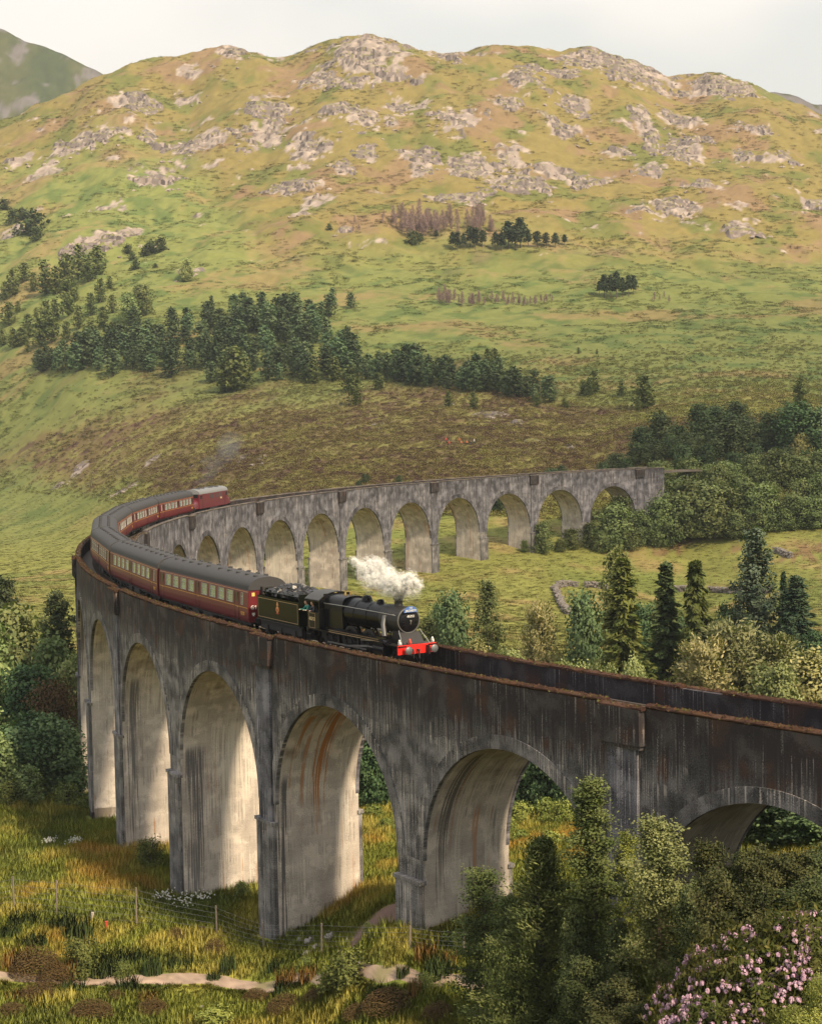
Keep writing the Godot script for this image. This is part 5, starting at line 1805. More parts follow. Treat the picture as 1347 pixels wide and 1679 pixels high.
func plant(kind: String, called: String, label: String, category: String, x: float, z: float, h: float, w := 0.0, group := "", trunk_mat: Material = null, fat := 1.0) -> Node3D:
	var made: Array = kinds[kind][0]
	var form: Array = made[rng.randi() % made.size()]
	var s: float = h / float(kinds[kind][1])
	var t := thing(called, label, category, Vector3(x, ground(x, z) - 0.05, z), rng.randf() * TAU, group)
	var sx: float = s * fat if w == 0.0 else w / 2.0 / float(kinds[kind][2])
	t.scale = Vector3(sx, s, sx)
	put("trunk", form[0], trunk_mat if trunk_mat else bark("brown_bark", lin(0.085, 0.068, 0.055)), t)
	put("crown", form[1], leaf_mat(), t)
	return t


const ORDER := ["leftmost", "second from the left", "third from the left", "fourth from the left", "fifth from the left", "sixth from the left", "seventh from the left", "eighth from the left", "ninth from the left", "tenth from the left",
	"tenth from the right", "ninth from the right", "eighth from the right", "seventh from the right", "sixth from the right", "fifth from the right", "fourth from the right", "third from the right", "second from the right", "rightmost"]


func ranked(list: Array, i: int) -> String:
	# where the tree stands among its like, counted across the view
	var n := list.size() / 3
	var place := 0
	for j in n:
		if float(list[j * 3]) / list[j * 3 + 1] > float(list[i * 3]) / list[i * 3 + 1]:
			place += 1
	return ", " + ORDER[place if place < 10 and place < (n + 1) / 2 else 20 - n + place]


func plant_all(list: Array, kind: String, called: String, text: String, category: String, group: String, spread := 0.2) -> void:
	for i in list.size() / 3:
		var label := text + (ranked(list, i) if list.size() <= 60 else "")
		plant(kind, called, label, category, list[i * 3], list[i * 3 + 1], float(list[i * 3 + 2]) * rng.randf_range(1.0 - spread, 1.0 + spread), 0.0, group, null, rng.randf_range(0.95, 1.5))


func build_trees() -> void:
	plant_kinds()
	var pale_bark := bark("pale_bark", lin(0.42, 0.38, 0.34))
	plant_all(WOOD_PINES, "wood_pine", "pine_tree", "dark green pine packed among others in the long wood across the slope", "tree", "pines of the long dark wood")
	plant_all(UPPER_PINES, "wood_pine", "pine_tree", "dark pine standing loose along the upper edge of the long wood", "tree", "loose pines above the long wood")
	plant_all(SLOPE_BIRCHES, "slope_birch", "birch_tree", "small sunlit birch on the bright slope above the long wood", "tree", "birches on the bright slope")
	plant_all(SLOPE_BUSHES, "far_bush", "hill_bush", "small dark bush dotted on the open rocky hillside", "bush", "bushes dotted over the hillside")
	plant_all(FRONT_BIRCHES, "slope_birch", "birch_tree", "leafy birch along the lower edge of the long wood", "tree", "birches in front of the pines")
	plant_all(MOOR_TREES, "slope_birch", "moor_tree", "lone small tree standing on the open green moor", "tree", "lone trees on the moor")
	plant_all(PINE_CLUMP, "pine_tall", "pine_tree", "tall dark pine of the small clump alone on the green slope", "tree", "clump of dark pines")
	plant_all(TOP_PINES, "pine_tall", "pine_tree", "dark pine in the row at the foot of the rocky hill", "tree", "row of pines below the crags")
	for i in 3:
		plant("broad", "oak_tree", ["broad dark tree above the left end of the long wood", "lone rounded tree beside a pale rock on the bright slope", "broad tree just right of another above the long wood"][i], "tree", LONE_OAKS[i * 3], LONE_OAKS[i * 3 + 1], LONE_OAKS[i * 3 + 2])
	for i in 2:
		plant("broad_dark", "oak_tree", ["large round dark oak above the far end of the viaduct", "large dark oak at the right edge, behind the round one"][i], "tree", BIG_OAKS[i * 3], BIG_OAKS[i * 3 + 1], BIG_OAKS[i * 3 + 2], [16.0, 15.0][i])
	plant("pale", "sallow_bush", "pale round bush in front of the large dark oak", "bush", PALE_BUSH[0], PALE_BUSH[1], PALE_BUSH[2])
	plant_all(TRACK_BUSHES, "track", "scrub_tree", "dark scrub tree above the viaduct's far end", "tree", "scrub trees above the far end")
	plant_all(BANK_BUSHES, "bank", "bank_bush", "green rounded bush crowding the bank at the far end of the viaduct", "bush", "bushes on the far bank")
	plant_all(ARCH_BUSHES, "bank", "arch_bush", "leafy bush at the farthest arches' feet", "bush", "bushes under the farthest arches")
	plant_all(BEHIND_ARCH, "track", "scrub_tree", "dark tree seen through the farthest arches", "tree", "trees behind the far arches")
	var two := [bare_tree(1), bare_tree(2), bare_tree(3)]
	for i in BARE_LARCHES.size() / 3:
		var upper: bool = BARE_LARCHES[i * 3 + 1] < -840.0
		var b := thing("larch_tree", "bare purplish larch in the thin band %s" % ("below the rocky crags" if upper else "on the green slope, left of the pine clump"), "tree", Vector3(BARE_LARCHES[i * 3], ground(BARE_LARCHES[i * 3], BARE_LARCHES[i * 3 + 1]) - 0.1, BARE_LARCHES[i * 3 + 1]), rng.randf() * TAU, "upper band of bare larches" if upper else "lower band of bare larches")
		var sc: float = BARE_LARCHES[i * 3 + 2] / 9.0
		sc *= rng.randf_range(0.6, 1.25)
		b.scale = Vector3(sc, sc, sc)
		b.rotation.x = rng.randfn() * 0.06
		put("trunk", two[i % 3][0], bark("larch_bark", lin(0.17, 0.12, 0.11)), b)
		put("twigs", two[i % 3][1], bark("larch_twig", lin(0.24, 0.165, 0.155)), b)
	var names := {
		"spruce_light": ["spruce_tree", "tall yellow-green spruce, its tips catching the sun, behind the near parapet", "tree"],
		"spruce_dark": ["spruce_tree", "tall slim dark spruce between the yellow-green and the drooping spruce", "tree"],
		"spruce_droop": ["spruce_tree", "tall spruce with hanging branches, standing clear against the meadow", "tree"],
		"poplar": ["poplar_tree", "tallest tree behind the parapet, a blue-grey poplar with upswept branches", "tree"],
		"pine": ["pine_tree", "thin pine rising behind the leafy trees left of the viaduct", "tree"],
		"rusty": ["dead_tree", "rusty brown tree left of the nearest tall piers", "tree"],
		"round": ["sallow_tree", "rounded olive tree at the edge of the meadow", "tree"],
		"birch": ["birch_tree", "slender birch just behind the steam engine's front", "tree"],
		"willow": ["willow_tree", "pale olive willow behind the near parapet", "tree"],
		"pale": ["sallow_bush", "bright green sallow just over the near parapet", "bush"],
		"fir_dark": ["fir_tree", "near-black fir at the right beside the poplar", "tree"],
		"broad": ["leafy_tree", "big green leafy tree left of the viaduct", "tree"],
		"broad_dark": ["leafy_tree", "dark leafy tree in the valley by the viaduct", "tree"],
	}
	var groups := {"pine": "thin pines left of the viaduct", "round": "olive trees by the meadow", "willow": "pale willows", "pale": "sallows by the near parapet", "fir_dark": "dark firs at the right", "broad": "leafy trees left of the viaduct", "broad_dark": "dark trees of the valley floor"}
	for n in VALLEY.size():
		var t: Array = VALLEY[n]
		var e: Array = names[t[0]]
		var label: String = e[1]
		var group: String = groups.get(t[0], "")
		if t[0] == "broad_dark":
			if t[1] < -20.0:
				label = "dark leafy tree low down, left of the tall piers"
				group = "dark trees left of the piers"
			elif t[1] < 16.0 and t[2] > -170.0:
				label = "dark tree seen through the near arches"
				group = "dark trees behind the near arches"
			elif t[2] > -140.0:
				label = "dark tree in the gloom under the nearest arch"
				group = "dark trees under the nearest arch"
			else:
				label = "dark leafy tree among the spruces behind the parapet"
				group = "dark leafy trees among the spruces"
		plant(t[0], e[0], VALLEY_LABELS[n], e[2], t[1], t[2], t[3], t[4], group, pale_bark if t[0] == "birch" else null)
	var near := {
		"pine_sapling": ["pine_tree", "young bushy pine in front of the second pier from the right", "tree"],
		"birch_tall": ["birch_tree", "tallest dark birch in front of the viaduct's near pier", "tree"],
		"birch_front": ["birch_tree", "olive birch with a bare pale trunk in the right foreground", "tree"],
		"birch_dark": ["birch_tree", "small dark birch at the left of the foreground thicket", "tree"],
		"yellow": ["sallow_bush", "yellow-green bush between the two tall foreground birches", "bush"],
		"alder": ["alder_bush", "dark alder bush in the right foreground thicket", "bush"],
		"round_bush": ["round_bush", "round green bush below the young pine", "bush"],
		"bright": ["bright_bush", "bright green bush at the bottom right corner, before the blossom", "bush"],
	}
	for n in NEAR.size():
		var t: Array = NEAR[n]
		var e: Array = near[t[0]]
		plant(t[0], e[0], NEAR_LABELS[n], e[2], t[1], t[2], t[3], t[4], {"alder": "alders of the foreground thicket", "bright": "bright bushes in the corner", "birch_dark": "dark birches beside the young pine"}.get(t[0], ""), bark("orange_bark", lin(0.34, 0.22, 0.15)) if t[0] == "birch_front" else null)


# ---------------------------------------------------------------- grass, rushes, heather

func tuft(seed_: int, blades: int, spread: float, tall: float, wide: float, lean: float) -> Mesh:
	var g := RandomNumberGenerator.new()
	g.seed = seed_
	var s := Shape.new()
	s.colored = true
	for i in blades:
		var a := g.randf() * TAU
		var r := sqrt(g.randf()) * spread
		var p := Vector3(cos(a) * r, -0.03, sin(a) * r)
		var b := g.randf() * TAU
		var out := Vector3(cos(b), 0, sin(b)) * lean * g.randf_range(0.3, 1.0)
		var h := tall * g.randf_range(0.55, 1.1)
		var side := Vector3(-sin(b), 0, cos(b)) * wide * 0.5
		var v := g.randf_range(0.75, 1.25)
		s.tint = Color(v, v, v)
		var m := p + out * h * 0.3 + Vector3(0, h * 0.6, 0)
		var t := p + out * h + Vector3(0, h, 0)
		var k := s.v.size()
		var nn := (Vector3(cos(b) * 0.45, 1.0, sin(b) * 0.45)).normalized()
		s.add(p - side, nn)
		s.add(p + side, nn)
		s.add(m + side * 0.7, nn)
		s.add(m - side * 0.7, nn)
		s.add(t, nn)
		s.i.append_array([k, k + 1, k + 2, k, k + 2, k + 3, k + 3, k + 2, k + 4])
	return s.mesh()


func clump(seed_: int, leaves: int, w: float, h: float, size: float) -> Mesh:
	# a low mound of small leaves: heather, bracken, bog myrtle
	var g := RandomNumberGenerator.new()
	g.seed = seed_
	var s := Shape.new()
	s.colored = true
	for i in leaves:
		var a := g.randf() * TAU
		var r := sqrt(g.randf())
		var y := sqrt(maxf(0.0, 1.0 - r * r)) * h * g.randf_range(0.5, 1.05)
		var p := Vector3(cos(a) * r * w, y, sin(a) * r * w)
		var out := Vector3(p.x / w, 0.9, p.z / w).normalized()
		var nn := (out + Vector3(g.randfn(), g.randfn(), g.randfn()) * 0.45).normalized()
		var ax := nn.cross(Vector3(g.randfn(), g.randfn(), g.randfn())).normalized() * size * g.randf_range(0.7, 1.3)
		var bx := nn.cross(ax) * 0.55
		var v := g.randf_range(0.65, 1.3)
		s.tint = Color(v, v, v)
		var k := s.v.size()
		var n2 := (nn + out * 0.6 + Vector3(0, 0.7, 0)).normalized()
		s.add(p - ax, n2)
		s.add(p + bx, n2)
		s.add(p + ax, n2)
		s.add(p - bx, n2)
		s.i.append_array([k, k + 1, k + 2, k, k + 2, k + 3])
	return s.mesh()


func scatter(called: String, label: String, m: Mesh, mt: Material, places: Array) -> void:
	var mm := MultiMesh.new()
	mm.transform_format = MultiMesh.TRANSFORM_3D
	mm.use_colors = true
	mm.mesh = m
	mm.instance_count = places.size()
	for i in places.size():
		mm.set_instance_transform(i, places[i][0])
		mm.set_instance_color(i, places[i][1])
	var o := MultiMeshInstance3D.new()
	o.name = numbered(called)
	o.multimesh = mm
	o.material_override = mt
	add_child(o, true)
	tag(o, label, "", "", "stuff")


func clear_of_piers(x: float, z: float) -> bool:
	var r := Vector2(x - MID.x, z - MID.z)
	var off := absf(r.length() - RADIUS)
	if off > 3.6:
		return true
	var s := (TURN - atan2(r.x, r.y)) * RADIUS
	return absf(s - roundf(s / PITCH) * PITCH) > 1.7 or s < -2.0


func path_z(x: float) -> float:
	for i in PATH.size() - 1:
		if x < PATH[i + 1].x or i == PATH.size() - 2:
			var t := clampf((x - PATH[i].x) / (PATH[i + 1].x - PATH[i].x), 0.0, 1.0)
			t = t * t * (3.0 - 2.0 * t)
			return lerpf(PATH[i].y, PATH[i + 1].y, t)
	return 0.0


const PATH := [Vector2(-34, -106.0), Vector2(-27.8, -105.5), Vector2(-23.2, -105.0), Vector2(-18.0, -104.5), Vector2(-13.2, -104.4), Vector2(-7.5, -101.6), Vector2(-4.3, -96.2), Vector2(-1.6, -91.9), Vector2(1.0, -89.5), Vector2(4.0, -87.0)]


func dirt(x: float, z: float) -> float:
	# bare trodden earth between the near piers
	var e := Vector2((x + 1.0) / 3.4, (z + 100.5) / 3.6).length() + 0.35 * n_fine.get_noise_2d(x * 2.0, z * 2.0)
	return 1.0 - smoothstep(0.75, 1.05, e)


func turf_color(x: float, z: float) -> Color:
	var p1 := n_patch.get_noise_2d(x * 1.6, z * 1.6)
	var p2 := n_knob.get_noise_2d(x * 2.6 + 50.0, z * 2.6)
	var p3 := n_fine.get_noise_2d(x, z)
	var c := Color(0.293, 0.323, 0.066).lerp(Color(0.440, 0.395, 0.090), smoothstep(-0.1, 0.4, p3))
	c = c.lerp(Color(0.166, 0.215, 0.056), smoothstep(0.08, 0.4, -p2) * 0.7)
	c = c.lerp(Color(0.644, 0.323, 0.082), smoothstep(0.12, 0.5, p2 * 0.9 + p1 * 0.7) * 0.62)
	return c


func build_grass() -> void:
	var g := RandomNumberGenerator.new()
	g.seed = 99
	var gm := mat("grass_blades", Color.WHITE, 0.8)
	gm.vertex_color_use_as_albedo = true
	gm.metallic_specular = 0.15
	gm.cull_mode = BaseMaterial3D.CULL_DISABLED
	gm.backlight_enabled = true
	gm.backlight = Color(0.6, 0.6, 0.3)
	# rough grass close by
	var short := []
	var tall := []
	var n := 0
	while n < 270000:
		var d := lerpf(74.0, 240.0, pow(g.randf(), 1.7)) if n % 12 else lerpf(36.0, 74.0, g.randf())
		var x := g.randf_range(-0.31, 0.31) * d if n % 12 else g.randf_range(-0.3, 0.45) * d
		n += 1
		if not clear_of_piers(x, -d):
			continue
		if absf(-d - path_z(x)) < 0.95 + 0.4 * n_tuft.get_noise_2d(x * 2.0, d * 2.0) and x < 4.0 or g.randf() < dirt(x, -d):
			continue
		var c := turf_color(x, -d)
		var v := g.randf_range(0.85, 1.15)
		c = Color(c.r * v, c.g * v * g.randf_range(0.95, 1.05), c.b * v)
		var orange := c.r > c.g * 1.15
		var s := g.randf_range(0.7, 1.35) * (1.0 + 0.5 * n_fine.get_noise_2d(x * 1.7, -d * 1.7)) * (1.0 + 0.002 * (d - 74.0))
		var t := Transform3D(Basis(Vector3.UP, g.randf() * TAU).scaled(Vector3(s, s * (1.25 if orange else 0.9), s)), Vector3(x, ground(x, -d), -d))
		var ahead := -d - path_z(x)
		if ahead > 0.0 and ahead < 2.6 and x < 0.0:
			t = t.scaled_local(Vector3(0.8, 0.45, 0.8))
			short.append([t, c])
		elif orange or g.randf() < 0.35:
			tall.append([t, c])
		else:
			short.append([t, c])
	scatter("grass", "rough green grass round the piers", tuft(1, 26, 0.30, 0.30, 0.026, 0.8), gm, short)
	scatter("grass", "taller tawny grass in patches round the piers", tuft(2, 22, 0.26, 0.52, 0.022, 0.5), gm, tall)
	# the meadow inside the curve and the valley floor
	var far := []
	for i in 85000:
		var d := lerpf(235.0, 660.0, pow(g.randf(), 1.4))
		var x := g.randf_range(-0.29, 0.31) * d
		if d > 400.0 and ground(x, -d) > -13.5 or not clear_of_piers(x, -d):
			continue
		var p := n_knob.get_noise_2d(x * 1.7 + 50.0, -d * 1.7)
		var c := Color(0.215, 0.215, 0.062).lerp(Color(0.25, 0.215, 0.075), smoothstep(0.0, 0.4, p)).lerp(Color(0.185, 0.200, 0.056), smoothstep(0.05, 0.4, -p))
		var v := g.randf_range(0.8, 1.15)
		c = Color(c.r * v, c.g * v, c.b * v)
		var s := g.randf_range(0.6, 1.2)
		far.append([Transform3D(Basis(Vector3.UP, g.randf() * TAU).scaled(Vector3(s * 1.2, s * 0.38, s * 1.2)), Vector3(x, ground(x, -d), -d)), c])
	scatter("grass", "pale grass of the flat meadow inside the curve", tuft(3, 26, 0.7, 0.36, 0.045, 1.0), gm, far)
	# heather and bracken on the moor behind the viaduct
	var moor := []
	for i in 70000:
		var d := lerpf(395.0, 760.0, pow(g.randf(), 1.2))
		var x := g.randf_range(-0.26, 0.26) * d
		if not clear_of_piers(x, -d):
			continue
		var h := ground(x, -d)
		if h < -13.5 or g.randf() < smoothstep(540.0, 740.0, d + 50.0 * n_patch.get_noise_2d(x, d)):
			continue
		var c := ground_color(x, -d, h, 1.0)
		var q := g.randf()
		if q < 0.3:
			c = c.lerp(Color(0.070, 0.046, 0.030), 0.6)
		elif q < 0.5:
			c = c.lerp(Color(0.22, 0.195, 0.06), 0.6)
		var s := g.randf_range(0.5, 1.25)
		moor.append([Transform3D(Basis(Vector3.UP, g.randf() * TAU).scaled(Vector3(s, s * 1.1, s)), Vector3(x, h - 0.1, -d)), c])
	scatter("heather", "brown heather and bracken over the moor behind the viaduct", clump(4, 34, 0.75, 0.6, 0.17), gm, moor)
	# bracken beds and tussocks on the hill
	var hill := []
	for i in 38000:
		var d := lerpf(640.0, 1330.0, g.randf())
		var x := g.randf_range(-0.26, 0.26) * d
		var p := n_knob.get_noise_2d(x * 0.8 + 11.0, -d * 0.8) + 0.6 * n_band.get_noise_2d(x * 2.0, -d * 2.0)
		if p < g.randf_range(-0.25, 0.35) or crag_at(x, -d) > 0.35:
			continue
		var h := ground(x, -d)
		var c := ground_color(x, -d, h, 1.0)
		c = c.lerp(Color(0.115, 0.145, 0.040), 0.3 if p > 0.25 else 0.06)
		var v := g.randf_range(0.92, 1.2)
		c = Color(c.r * v, c.g * v, c.b * v)
		var s := g.randf_range(0.8, 1.7)
		hill.append([Transform3D(Basis(Vector3.UP, g.randf() * TAU).scaled(Vector3(s * 1.4, s * 0.5, s * 1.4)), Vector3(x, h - 0.15, -d)), c])
	scatter("bracken", "green bracken and tussocks over the hillside", clump(5, 34, 1.0, 0.7, 0.22), gm, hill)
	# the path and the bare earth
	var s := Shape.new()
	s.colored = true
	var pts := PackedVector3Array()
	var cols := 9
	var rows := 170
	for r in rows:
		var x := lerpf(-33.0, 3.6, float(r) / (rows - 1))
		for c in cols:
			var z := path_z(x) + (c / 8.0 - 0.5) * (1.9 + 0.8 * n_fine.get_noise_2d(x * 1.4, 3.0))
			pts.append(Vector3(x, ground(x, z) + 0.07 - 0.10 * pow(absf(c / 4.0 - 1.0), 3.0), z))
	s.grid(rows, cols, pts)
	for i in s.v.size():
		var p := s.v[i]
		var v := 1.0 + 0.35 * n_tuft.get_noise_2d(p.x * 3.0, p.z * 3.0) + 0.2 * n_fine.get_noise_2d(p.x * 2.0, p.z * 2.0)
		s.c[i] = Color(0.28 * v, 0.205 * v, 0.155 * v).lerp(Color(0.15, 0.14, 0.05), smoothstep(0.15, 0.5, n_fine.get_noise_2d(p.x * 2.3, p.z * 2.3 + 40.0)) * 0.7)
	for i in s.n.size():
		if s.n[i].y < 0.0:
			s.n[i] = -s.n[i]
	var pm := mat("path_sand", Color.WHITE, 0.95)
	pm.vertex_color_use_as_albedo = true
	tag(put("path", s.mesh(), pm), "sandy footpath through the grass in the foreground", "path", "", "structure")


# ---------------------------------------------------------------- the train

func gloss(called: String, c: Color, rough := 0.3, coat := 0.4) -> StandardMaterial3D:
	var m := mat(called, c, rough)
	m.clearcoat_enabled = coat > 0.0
	m.clearcoat = coat
	m.clearcoat_roughness = 0.15
	return m


func on_rails(o: Node3D, s: float, half: float) -> void:
	# a vehicle whose middle stands s metres along the curve
	var a := TURN - s / RADIUS
	var sag := half * half / (2.0 * RADIUS) * 0.6
	o.position = MID + Vector3(sin(a), 0, cos(a)) * (RADIUS - sag) + Vector3(0, RAIL, 0)
	o.rotation.y = a


func letters(called: String, text: String, high: float, at: Vector3, turn: float, m: Material, parent: Node3D, bold := true) -> void:
	var t := TextMesh.new()
	var f := SystemFont.new()
	f.font_names = PackedStringArray(["Droid Sans"])
	f.font_weight = 700 if bold else 400
	t.font = f
	t.text = text
	t.font_size = 64
	t.pixel_size = high / 47.0
	t.depth = 0.012
	var o := put(called, t, m, parent)
	o.position = at
	o.rotation.y = turn


func lathe_x(s: Shape, prof: Array, at: Vector3, sides := 28, squash := 1.0) -> void:
	# Vector2(x, radius) turned round an axis along x; x falls along the list
	var pts := PackedVector3Array()
	for p in prof:
		for k in sides + 1:
			var a := TAU * k / sides
			pts.append(at + Vector3(p.x, sin(a) * p.y, cos(a) * p.y * squash))
	s.grid(prof.size(), sides + 1, pts)


func lathe_y(s: Shape, prof: Array, at: Vector3, sides := 20) -> void:
	# Vector2(radius, y) turned round an upright axis, from the bottom up
	var pts := PackedVector3Array()
	for p in prof:
		for k in sides + 1:
			var a := -TAU * k / sides
			pts.append(at + Vector3(cos(a) * p.x, p.y, sin(a) * p.x))
	s.grid(prof.size(), sides + 1, pts)


func disc_wheel(r: float, w: float, spokes := 0) -> Mesh:
	var s := Shape.new()
	var pts := PackedVector3Array()
	var prof := [Vector2(r * 0.8, -w * 0.5), Vector2(r, -w * 0.5), Vector2(r, w * 0.4), Vector2(r * 1.04, w * 0.5), Vector2(r * 0.8, w * 0.5), Vector2(r * 0.8, -w * 0.5)]
	for p in prof:
		for k in 25:
			var a := TAU * k / 24
			pts.append(Vector3(cos(a) * p.x, sin(a) * p.x, p.y))
	s.grid(prof.size(), 25, pts)
	if spokes:
		for k in spokes:
			var a := TAU * k / spokes
			s.beam(Vector3(cos(a), sin(a), 0) * r * 0.15, Vector3(cos(a), sin(a), 0) * r * 0.82, 0.05, 0.06, Vector3(0, 0, 1))
		s.tube([Vector3(0, 0, -w * 0.7), Vector3(0, 0, w * 0.7)], [r * 0.17, r * 0.17], 12)
	else:
		s.tube([Vector3(0, 0, -w * 0.2), Vector3(0, 0, w * 0.2)], [r * 0.82, r * 0.82], 20)
	return s.mesh()


func coach_x() -> Array:
	return [-7.55, -5.75, -3.95, -2.15, 0.75, 2.55, 4.35, 6.15]


const SIDE := [Vector2(1.30, 0.84), Vector2(1.385, 1.05), Vector2(1.41, 1.45), Vector2(1.41, 1.92), Vector2(1.375, 2.80), Vector2(1.33, 3.02)]


func coach_strip(s: Shape, x0: float, x1: float, from: int, to: int, side: float) -> void:
	for k in range(from, to):
		var p: Vector2 = SIDE[k]
		var q: Vector2 = SIDE[k + 1]
		for e in [[0.0, 1.0], [0.07, -1.0]]:
			var a := Vector3(x0, p.y, (p.x - e[0]) * side)
			var b := Vector3(x1, p.y, (p.x - e[0]) * side)
			var c := Vector3(x1, q.y, (q.x - e[0]) * side)
			var d := Vector3(x0, q.y, (q.x - e[0]) * side)
			if side * e[1] > 0.0:
				s.quad(a, b, c, d)
			else:
				s.quad(b, a, d, c)
	# the thickness, where a window cuts the side
	for x in [x0, x1]:
		var p: Vector2 = SIDE[from]
		var q: Vector2 = SIDE[to]
		s.quad(Vector3(x, p.y, p.x * side), Vector3(x, p.y, (p.x - 0.07) * side), Vector3(x, q.y, (q.x - 0.07) * side), Vector3(x, q.y, q.x * side))


func make_coach() -> Node3D:
	var t := thing("railway_coach", "coach", "railway coach")
	var red := gloss("maroon_paint", lin(0.110, 0.004, 0.008), 0.5, 0.1)
	var grey := mat("roof_grey", lin(0.032, 0.031, 0.034), 0.8)
	var black := mat("underframe_black", lin(0.022, 0.020, 0.019), 0.8)
	var gold := mat("gold_lining", lin(0.55, 0.30, 0.05), 0.5)
	var alu := mat("window_frame_metal", lin(0.36, 0.34, 0.31), 0.45)
	var glass := mat("coach_glass", Color(0.75, 0.85, 0.8, 0.22), 0.05)
	glass.transparency = BaseMaterial3D.TRANSPARENCY_ALPHA
	var half := 9.75
	var wide := 0.62
	var gaps := []
	for x in coach_x():
		gaps.append([x - wide, x + wide])
	for side in [1.0, -1.0]:
		var s := Shape.new()
		coach_strip(s, -half, half, 0, 3, side)
		coach_strip(s, -half, half, 4, 5, side)
		var from := -half
		for g in gaps + [[8.35, 8.75], [half, half]]:
			if g[0] - from > 0.01:
				coach_strip(s, from, g[0], 3, 4, side)
			from = g[1]
		put("body_side", s.mesh(), red, t)
		for g in gaps + [[8.35, 8.75]]:
			var w := Shape.new()
			var z := func(y: float, d: float) -> float: return (lerpf(1.41, 1.375, (y - 1.92) / 0.88) - d) * side
			var y0 := 1.95
			var y1 := 2.77
			var fr := 0.035
			for e in [[g[0], g[0] + fr, y0, y1], [g[1] - fr, g[1], y0, y1], [g[0] + fr, g[1] - fr, y0, y0 + fr], [g[0] + fr, g[1] - fr, y1 - fr, y1], [g[0] + fr, g[1] - fr, 2.50, 2.53]]:
				var c := Vector3((e[0] + e[1]) * 0.5, (e[2] + e[3]) * 0.5, z.call((e[2] + e[3]) * 0.5, 0.02))
				w.box(c, Vector3(e[1] - e[0], e[3] - e[2], 0.05), Basis(Vector3.RIGHT, -0.04 * side))
			var o := put("window", w.mesh(), alu, t)
			var p := Shape.new()
			p.box(Vector3((g[0] + g[1]) * 0.5, (y0 + y1) * 0.5, z.call(2.36, 0.045)), Vector3(g[1] - g[0] - 0.01, y1 - y0 - 0.01, 0.008), Basis(Vector3.RIGHT, -0.04 * side))
			put("pane", p.mesh(), glass, o)
		# doors stand out by their edges, hinges and handles
		for x in [-9.0, -0.7, 7.55]:
			var d := Shape.new()
			for e in [-0.36, 0.36]:
				d.box(Vector3(x + e, 1.9, 1.412 * side), Vector3(0.02, 1.9, 0.02))
			d.box(Vector3(x, 0.97, 1.372 * side), Vector3(0.72, 0.03, 0.03))
			d.box(Vector3(x, 2.36, 1.392 * side), Vector3(0.44, 0.74, 0.022))
			var o := put("door", d.mesh(), mat("door_shadow", lin(0.02, 0.008, 0.008), 0.4), t)
			var hn := Shape.new()
			hn.box(Vector3(x + 0.27, 1.75, 1.435 * side), Vector3(0.12, 0.04, 0.03))
			put("handle", hn.mesh(), gold, o)
		var l := Shape.new()
		l.box(Vector3(0, 1.80, 1.4125 * side), Vector3(half * 2 - 0.2, 0.035, 0.008))
		l.box(Vector3(0, 2.885, 1.362 * side), Vector3(half * 2 - 0.2, 0.022, 0.01))
		put("lining", l.mesh(), gold, t)
		letters("number", "9218", 0.24, Vector3(8.7 * side, 1.38, 1.417 * side), 0.0 if side > 0 else PI, gold, t)
		var sb := Shape.new()
		sb.box(Vector3(0, 0.76, 1.18 * side), Vector3(half * 2 - 0.1, 0.2, 0.06))
		sb.box(Vector3(-1.6, 0.48, 1.02 * side), Vector3(1.5, 0.5, 0.5))
		sb.box(Vector3(1.1, 0.52, 1.05 * side), Vector3(2.1, 0.42, 0.45))
		sb.beam(Vector3(-5, 0.66, 1.1 * side), Vector3(-2.6, 0.3, 1.1 * side), 0.07, 0.07)
		sb.beam(Vector3(5, 0.66, 1.1 * side), Vector3(2.6, 0.3, 1.1 * side), 0.07, 0.07)
		sb.beam(Vector3(-2.6, 0.3, 1.1 * side), Vector3(2.6, 0.3, 1.1 * side), 0.07, 0.07)
		put("underframe", sb.mesh(), black, t)
	var r := Shape.new()
	var pts := PackedVector3Array()
	for k in [half + 0.04, -half - 0.04]:
		for q in 17:
			var a := PI * q / 16.0
			pts.append(Vector3(k, 3.0 + 0.86 * pow(sin(a), 0.8), 1.36 * cos(a)))
	r.grid(2, 17, pts)
	for k in 2:
		for q in 16:
			var a := pts[k * 17 + q]
			var b := pts[k * 17 + q + 1]
			var c := Vector3(a.x, 3.0, 0)
			if k == 0:
				r.tri(c, b, a)
			else:
				r.tri(c, a, b)
	put("roof", r.mesh(), grey, t)
	for x in [-8.4, -6.6, -4.9, -3.0, -1.0, 1.5, 3.4, 5.2, 7.0, 8.6]:
		for z in [0.42, -0.42]:
			var v := Shape.new()
			lathe_y(v, [Vector2(0.13, 0.0), Vector2(0.13, 0.06), Vector2(0.17, 0.08), Vector2(0.15, 0.16), Vector2(0.0, 0.2)], Vector3(x + 0.25 * z, 3.76, z), 10)
			put("roof_vent", v.mesh(), mat("vent_black", lin(0.03, 0.03, 0.032), 0.7), t)
	for e in [1.0, -1.0]:
		var d := Shape.new()
		var poly := []
		for p in SIDE:
			poly.append(Vector3(half * e, p.y, p.x))
		for q in range(1, 8):
			var a := PI * q / 8.0
			poly.append(Vector3(half * e, 3.0 + 0.86 * pow(sin(a), 0.8), 1.36 * cos(a)))
		for k in range(SIDE.size() - 1, -1, -1):
			poly.append(Vector3(half * e, SIDE[k].y, -SIDE[k].x))
		var mid := Vector3(half * e, 2.2, 0)
		for k in poly.size():
			var a: Vector3 = poly[k]
			var b: Vector3 = poly[(k + 1) % poly.size()]
			if e > 0.0:
				d.tri(mid, b, a)
			else:
				d.tri(mid, a, b)
		put("end", d.mesh(), red, t)
		var gw := Shape.new()
		gw.box(Vector3((half + 0.22) * e, 2.05, 0.42), Vector3(0.42, 2.1, 0.14))
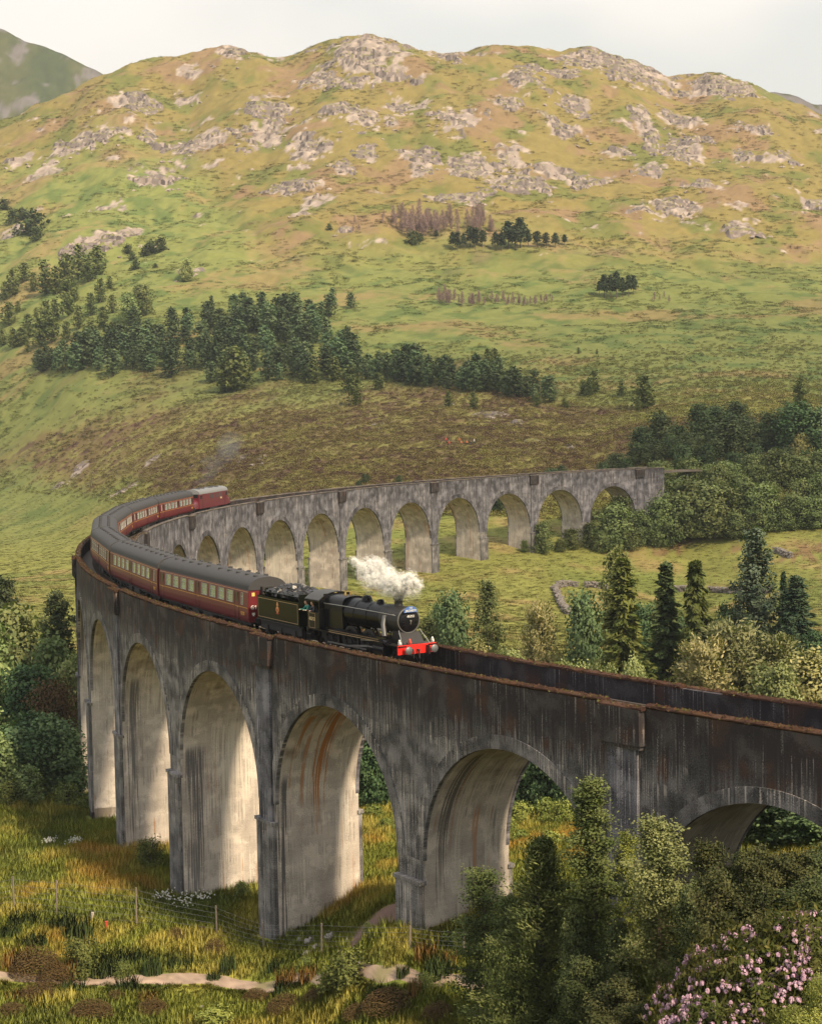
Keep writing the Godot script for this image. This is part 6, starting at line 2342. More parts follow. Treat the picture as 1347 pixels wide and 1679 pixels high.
		gw.box(Vector3((half + 0.22) * e, 2.05, -0.42), Vector3(0.42, 2.1, 0.14))
		gw.box(Vector3((half + 0.22) * e, 3.17, 0), Vector3(0.42, 0.14, 0.98))
		gw.box(Vector3((half + 0.2) * e, 0.95, 0), Vector3(0.4, 0.1, 0.7))
		put("gangway", gw.mesh(), black, t)
		for z in [0.86, -0.86]:
			var bf := Shape.new()
			bf.tube([Vector3(half * e, 1.0, z), Vector3((half + 0.3) * e, 1.0, z)], [0.07, 0.07], 8)
			bf.tube([Vector3((half + 0.3) * e, 1.0, z), Vector3((half + 0.34) * e, 1.0, z)], [0.2, 0.2], 12)
			put("buffer", bf.mesh(), black, t)
	var fl := Shape.new()
	fl.box(Vector3(0, 0.95, 0), Vector3(half * 2 - 0.1, 0.1, 2.6))
	put("floor_pan", fl.mesh(), black, t)
	var st := Shape.new()
	for x in coach_x():
		for z in [0.78, -0.78]:
			for e in [-0.55, 0.55]:
				st.box(Vector3(x + e * 1.45, 1.55, z), Vector3(0.14, 1.1, 0.95))
				st.box(Vector3(x + e, 1.3, z), Vector3(0.42, 0.16, 0.95))
			st.box(Vector3(x, 1.68, z * 1.05), Vector3(0.5, 0.04, 0.8))
	var seats := put("seats", st.mesh(), mat("green_cloth", lin(0.07, 0.12, 0.08), 0.9), t)
	tag(seats, "", "", "", "stuff")
	var wheel := disc_wheel(0.46, 0.13)
	for x in [-7.0, 7.0]:
		var b := Shape.new()
		for z in [0.98, -0.98]:
			b.box(Vector3(x, 0.56, z), Vector3(3.2, 0.2, 0.12))
			b.box(Vector3(x, 0.42, z), Vector3(0.9, 0.3, 0.14))
			for e in [-1.28, 1.28]:
				b.box(Vector3(x + e, 0.47, z), Vector3(0.34, 0.3, 0.16))
		b.box(Vector3(x, 0.6, 0), Vector3(0.5, 0.25, 2.0))
		var o := put("bogie", b.mesh(), black, t)
		for e in [-1.28, 1.28]:
			for z in [0.72, -0.72]:
				var wh := put("wheel", wheel, black, o)
				wh.position = Vector3(x + e, 0.46, z)
	return t


func make_engine() -> void:
	var t := thing("steam_engine", "black steam engine with a red buffer beam leading the train", "steam engine")
	on_rails(t, 43.0, 4.0)
	var black := gloss("engine_black", lin(0.006, 0.006, 0.008), 0.34, 0.15)
	black.metallic_specular = 0.22
	var matt := mat("smokebox_black", lin(0.011, 0.010, 0.011), 0.6)
	var steel := mat("bright_steel", lin(0.42, 0.41, 0.40), 0.35, 0.8)
	var red := gloss("beam_red", lin(0.62, 0.018, 0.012), 0.4, 0.3)
	var white := mat("lamp_white", lin(0.60, 0.59, 0.56), 0.5)
	var gold := mat("gold_lining", lin(0.55, 0.30, 0.05), 0.5)
	var lining := mat("engine_lining", lin(0.42, 0.28, 0.16), 0.5)
	var sooty := mat("frame_black", lin(0.018, 0.017, 0.017), 0.7)
	var cy := 2.62
	# boiler, tapering to the smokebox
	var s := Shape.new()
	lathe_x(s, [Vector2(2.55, 0.74), Vector2(1.0, 0.77), Vector2(-1.55, 0.86)], Vector3(0, cy, 0), 36)
	var boiler := put("boiler", s.mesh(), black, t)
	s = Shape.new()
	for x in [2.5, 1.0, -0.4, -1.5]:
		var r: float = 0.752 + 0.0295 * (2.5 - x)
		lathe_x(s, [Vector2(x + 0.03, r), Vector2(x + 0.025, r + 0.012), Vector2(x - 0.025, r + 0.013), Vector2(x - 0.03, r)], Vector3(0, cy, 0), 36)
	put("boiler_band", s.mesh(), black, boiler)
	s = Shape.new()
	lathe_x(s, [Vector2(4.62, 0.0), Vector2(4.62, 0.76), Vector2(4.58, 0.80), Vector2(2.55, 0.80), Vector2(2.53, 0.73)], Vector3(0, cy, 0), 36)
	put("smokebox", s.mesh(), matt, t)
	s = Shape.new()
	lathe_x(s, [Vector2(4.84, 0.0), Vector2(4.83, 0.18), Vector2(4.79, 0.38), Vector2(4.71, 0.58), Vector2(4.635, 0.665), Vector2(4.62, 0.67)], Vector3(0, cy, 0), 32)
	var door := put("smokebox_door", s.mesh(), black, t)
	s = Shape.new()
	lathe_x(s, [Vector2(4.66, 0.695), Vector2(4.67, 0.72), Vector2(4.66, 0.745), Vector2(4.62, 0.75)], Vector3(0, cy, 0), 36)
	put("door_ring", s.mesh(), mat("ring_grey", lin(0.10, 0.10, 0.10), 0.4), door)
	s = Shape.new()
	s.beam(Vector3(4.80, cy - 0.08, -0.52), Vector3(4.80, cy - 0.08, 0.52), 0.04, 0.05)
	s.beam(Vector3(4.78, cy - 0.3, -0.48), Vector3(4.78, cy - 0.3, 0.48), 0.04, 0.05)
	put("hinge_strap", s.mesh(), black, door)
	s = Shape.new()
	s.tube([Vector3(4.84, cy, 0), Vector3(4.93, cy, 0)], [0.05, 0.04], 10)
	s.beam(Vector3(4.9, cy - 0.2, 0.03), Vector3(4.9, cy, 0), 0.03, 0.03)
	put("dart_handle", s.mesh(), steel, door)
	s = Shape.new()
	s.box(Vector3(4.86, cy + 0.27, 0), Vector3(0.03, 0.17, 0.62))
	var plate := put("number_plate", s.mesh(), matt, door)
	letters("plate_digits", "45212", 0.13, Vector3(4.878, cy + 0.27, 0), PI / 2, white, plate)
	# headboard: a blue half-moon with white lettering over the door
	s = Shape.new()
	for k in 16:
		var a := PI * k / 16.0
		var b := PI * (k + 1) / 16.0
		var c := Vector3(4.90, cy + 0.50, 0)
		s.quad(c, c + Vector3(0, 0.001, 0), c + Vector3(0, sin(b) * 0.36, -cos(b) * -0.46), c + Vector3(0, sin(a) * 0.36, cos(a) * 0.46))
		s.quad(c + Vector3(-0.03, 0, 0), c + Vector3(-0.03, sin(a) * 0.36, cos(a) * 0.46), c + Vector3(-0.03, sin(b) * 0.36, cos(b) * 0.46), c + Vector3(-0.03, 0.001, 0))
		s.quad(c + Vector3(0, sin(a) * 0.36, cos(a) * 0.46), c + Vector3(0, sin(b) * 0.36, cos(b) * 0.46), c + Vector3(-0.03, sin(b) * 0.36, cos(b) * 0.46), c + Vector3(-0.03, sin(a) * 0.36, cos(a) * 0.46))
	var board := put("headboard", s.mesh(), mat("board_blue", lin(0.05, 0.12, 0.34), 0.5), t)
	letters("headboard_lettering", "THE", 0.09, Vector3(4.915, cy + 0.76, 0), PI / 2, white, board)
	letters("headboard_lettering", "JACOBITE", 0.12, Vector3(4.915, cy + 0.60, 0), PI / 2, white, board)
	# chimney, top feed, dome, whistle
	s = Shape.new()
	lathe_y(s, [Vector2(0.36, -0.12), Vector2(0.28, 0.0), Vector2(0.245, 0.1), Vector2(0.235, 0.34), Vector2(0.29, 0.40), Vector2(0.29, 0.45), Vector2(0.2, 0.45), Vector2(0.19, 0.1)], Vector3(3.55, cy + 0.78, 0), 24)
	put("chimney", s.mesh(), matt, t)
	s = Shape.new()
	lathe_y(s, [Vector2(0.30, -0.10), Vector2(0.24, 0.0), Vector2(0.23, 0.12), Vector2(0.16, 0.22), Vector2(0.0, 0.25)], Vector3(1.5, cy + 0.75, 0), 20)
	put("top_feed", s.mesh(), black, t)
	s = Shape.new()
	lathe_y(s, [Vector2(0.42, -0.12), Vector2(0.33, 0.02), Vector2(0.31, 0.14), Vector2(0.22, 0.27), Vector2(0.0, 0.32)], Vector3(-0.1, cy + 0.80, 0), 20)
	put("dome", s.mesh(), black, t)
	# firebox with square shoulders
	s = Shape.new()
	var pts := PackedVector3Array()
	var prof := [Vector2(0.88, -1.1), Vector2(0.90, -0.4), Vector2(0.92, 0.25), Vector2(0.86, 0.62), Vector2(0.68, 0.84), Vector2(0.35, 0.93), Vector2(0, 0.95)]
	var loop := []
	for p in prof:
		loop.append(p)
	for k in range(prof.size() - 2, -1, -1):
		loop.append(Vector2(-prof[k].x, prof[k].y))
	for x in [-1.55, -3.75]:
		for p in loop:
			pts.append(Vector3(x, cy + p.y * (1.0 if x > -2.0 else 0.97), p.x))
	s.grid(2, loop.size(), pts)
	for k in loop.size() - 1:
		s.tri(Vector3(-1.55, cy - 0.3, 0), pts[k + 1], pts[k])
	put("firebox", s.mesh(), black, t)
	s = Shape.new()
	for z in [-0.18, 0.18]:
		s.tube([Vector3(-2.4, cy + 0.9, z), Vector3(-2.4, cy + 1.12, z)], [0.07, 0.06], 10)
	put("safety_valve", s.mesh(), mat("brass", lin(0.5, 0.33, 0.1), 0.4, 0.7), t)
	# handrail along the boiler
	for z in [1.0, -1.0]:
		s = Shape.new()
		s.tube([Vector3(4.5, cy + 0.34, 0.80 * z), Vector3(2.5, cy + 0.36, 0.80 * z), Vector3(-1.5, cy + 0.40, 0.90 * z), Vector3(-3.7, cy + 0.40, 0.98 * z)], [0.02, 0.02, 0.02, 0.02], 6)
		for x in [4.2, 3.0, 1.6, 0.2, -1.2, -2.6]:
			s.beam(Vector3(x, cy + 0.36, 0.70 * z), Vector3(x, cy + 0.37, 0.84 * z), 0.03, 0.03)
		put("handrail", s.mesh(), steel, t)
		# outside steam pipe down to the cylinder
		s = Shape.new()
		s.tube([Vector3(3.2, cy + 0.2, 0.74 * z), Vector3(3.35, cy - 0.3, 0.94 * z), Vector3(3.6, cy - 0.95, 1.02 * z)], [0.15, 0.15, 0.15], 12)
		put("steam_pipe", s.mesh(), mat("pipe_grey", lin(0.07, 0.07, 0.075), 0.3), t)
		# running plate, raised over the wheels, with a thin lining along its edge
		s = Shape.new()
		s.box(Vector3(0.45, 1.50, 1.06 * z), Vector3(6.1, 0.05, 0.52))
		s.box(Vector3(0.45, 1.43, 1.30 * z), Vector3(6.1, 0.14, 0.04))
		s.beam(Vector3(3.45, 1.48, 1.1 * z), Vector3(4.1, 1.28, 1.1 * z), 0.5, 0.05)
		s.box(Vector3(4.85, 1.26, 1.02 * z), Vector3(1.5, 0.05, 0.55))
		s.box(Vector3(-3.9, 1.36, 1.08 * z), Vector3(2.6, 0.05, 0.5))
		put("running_plate", s.mesh(), black, t)
		s = Shape.new()
		s.box(Vector3(0.45, 1.375, 1.322 * z), Vector3(6.0, 0.03, 0.01))
		s.box(Vector3(0.45, 1.49, 1.322 * z), Vector3(6.0, 0.016, 0.01))
		put("lining", s.mesh(), lining, t)
		# cylinder and motion
		s = Shape.new()
		s.tube([Vector3(4.0, 0.92, 1.08 * z), Vector3(2.85, 0.92, 1.08 * z)], [0.36, 0.36], 20)
		s.tube([Vector3(4.05, 1.32, 1.04 * z), Vector3(2.8, 1.32, 1.04 * z)], [0.18, 0.18], 14)
		s.box(Vector3(3.42, 1.12, 1.14 * z), Vector3(1.0, 0.5, 0.5))
		put("cylinder", s.mesh(), black, t)
		s = Shape.new()
		s.beam(Vector3(2.85, 0.92, 1.10 * z), Vector3(1.7, 0.92, 1.10 * z), 0.05, 0.07)
		s.beam(Vector3(1.7, 0.92, 1.12 * z), Vector3(-0.6, 0.70, 1.14 * z), 0.05, 0.11)
		s.beam(Vector3(1.5, 0.68, 1.05 * z), Vector3(-3.2, 0.68, 1.05 * z), 0.04, 0.09)
		s.beam(Vector3(2.6, 1.32, 1.08 * z), Vector3(1.0, 1.22, 1.12 * z), 0.04, 0.06)
		put("coupling_rod", s.mesh(), steel, t)
		s = Shape.new()
		s.box(Vector3(0.6, 1.0, 0.62 * z), Vector3(10.6, 0.5, 0.05))
		put("frame", s.mesh(), sooty, t)
	# wheels
	var big := disc_wheel(0.915, 0.14, 16)
	var small := disc_wheel(0.5, 0.13, 10)
	for x in [1.4, -0.75, -3.1]:
		for z in [0.74, -0.74]:
			var w := put("driving_wheel", big, sooty, t)
			w.position = Vector3(x, 0.915, z)
	for x in [4.55, 2.55]:
		for z in [0.74, -0.74]:
			var w := put("bogie_wheel", small, sooty, t)
			w.position = Vector3(x, 0.5, z)
	# front end
	s = Shape.new()
	s.box(Vector3(5.50, 1.06, 0), Vector3(0.07, 0.54, 2.62))
	put("buffer_beam", s.mesh(), red, t)
	s = Shape.new()
	s.box(Vector3(5.1, 1.30, 0), Vector3(0.86, 0.05, 1.6))
	s.quad(Vector3(5.2, 1.33, -0.72), Vector3(4.62, 1.95, -0.72), Vector3(4.62, 1.95, 0.72), Vector3(5.2, 1.33, 0.72))
	s.box(Vector3(4.15, 1.75, 0), Vector3(0.9, 0.5, 1.1))
	put("front_plate", s.mesh(), matt, t)
	for z in [0.87, -0.87]:
		s = Shape.new()
		s.tube([Vector3(5.53, 1.06, z), Vector3(5.80, 1.06, z)], [0.15, 0.12], 14)
		var bf := put("buffer", s.mesh(), red, t)
		s = Shape.new()
		lathe_x(s, [Vector2(6.1, 0.0), Vector2(6.085, 0.15), Vector2(6.05, 0.235), Vector2(6.01, 0.235), Vector2(6.0, 0.07), Vector2(5.7, 0.07)], Vector3(0, 1.06, z), 22)
		put("buffer_head", s.mesh(), mat("buffer_steel", lin(0.14, 0.14, 0.145), 0.5, 0.5), bf)
	for z in [1.12, 0.42, -1.12]:
		s = Shape.new()
		s.box(Vector3(5.42, 1.45, z), Vector3(0.13, 0.2, 0.13))
		s.tube([Vector3(5.42, 1.58, z), Vector3(5.42, 1.66, z)], [0.07, 0.04], 10)
		s.tube([Vector3(5.5, 1.46, z), Vector3(5.54, 1.46, z)], [0.06, 0.06], 12)
		put("lamp", s.mesh(), white if absf(z) > 0.5 else mat("lamp_red", lin(0.5, 0.06, 0.04), 0.5), t)
	for z in [0.95, -0.95]:
		s = Shape.new()
		s.tube([Vector3(5.45, 1.28, z), Vector3(4.68, 2.1, z * 0.74)], [0.018, 0.018], 6)
		put("brace", s.mesh(), steel, t)
	s = Shape.new()
	s.tube([Vector3(5.53, 1.02, 0), Vector3(5.8, 1.02, 0)], [0.06, 0.05], 8)
	s.beam(Vector3(5.74, 0.98, 0), Vector3(5.74, 0.55, 0), 0.06, 0.1, Vector3.RIGHT)
	s.tube([Vector3(5.54, 1.1, 0.3), Vector3(5.66, 0.9, 0.3), Vector3(5.62, 0.55, 0.3)], [0.035, 0.035, 0.03], 8)
	put("coupling", s.mesh(), sooty, t)
	# cab
	for z in [1.0, -1.0]:
		s = Shape.new()
		s.box(Vector3(-4.55, 1.88, 1.27 * z), Vector3(1.5, 1.05, 0.05))
		s.box(Vector3(-3.82, 2.78, 1.25 * z), Vector3(0.10, 0.78, 0.05))
		s.box(Vector3(-4.42, 2.78, 1.25 * z), Vector3(0.06, 0.78, 0.05))
		s.box(Vector3(-4.55, 3.14, 1.235 * z), Vector3(1.5, 0.14, 0.05))
		put("cab_side", s.mesh(), black, t)
		s = Shape.new()
		for e in [[-4.7, 2.335, 0.74, 0.022], [-4.7, 1.42, 0.74, 0.022]]:
			s.box(Vector3(e[0], e[1], 1.298 * z), Vector3(e[2], e[3], 0.01))
		for e in [-4.32, -5.08]:
			s.box(Vector3(e, 1.878, 1.298 * z), Vector3(0.022, 0.92, 0.01))
		put("cab_lining", s.mesh(), lining, t)
		letters("cab_number", "45212", 0.21, Vector3(-4.7, 1.98, 1.30 * z), 0.0 if z > 0 else PI, mat("cream_digits", lin(0.62, 0.48, 0.28), 0.5), t)
		s = Shape.new()
		s.box(Vector3(-5.2, 0.98, 1.1 * z), Vector3(0.5, 0.05, 0.34))
		s.box(Vector3(-5.2, 0.62, 1.1 * z), Vector3(0.5, 0.05, 0.34))
		s.box(Vector3(-5.45, 0.98, 1.12 * z), Vector3(0.04, 0.8, 0.3))
		put("cab_step", s.mesh(), sooty, t)
	s = Shape.new()
	pts = PackedVector3Array()
	for x in [-3.72, -5.55]:
		for q in 13:
			var a := lerpf(-1.0, 1.0, q / 12.0)
			pts.append(Vector3(x, 3.68 - 0.48 * pow(absf(a), 2.4), -1.33 * a))
	s.grid(2, 13, pts)
	var under := PackedVector3Array()
	for k in pts.size():
		under.append(pts[k] - Vector3(0, 0.04, 0))
	for x in [1, 0]:
		for q in 13:
			pts.append(under[x * 13 + q])
	s.grid(2, 13, PackedVector3Array(pts.slice(26)))
	put("cab_roof", s.mesh(), mat("cab_roof_black", lin(0.03, 0.029, 0.029), 0.5), t)
	s = Shape.new()
	for z in [1.0, -1.0]:
		s.box(Vector3(-3.77, 2.0, 1.06 * z), Vector3(0.05, 1.3, 0.38))
		s.box(Vector3(-3.77, 3.15, 1.1 * z), Vector3(0.05, 0.22, 0.3))
	s.box(Vector3(-3.77, 3.4, 0), Vector3(0.05, 0.36, 1.9))
	put("cab_front", s.mesh(), black, t)
	s = Shape.new()
	s.box(Vector3(-4.7, 1.32, 0), Vector3(1.9, 0.08, 2.4))
	s.box(Vector3(-3.83, 2.2, 0), Vector3(0.12, 1.6, 1.6))
	put("footplate", s.mesh(), sooty, t)


func make_tender() -> void:
	var t := thing("tender", "dark coal-filled tender with an orange crest, behind the engine", "tender")
	on_rails(t, 52.65, 2.2)
	var black := gloss("tender_black", lin(0.005, 0.006, 0.004), 0.34, 0.1)
	black.metallic_specular = 0.2
	var sooty := mat("frame_black", lin(0.018, 0.017, 0.017), 0.7)
	var lining := mat("engine_lining", lin(0.42, 0.28, 0.16), 0.5)
	for z in [1.0, -1.0]:
		var s := Shape.new()
		s.box(Vector3(0, 2.05, 1.28 * z), Vector3(6.3, 1.5, 0.05))
		s.beam(Vector3(3.0, 2.95, 1.08 * z), Vector3(-2.4, 2.95, 1.08 * z), 0.04, 0.50, Vector3(0, 1, 0.85 * z).normalized())
		put("tank_side", s.mesh(), black, t)
		s = Shape.new()
		for y in [1.42, 2.66]:
			s.box(Vector3(0, y, 1.311 * z), Vector3(6.0, 0.024, 0.01))
		for x in [-3.0, 3.0]:
			s.box(Vector3(x, 2.04, 1.311 * z), Vector3(0.024, 1.26, 0.01))
		put("lining", s.mesh(), lining, t)
		# a crest: a small red and gold shield with a crown above
		s = Shape.new()
		s.tube([Vector3(0, 2.1, 1.30 * z), Vector3(0, 2.1, 1.325 * z)], [0.21, 0.21], 14)
		s.box(Vector3(0, 2.4, 1.315 * z), Vector3(0.26, 0.10, 0.02))
		s.tube([Vector3(0, 2.5, 1.305 * z), Vector3(0, 2.5, 1.325 * z)], [0.09, 0.09], 8)
		var c := put("crest", s.mesh(), mat("crest_gold", lin(0.62, 0.27, 0.09), 0.5), t)
		s = Shape.new()
		s.tube([Vector3(0, 2.06, 1.32 * z), Vector3(0, 2.06, 1.335 * z)], [0.11, 0.11], 12)
		s.box(Vector3(0, 1.84, 1.315 * z), Vector3(0.36, 0.07, 0.02))
		put("crest_shield", s.mesh(), mat("crest_red", lin(0.35, 0.03, 0.02), 0.5), c)
		s = Shape.new()
		s.box(Vector3(0, 0.92, 1.05 * z), Vector3(6.2, 0.62, 0.06))
		s.box(Vector3(0, 1.24, 1.2 * z), Vector3(6.5, 0.06, 0.28))
		for x in [-2.1, 0, 2.1]:
			s.box(Vector3(x, 0.66, 1.1 * z), Vector3(0.4, 0.5, 0.12))
		put("tender_frame", s.mesh(), sooty, t)
	var wheel := disc_wheel(0.65, 0.13, 12)
	for x in [-2.1, 0, 2.1]:
		for z in [0.74, -0.74]:
			var w := put("wheel", wheel, sooty, t)
			w.position = Vector3(x, 0.65, z)
	var b := Shape.new()
	b.box(Vector3(-3.16, 2.05, 0), Vector3(0.05, 1.5, 2.5))
	b.box(Vector3(-2.5, 2.72, 0), Vector3(1.2, 0.06, 2.1))
	b.box(Vector3(3.12, 2.3, 0), Vector3(0.05, 2.0, 2.5))
	b.box(Vector3(-2.45, 3.0, 0), Vector3(0.05, 0.6, 2.0))
	b.box(Vector3(0, 1.3, 0), Vector3(6.3, 0.06, 2.5))
	put("tank", b.mesh(), black, t)
	# coal, heaped
	var g := RandomNumberGenerator.new()
	g.seed = 4
	var c := Shape.new()
	for i in 620:
		var x := g.randf_range(-2.3, 3.0)
		var z := g.randf_range(-1.05, 1.05)
		var top := 3.0 + 0.55 * (1.0 - pow(absf(z) / 1.1, 2.0)) * (1.0 - pow(absf(x - 0.3) / 3.0, 2.0))
		var r := g.randf_range(0.08, 0.17)
		c.box(Vector3(x, top - 0.05 + g.randf() * 0.08, z), Vector3(r * 2, r * 1.5, r * 1.7), Basis.from_euler(Vector3(g.randf() * 3, g.randf() * 3, g.randf() * 3)))
	var base := PackedVector3Array()
	for x in 8:
		for z in 8:
			var px := 3.05 - 5.45 * x / 7.0
			var pz := 1.08 - 2.16 * z / 7.0
			base.append(Vector3(px, 2.9 + 0.5 * (1.0 - pow(absf(pz) / 1.1, 2.0)) * (1.0 - pow(absf(px - 0.3) / 3.0, 2.0)), pz))
	c.grid(8, 8, base)
	tag(put("coal", c.mesh(), mat("coal_black", lin(0.018, 0.018, 0.020), 0.35), t), "", "", "", "stuff")


func make_diesel() -> void:
	var t := thing("diesel_locomotive", "maroon diesel locomotive with a grey roof pushing at the rear of the train", "diesel locomotive")
	on_rails(t, 206.1, 6.0)
	var red := gloss("diesel_maroon", lin(0.120, 0.014, 0.022), 0.4, 0.3)
	var grey := mat("diesel_roof", lin(0.17, 0.175, 0.185), 0.7)
	var black := mat("underframe_black", lin(0.022, 0.020, 0.019), 0.8)
	var dark := mat("dark_glass", lin(0.015, 0.018, 0.02), 0.1)
	var s := Shape.new()
	s.box(Vector3(0, 2.0, 0), Vector3(13.6, 2.1, 2.66))
	put("body", s.mesh(), red, t)
	s = Shape.new()
	var pts := PackedVector3Array()
	for x in [6.8, -6.8]:
		for q in 13:
			var a := PI * q / 12.0
			pts.append(Vector3(x, 3.05 + 0.72 * pow(sin(a), 0.75), 1.34 * cos(a)))
	s.grid(2, 13, pts)
	for q in 12:
		s.tri(Vector3(6.8, 3.05, 0), pts[q + 1], pts[q])
		s.tri(Vector3(-6.8, 3.05, 0), pts[13 + q], pts[14 + q])
	var roof := put("roof", s.mesh(), grey, t)
	s = Shape.new()
	for x in [-4.0, -1.2, 2.4, 4.4]:
		s.box(Vector3(x, 3.78, 0), Vector3(1.3 if x < 0.0 else 0.7, 0.10, 1.1))
	put("roof_grille", s.mesh(), mat("grille_dark", lin(0.05, 0.05, 0.055), 0.6), roof)
	for e in [1.0, -1.0]:
		s = Shape.new()
		# bonnet with a rounded nose
		var b := PackedVector3Array()
		for r in 6:
			var u := r / 5.0
			for q in 13:
				var a := PI * q / 12.0
				var w := 1.22 * (1.0 - 0.12 * u * u)
				b.append(Vector3((6.8 + 1.9 * sin(u * PI / 2.0)) * e, 1.0 + (1.35 * (1.0 - 0.25 * u * u)) * pow(sin(a), 0.45), w * cos(a) * e))
		s.grid(6, 13, b)
		for q in 12:
			s.tri(Vector3(8.7 * e, 1.0, 0), b[5 * 13 + q + 1], b[5 * 13 + q])
		put("nose", s.mesh(), red, t)
		s = Shape.new()
		for z in [-0.78, 0.0, 0.78]:
			s.box(Vector3(6.83 * e, 2.83, z), Vector3(0.06, 0.5, 0.62))
		put("windscreen", s.mesh(), dark, t)
		s = Shape.new()
		s.box(Vector3(8.75 * e, 0.95, 0), Vector3(0.1, 0.5, 2.5))
		for z in [0.87, -0.87]:
			s.tube([Vector3(8.75 * e, 1.0, z), Vector3(9.3 * e, 1.0, z)], [0.12, 0.2], 10)
		put("buffer_beam", s.mesh(), black, t)
		for z in [1.0, -1.0]:
			s = Shape.new()
			s.box(Vector3(6.1 * e, 2.62, 1.335 * z), Vector3(0.7, 0.55, 0.02))
			put("cab_window", s.mesh(), dark, t)
			s = Shape.new()
			s.box(Vector3(5.3 * e, 2.0, 1.337 * z), Vector3(0.55, 1.9, 0.02))
			put("cab_door", s.mesh(), gloss("diesel_door", lin(0.085, 0.010, 0.016), 0.4, 0.3), t)
		s = Shape.new()
		for z in [1.0, -1.0]:
			s.box(Vector3(4.6 * e, 0.55, 1.0 * z), Vector3(4.0, 0.5, 0.14))
		var bg := put("bogie", s.mesh(), black, t)
		var wheel := disc_wheel(0.57, 0.13)
		for x in [-1.6, 0.0, 1.6]:
			for z in [0.74, -0.74]:
				var w := put("wheel", wheel, black, bg)
				w.position = Vector3(4.6 * e + x, 0.57, z)
	for z in [1.0, -1.0]:
		for x in [-3.6, -2.6, -1.0, 0.6, 1.4]:
			s = Shape.new()
			s.box(Vector3(x, 2.55, 1.337 * z), Vector3(0.6, 0.62, 0.02))
			put("side_grille", s.mesh(), mat("grille_dark", lin(0.05, 0.05, 0.055), 0.6), t)
		s = Shape.new()
		s.box(Vector3(0, 0.62, 1.05 * z), Vector3(3.6, 0.6, 0.5))
		put("fuel_tank", s.mesh(), black, t)
		letters("number", "37685", 0.24, Vector3(3.4 * z, 2.1, 1.336 * z), 0.0 if z > 0 else PI, mat("cream_digits", lin(0.62, 0.48, 0.28), 0.5), t)


func build_track() -> void:
	var t := thing("railway_track", "single railway line running round the viaduct's deck", "railway track")
	var steel := mat("rail_steel", lin(0.20, 0.16, 0.13), 0.4, 0.6)
	for z in [0.75, -0.75]:
		var s := Shape.new()
		curved_box(s, -3.0 * PITCH, 22.2 * PITCH, z - 0.036, z + 0.036, RAIL - 0.17, RAIL, 200)
		put("rail", s.mesh(), steel, t)
	var s := Shape.new()
	for k in 540:
		var p := -2.9 * PITCH + k * 0.78
		curved_box(s, p - 0.12, p + 0.12, -1.3, 1.3, RAIL - 0.34, RAIL - 0.18)
	tag(put("sleepers", s.mesh(), mat("sleeper_wood", lin(0.07, 0.055, 0.045), 0.9), t), "", "", "", "stuff")
	s = Shape.new()
	curved_box(s, -3.1 * PITCH, 22.2 * PITCH, -1.75, 1.75, -1.36, RAIL - 0.24, 200)
	tag(put("ballast_bed", s.mesh(), mat("ballast", lin(0.10, 0.085, 0.072), 0.95), t), "", "", "", "stuff")


func build_train() -> void:
	build_track()
	make_engine()
	make_tender()
	var first := make_coach()
	var say := [
		"maroon coach coupled to the tender, first of the train", "maroon coach, second behind the engine, on the near side of the curve",
		"maroon coach, third behind the engine, turning into the bend", "maroon coach, fourth behind the engine, at the apex of the bend",
		"maroon coach, fifth behind the engine, past the apex", "sunlit red coach, sixth behind the engine",
		"sunlit red coach coupled to the maroon diesel, last of the seven",
	]
	for k in 7:
		var c: Node3D = first
		if k > 0:
			c = first.duplicate()
			c.name = numbered("railway_coach")
			add_child(c, true)
		tag(c, say[k], "railway coach", "maroon coaches of the train")
		on_rails(c, 66.5 + 20.0 * k, 7.0)
	var white := mat("lamp_white", lin(0.60, 0.59, 0.56), 0.5)
	letters("end_lettering", "G1", 0.26, Vector3(9.765, 1.85, 1.0), PI / 2, white, first)
	var s := Shape.new()
	s.box(Vector3(9.762, 2.72, 1.02), Vector3(0.02, 0.24, 0.2))
	put("end_label", s.mesh(), mat("label_yellow", lin(0.62, 0.45, 0.12), 0.5), first)
	s = Shape.new()
	s.box(Vector3(9.762, 1.42, 1.03), Vector3(0.02, 0.14, 0.2))
	s.box(Vector3(9.762, 1.31, 1.03), Vector3(0.02, 0.08, 0.1))
	put("end_shield", s.mesh(), white, first)
	make_diesel()
	# steam from the chimney, drifting back over the boiler
	var g := RandomNumberGenerator.new()
	g.seed = 12
	var a := TURN - 39.5 / RADIUS
	var at := MID + Vector3(sin(a), 0, cos(a)) * RADIUS + Vector3(0, RAIL + 3.9, 0)
	var back := Vector3(-cos(a), 0, sin(a))
	steam(at, back, g)
	exhaust()


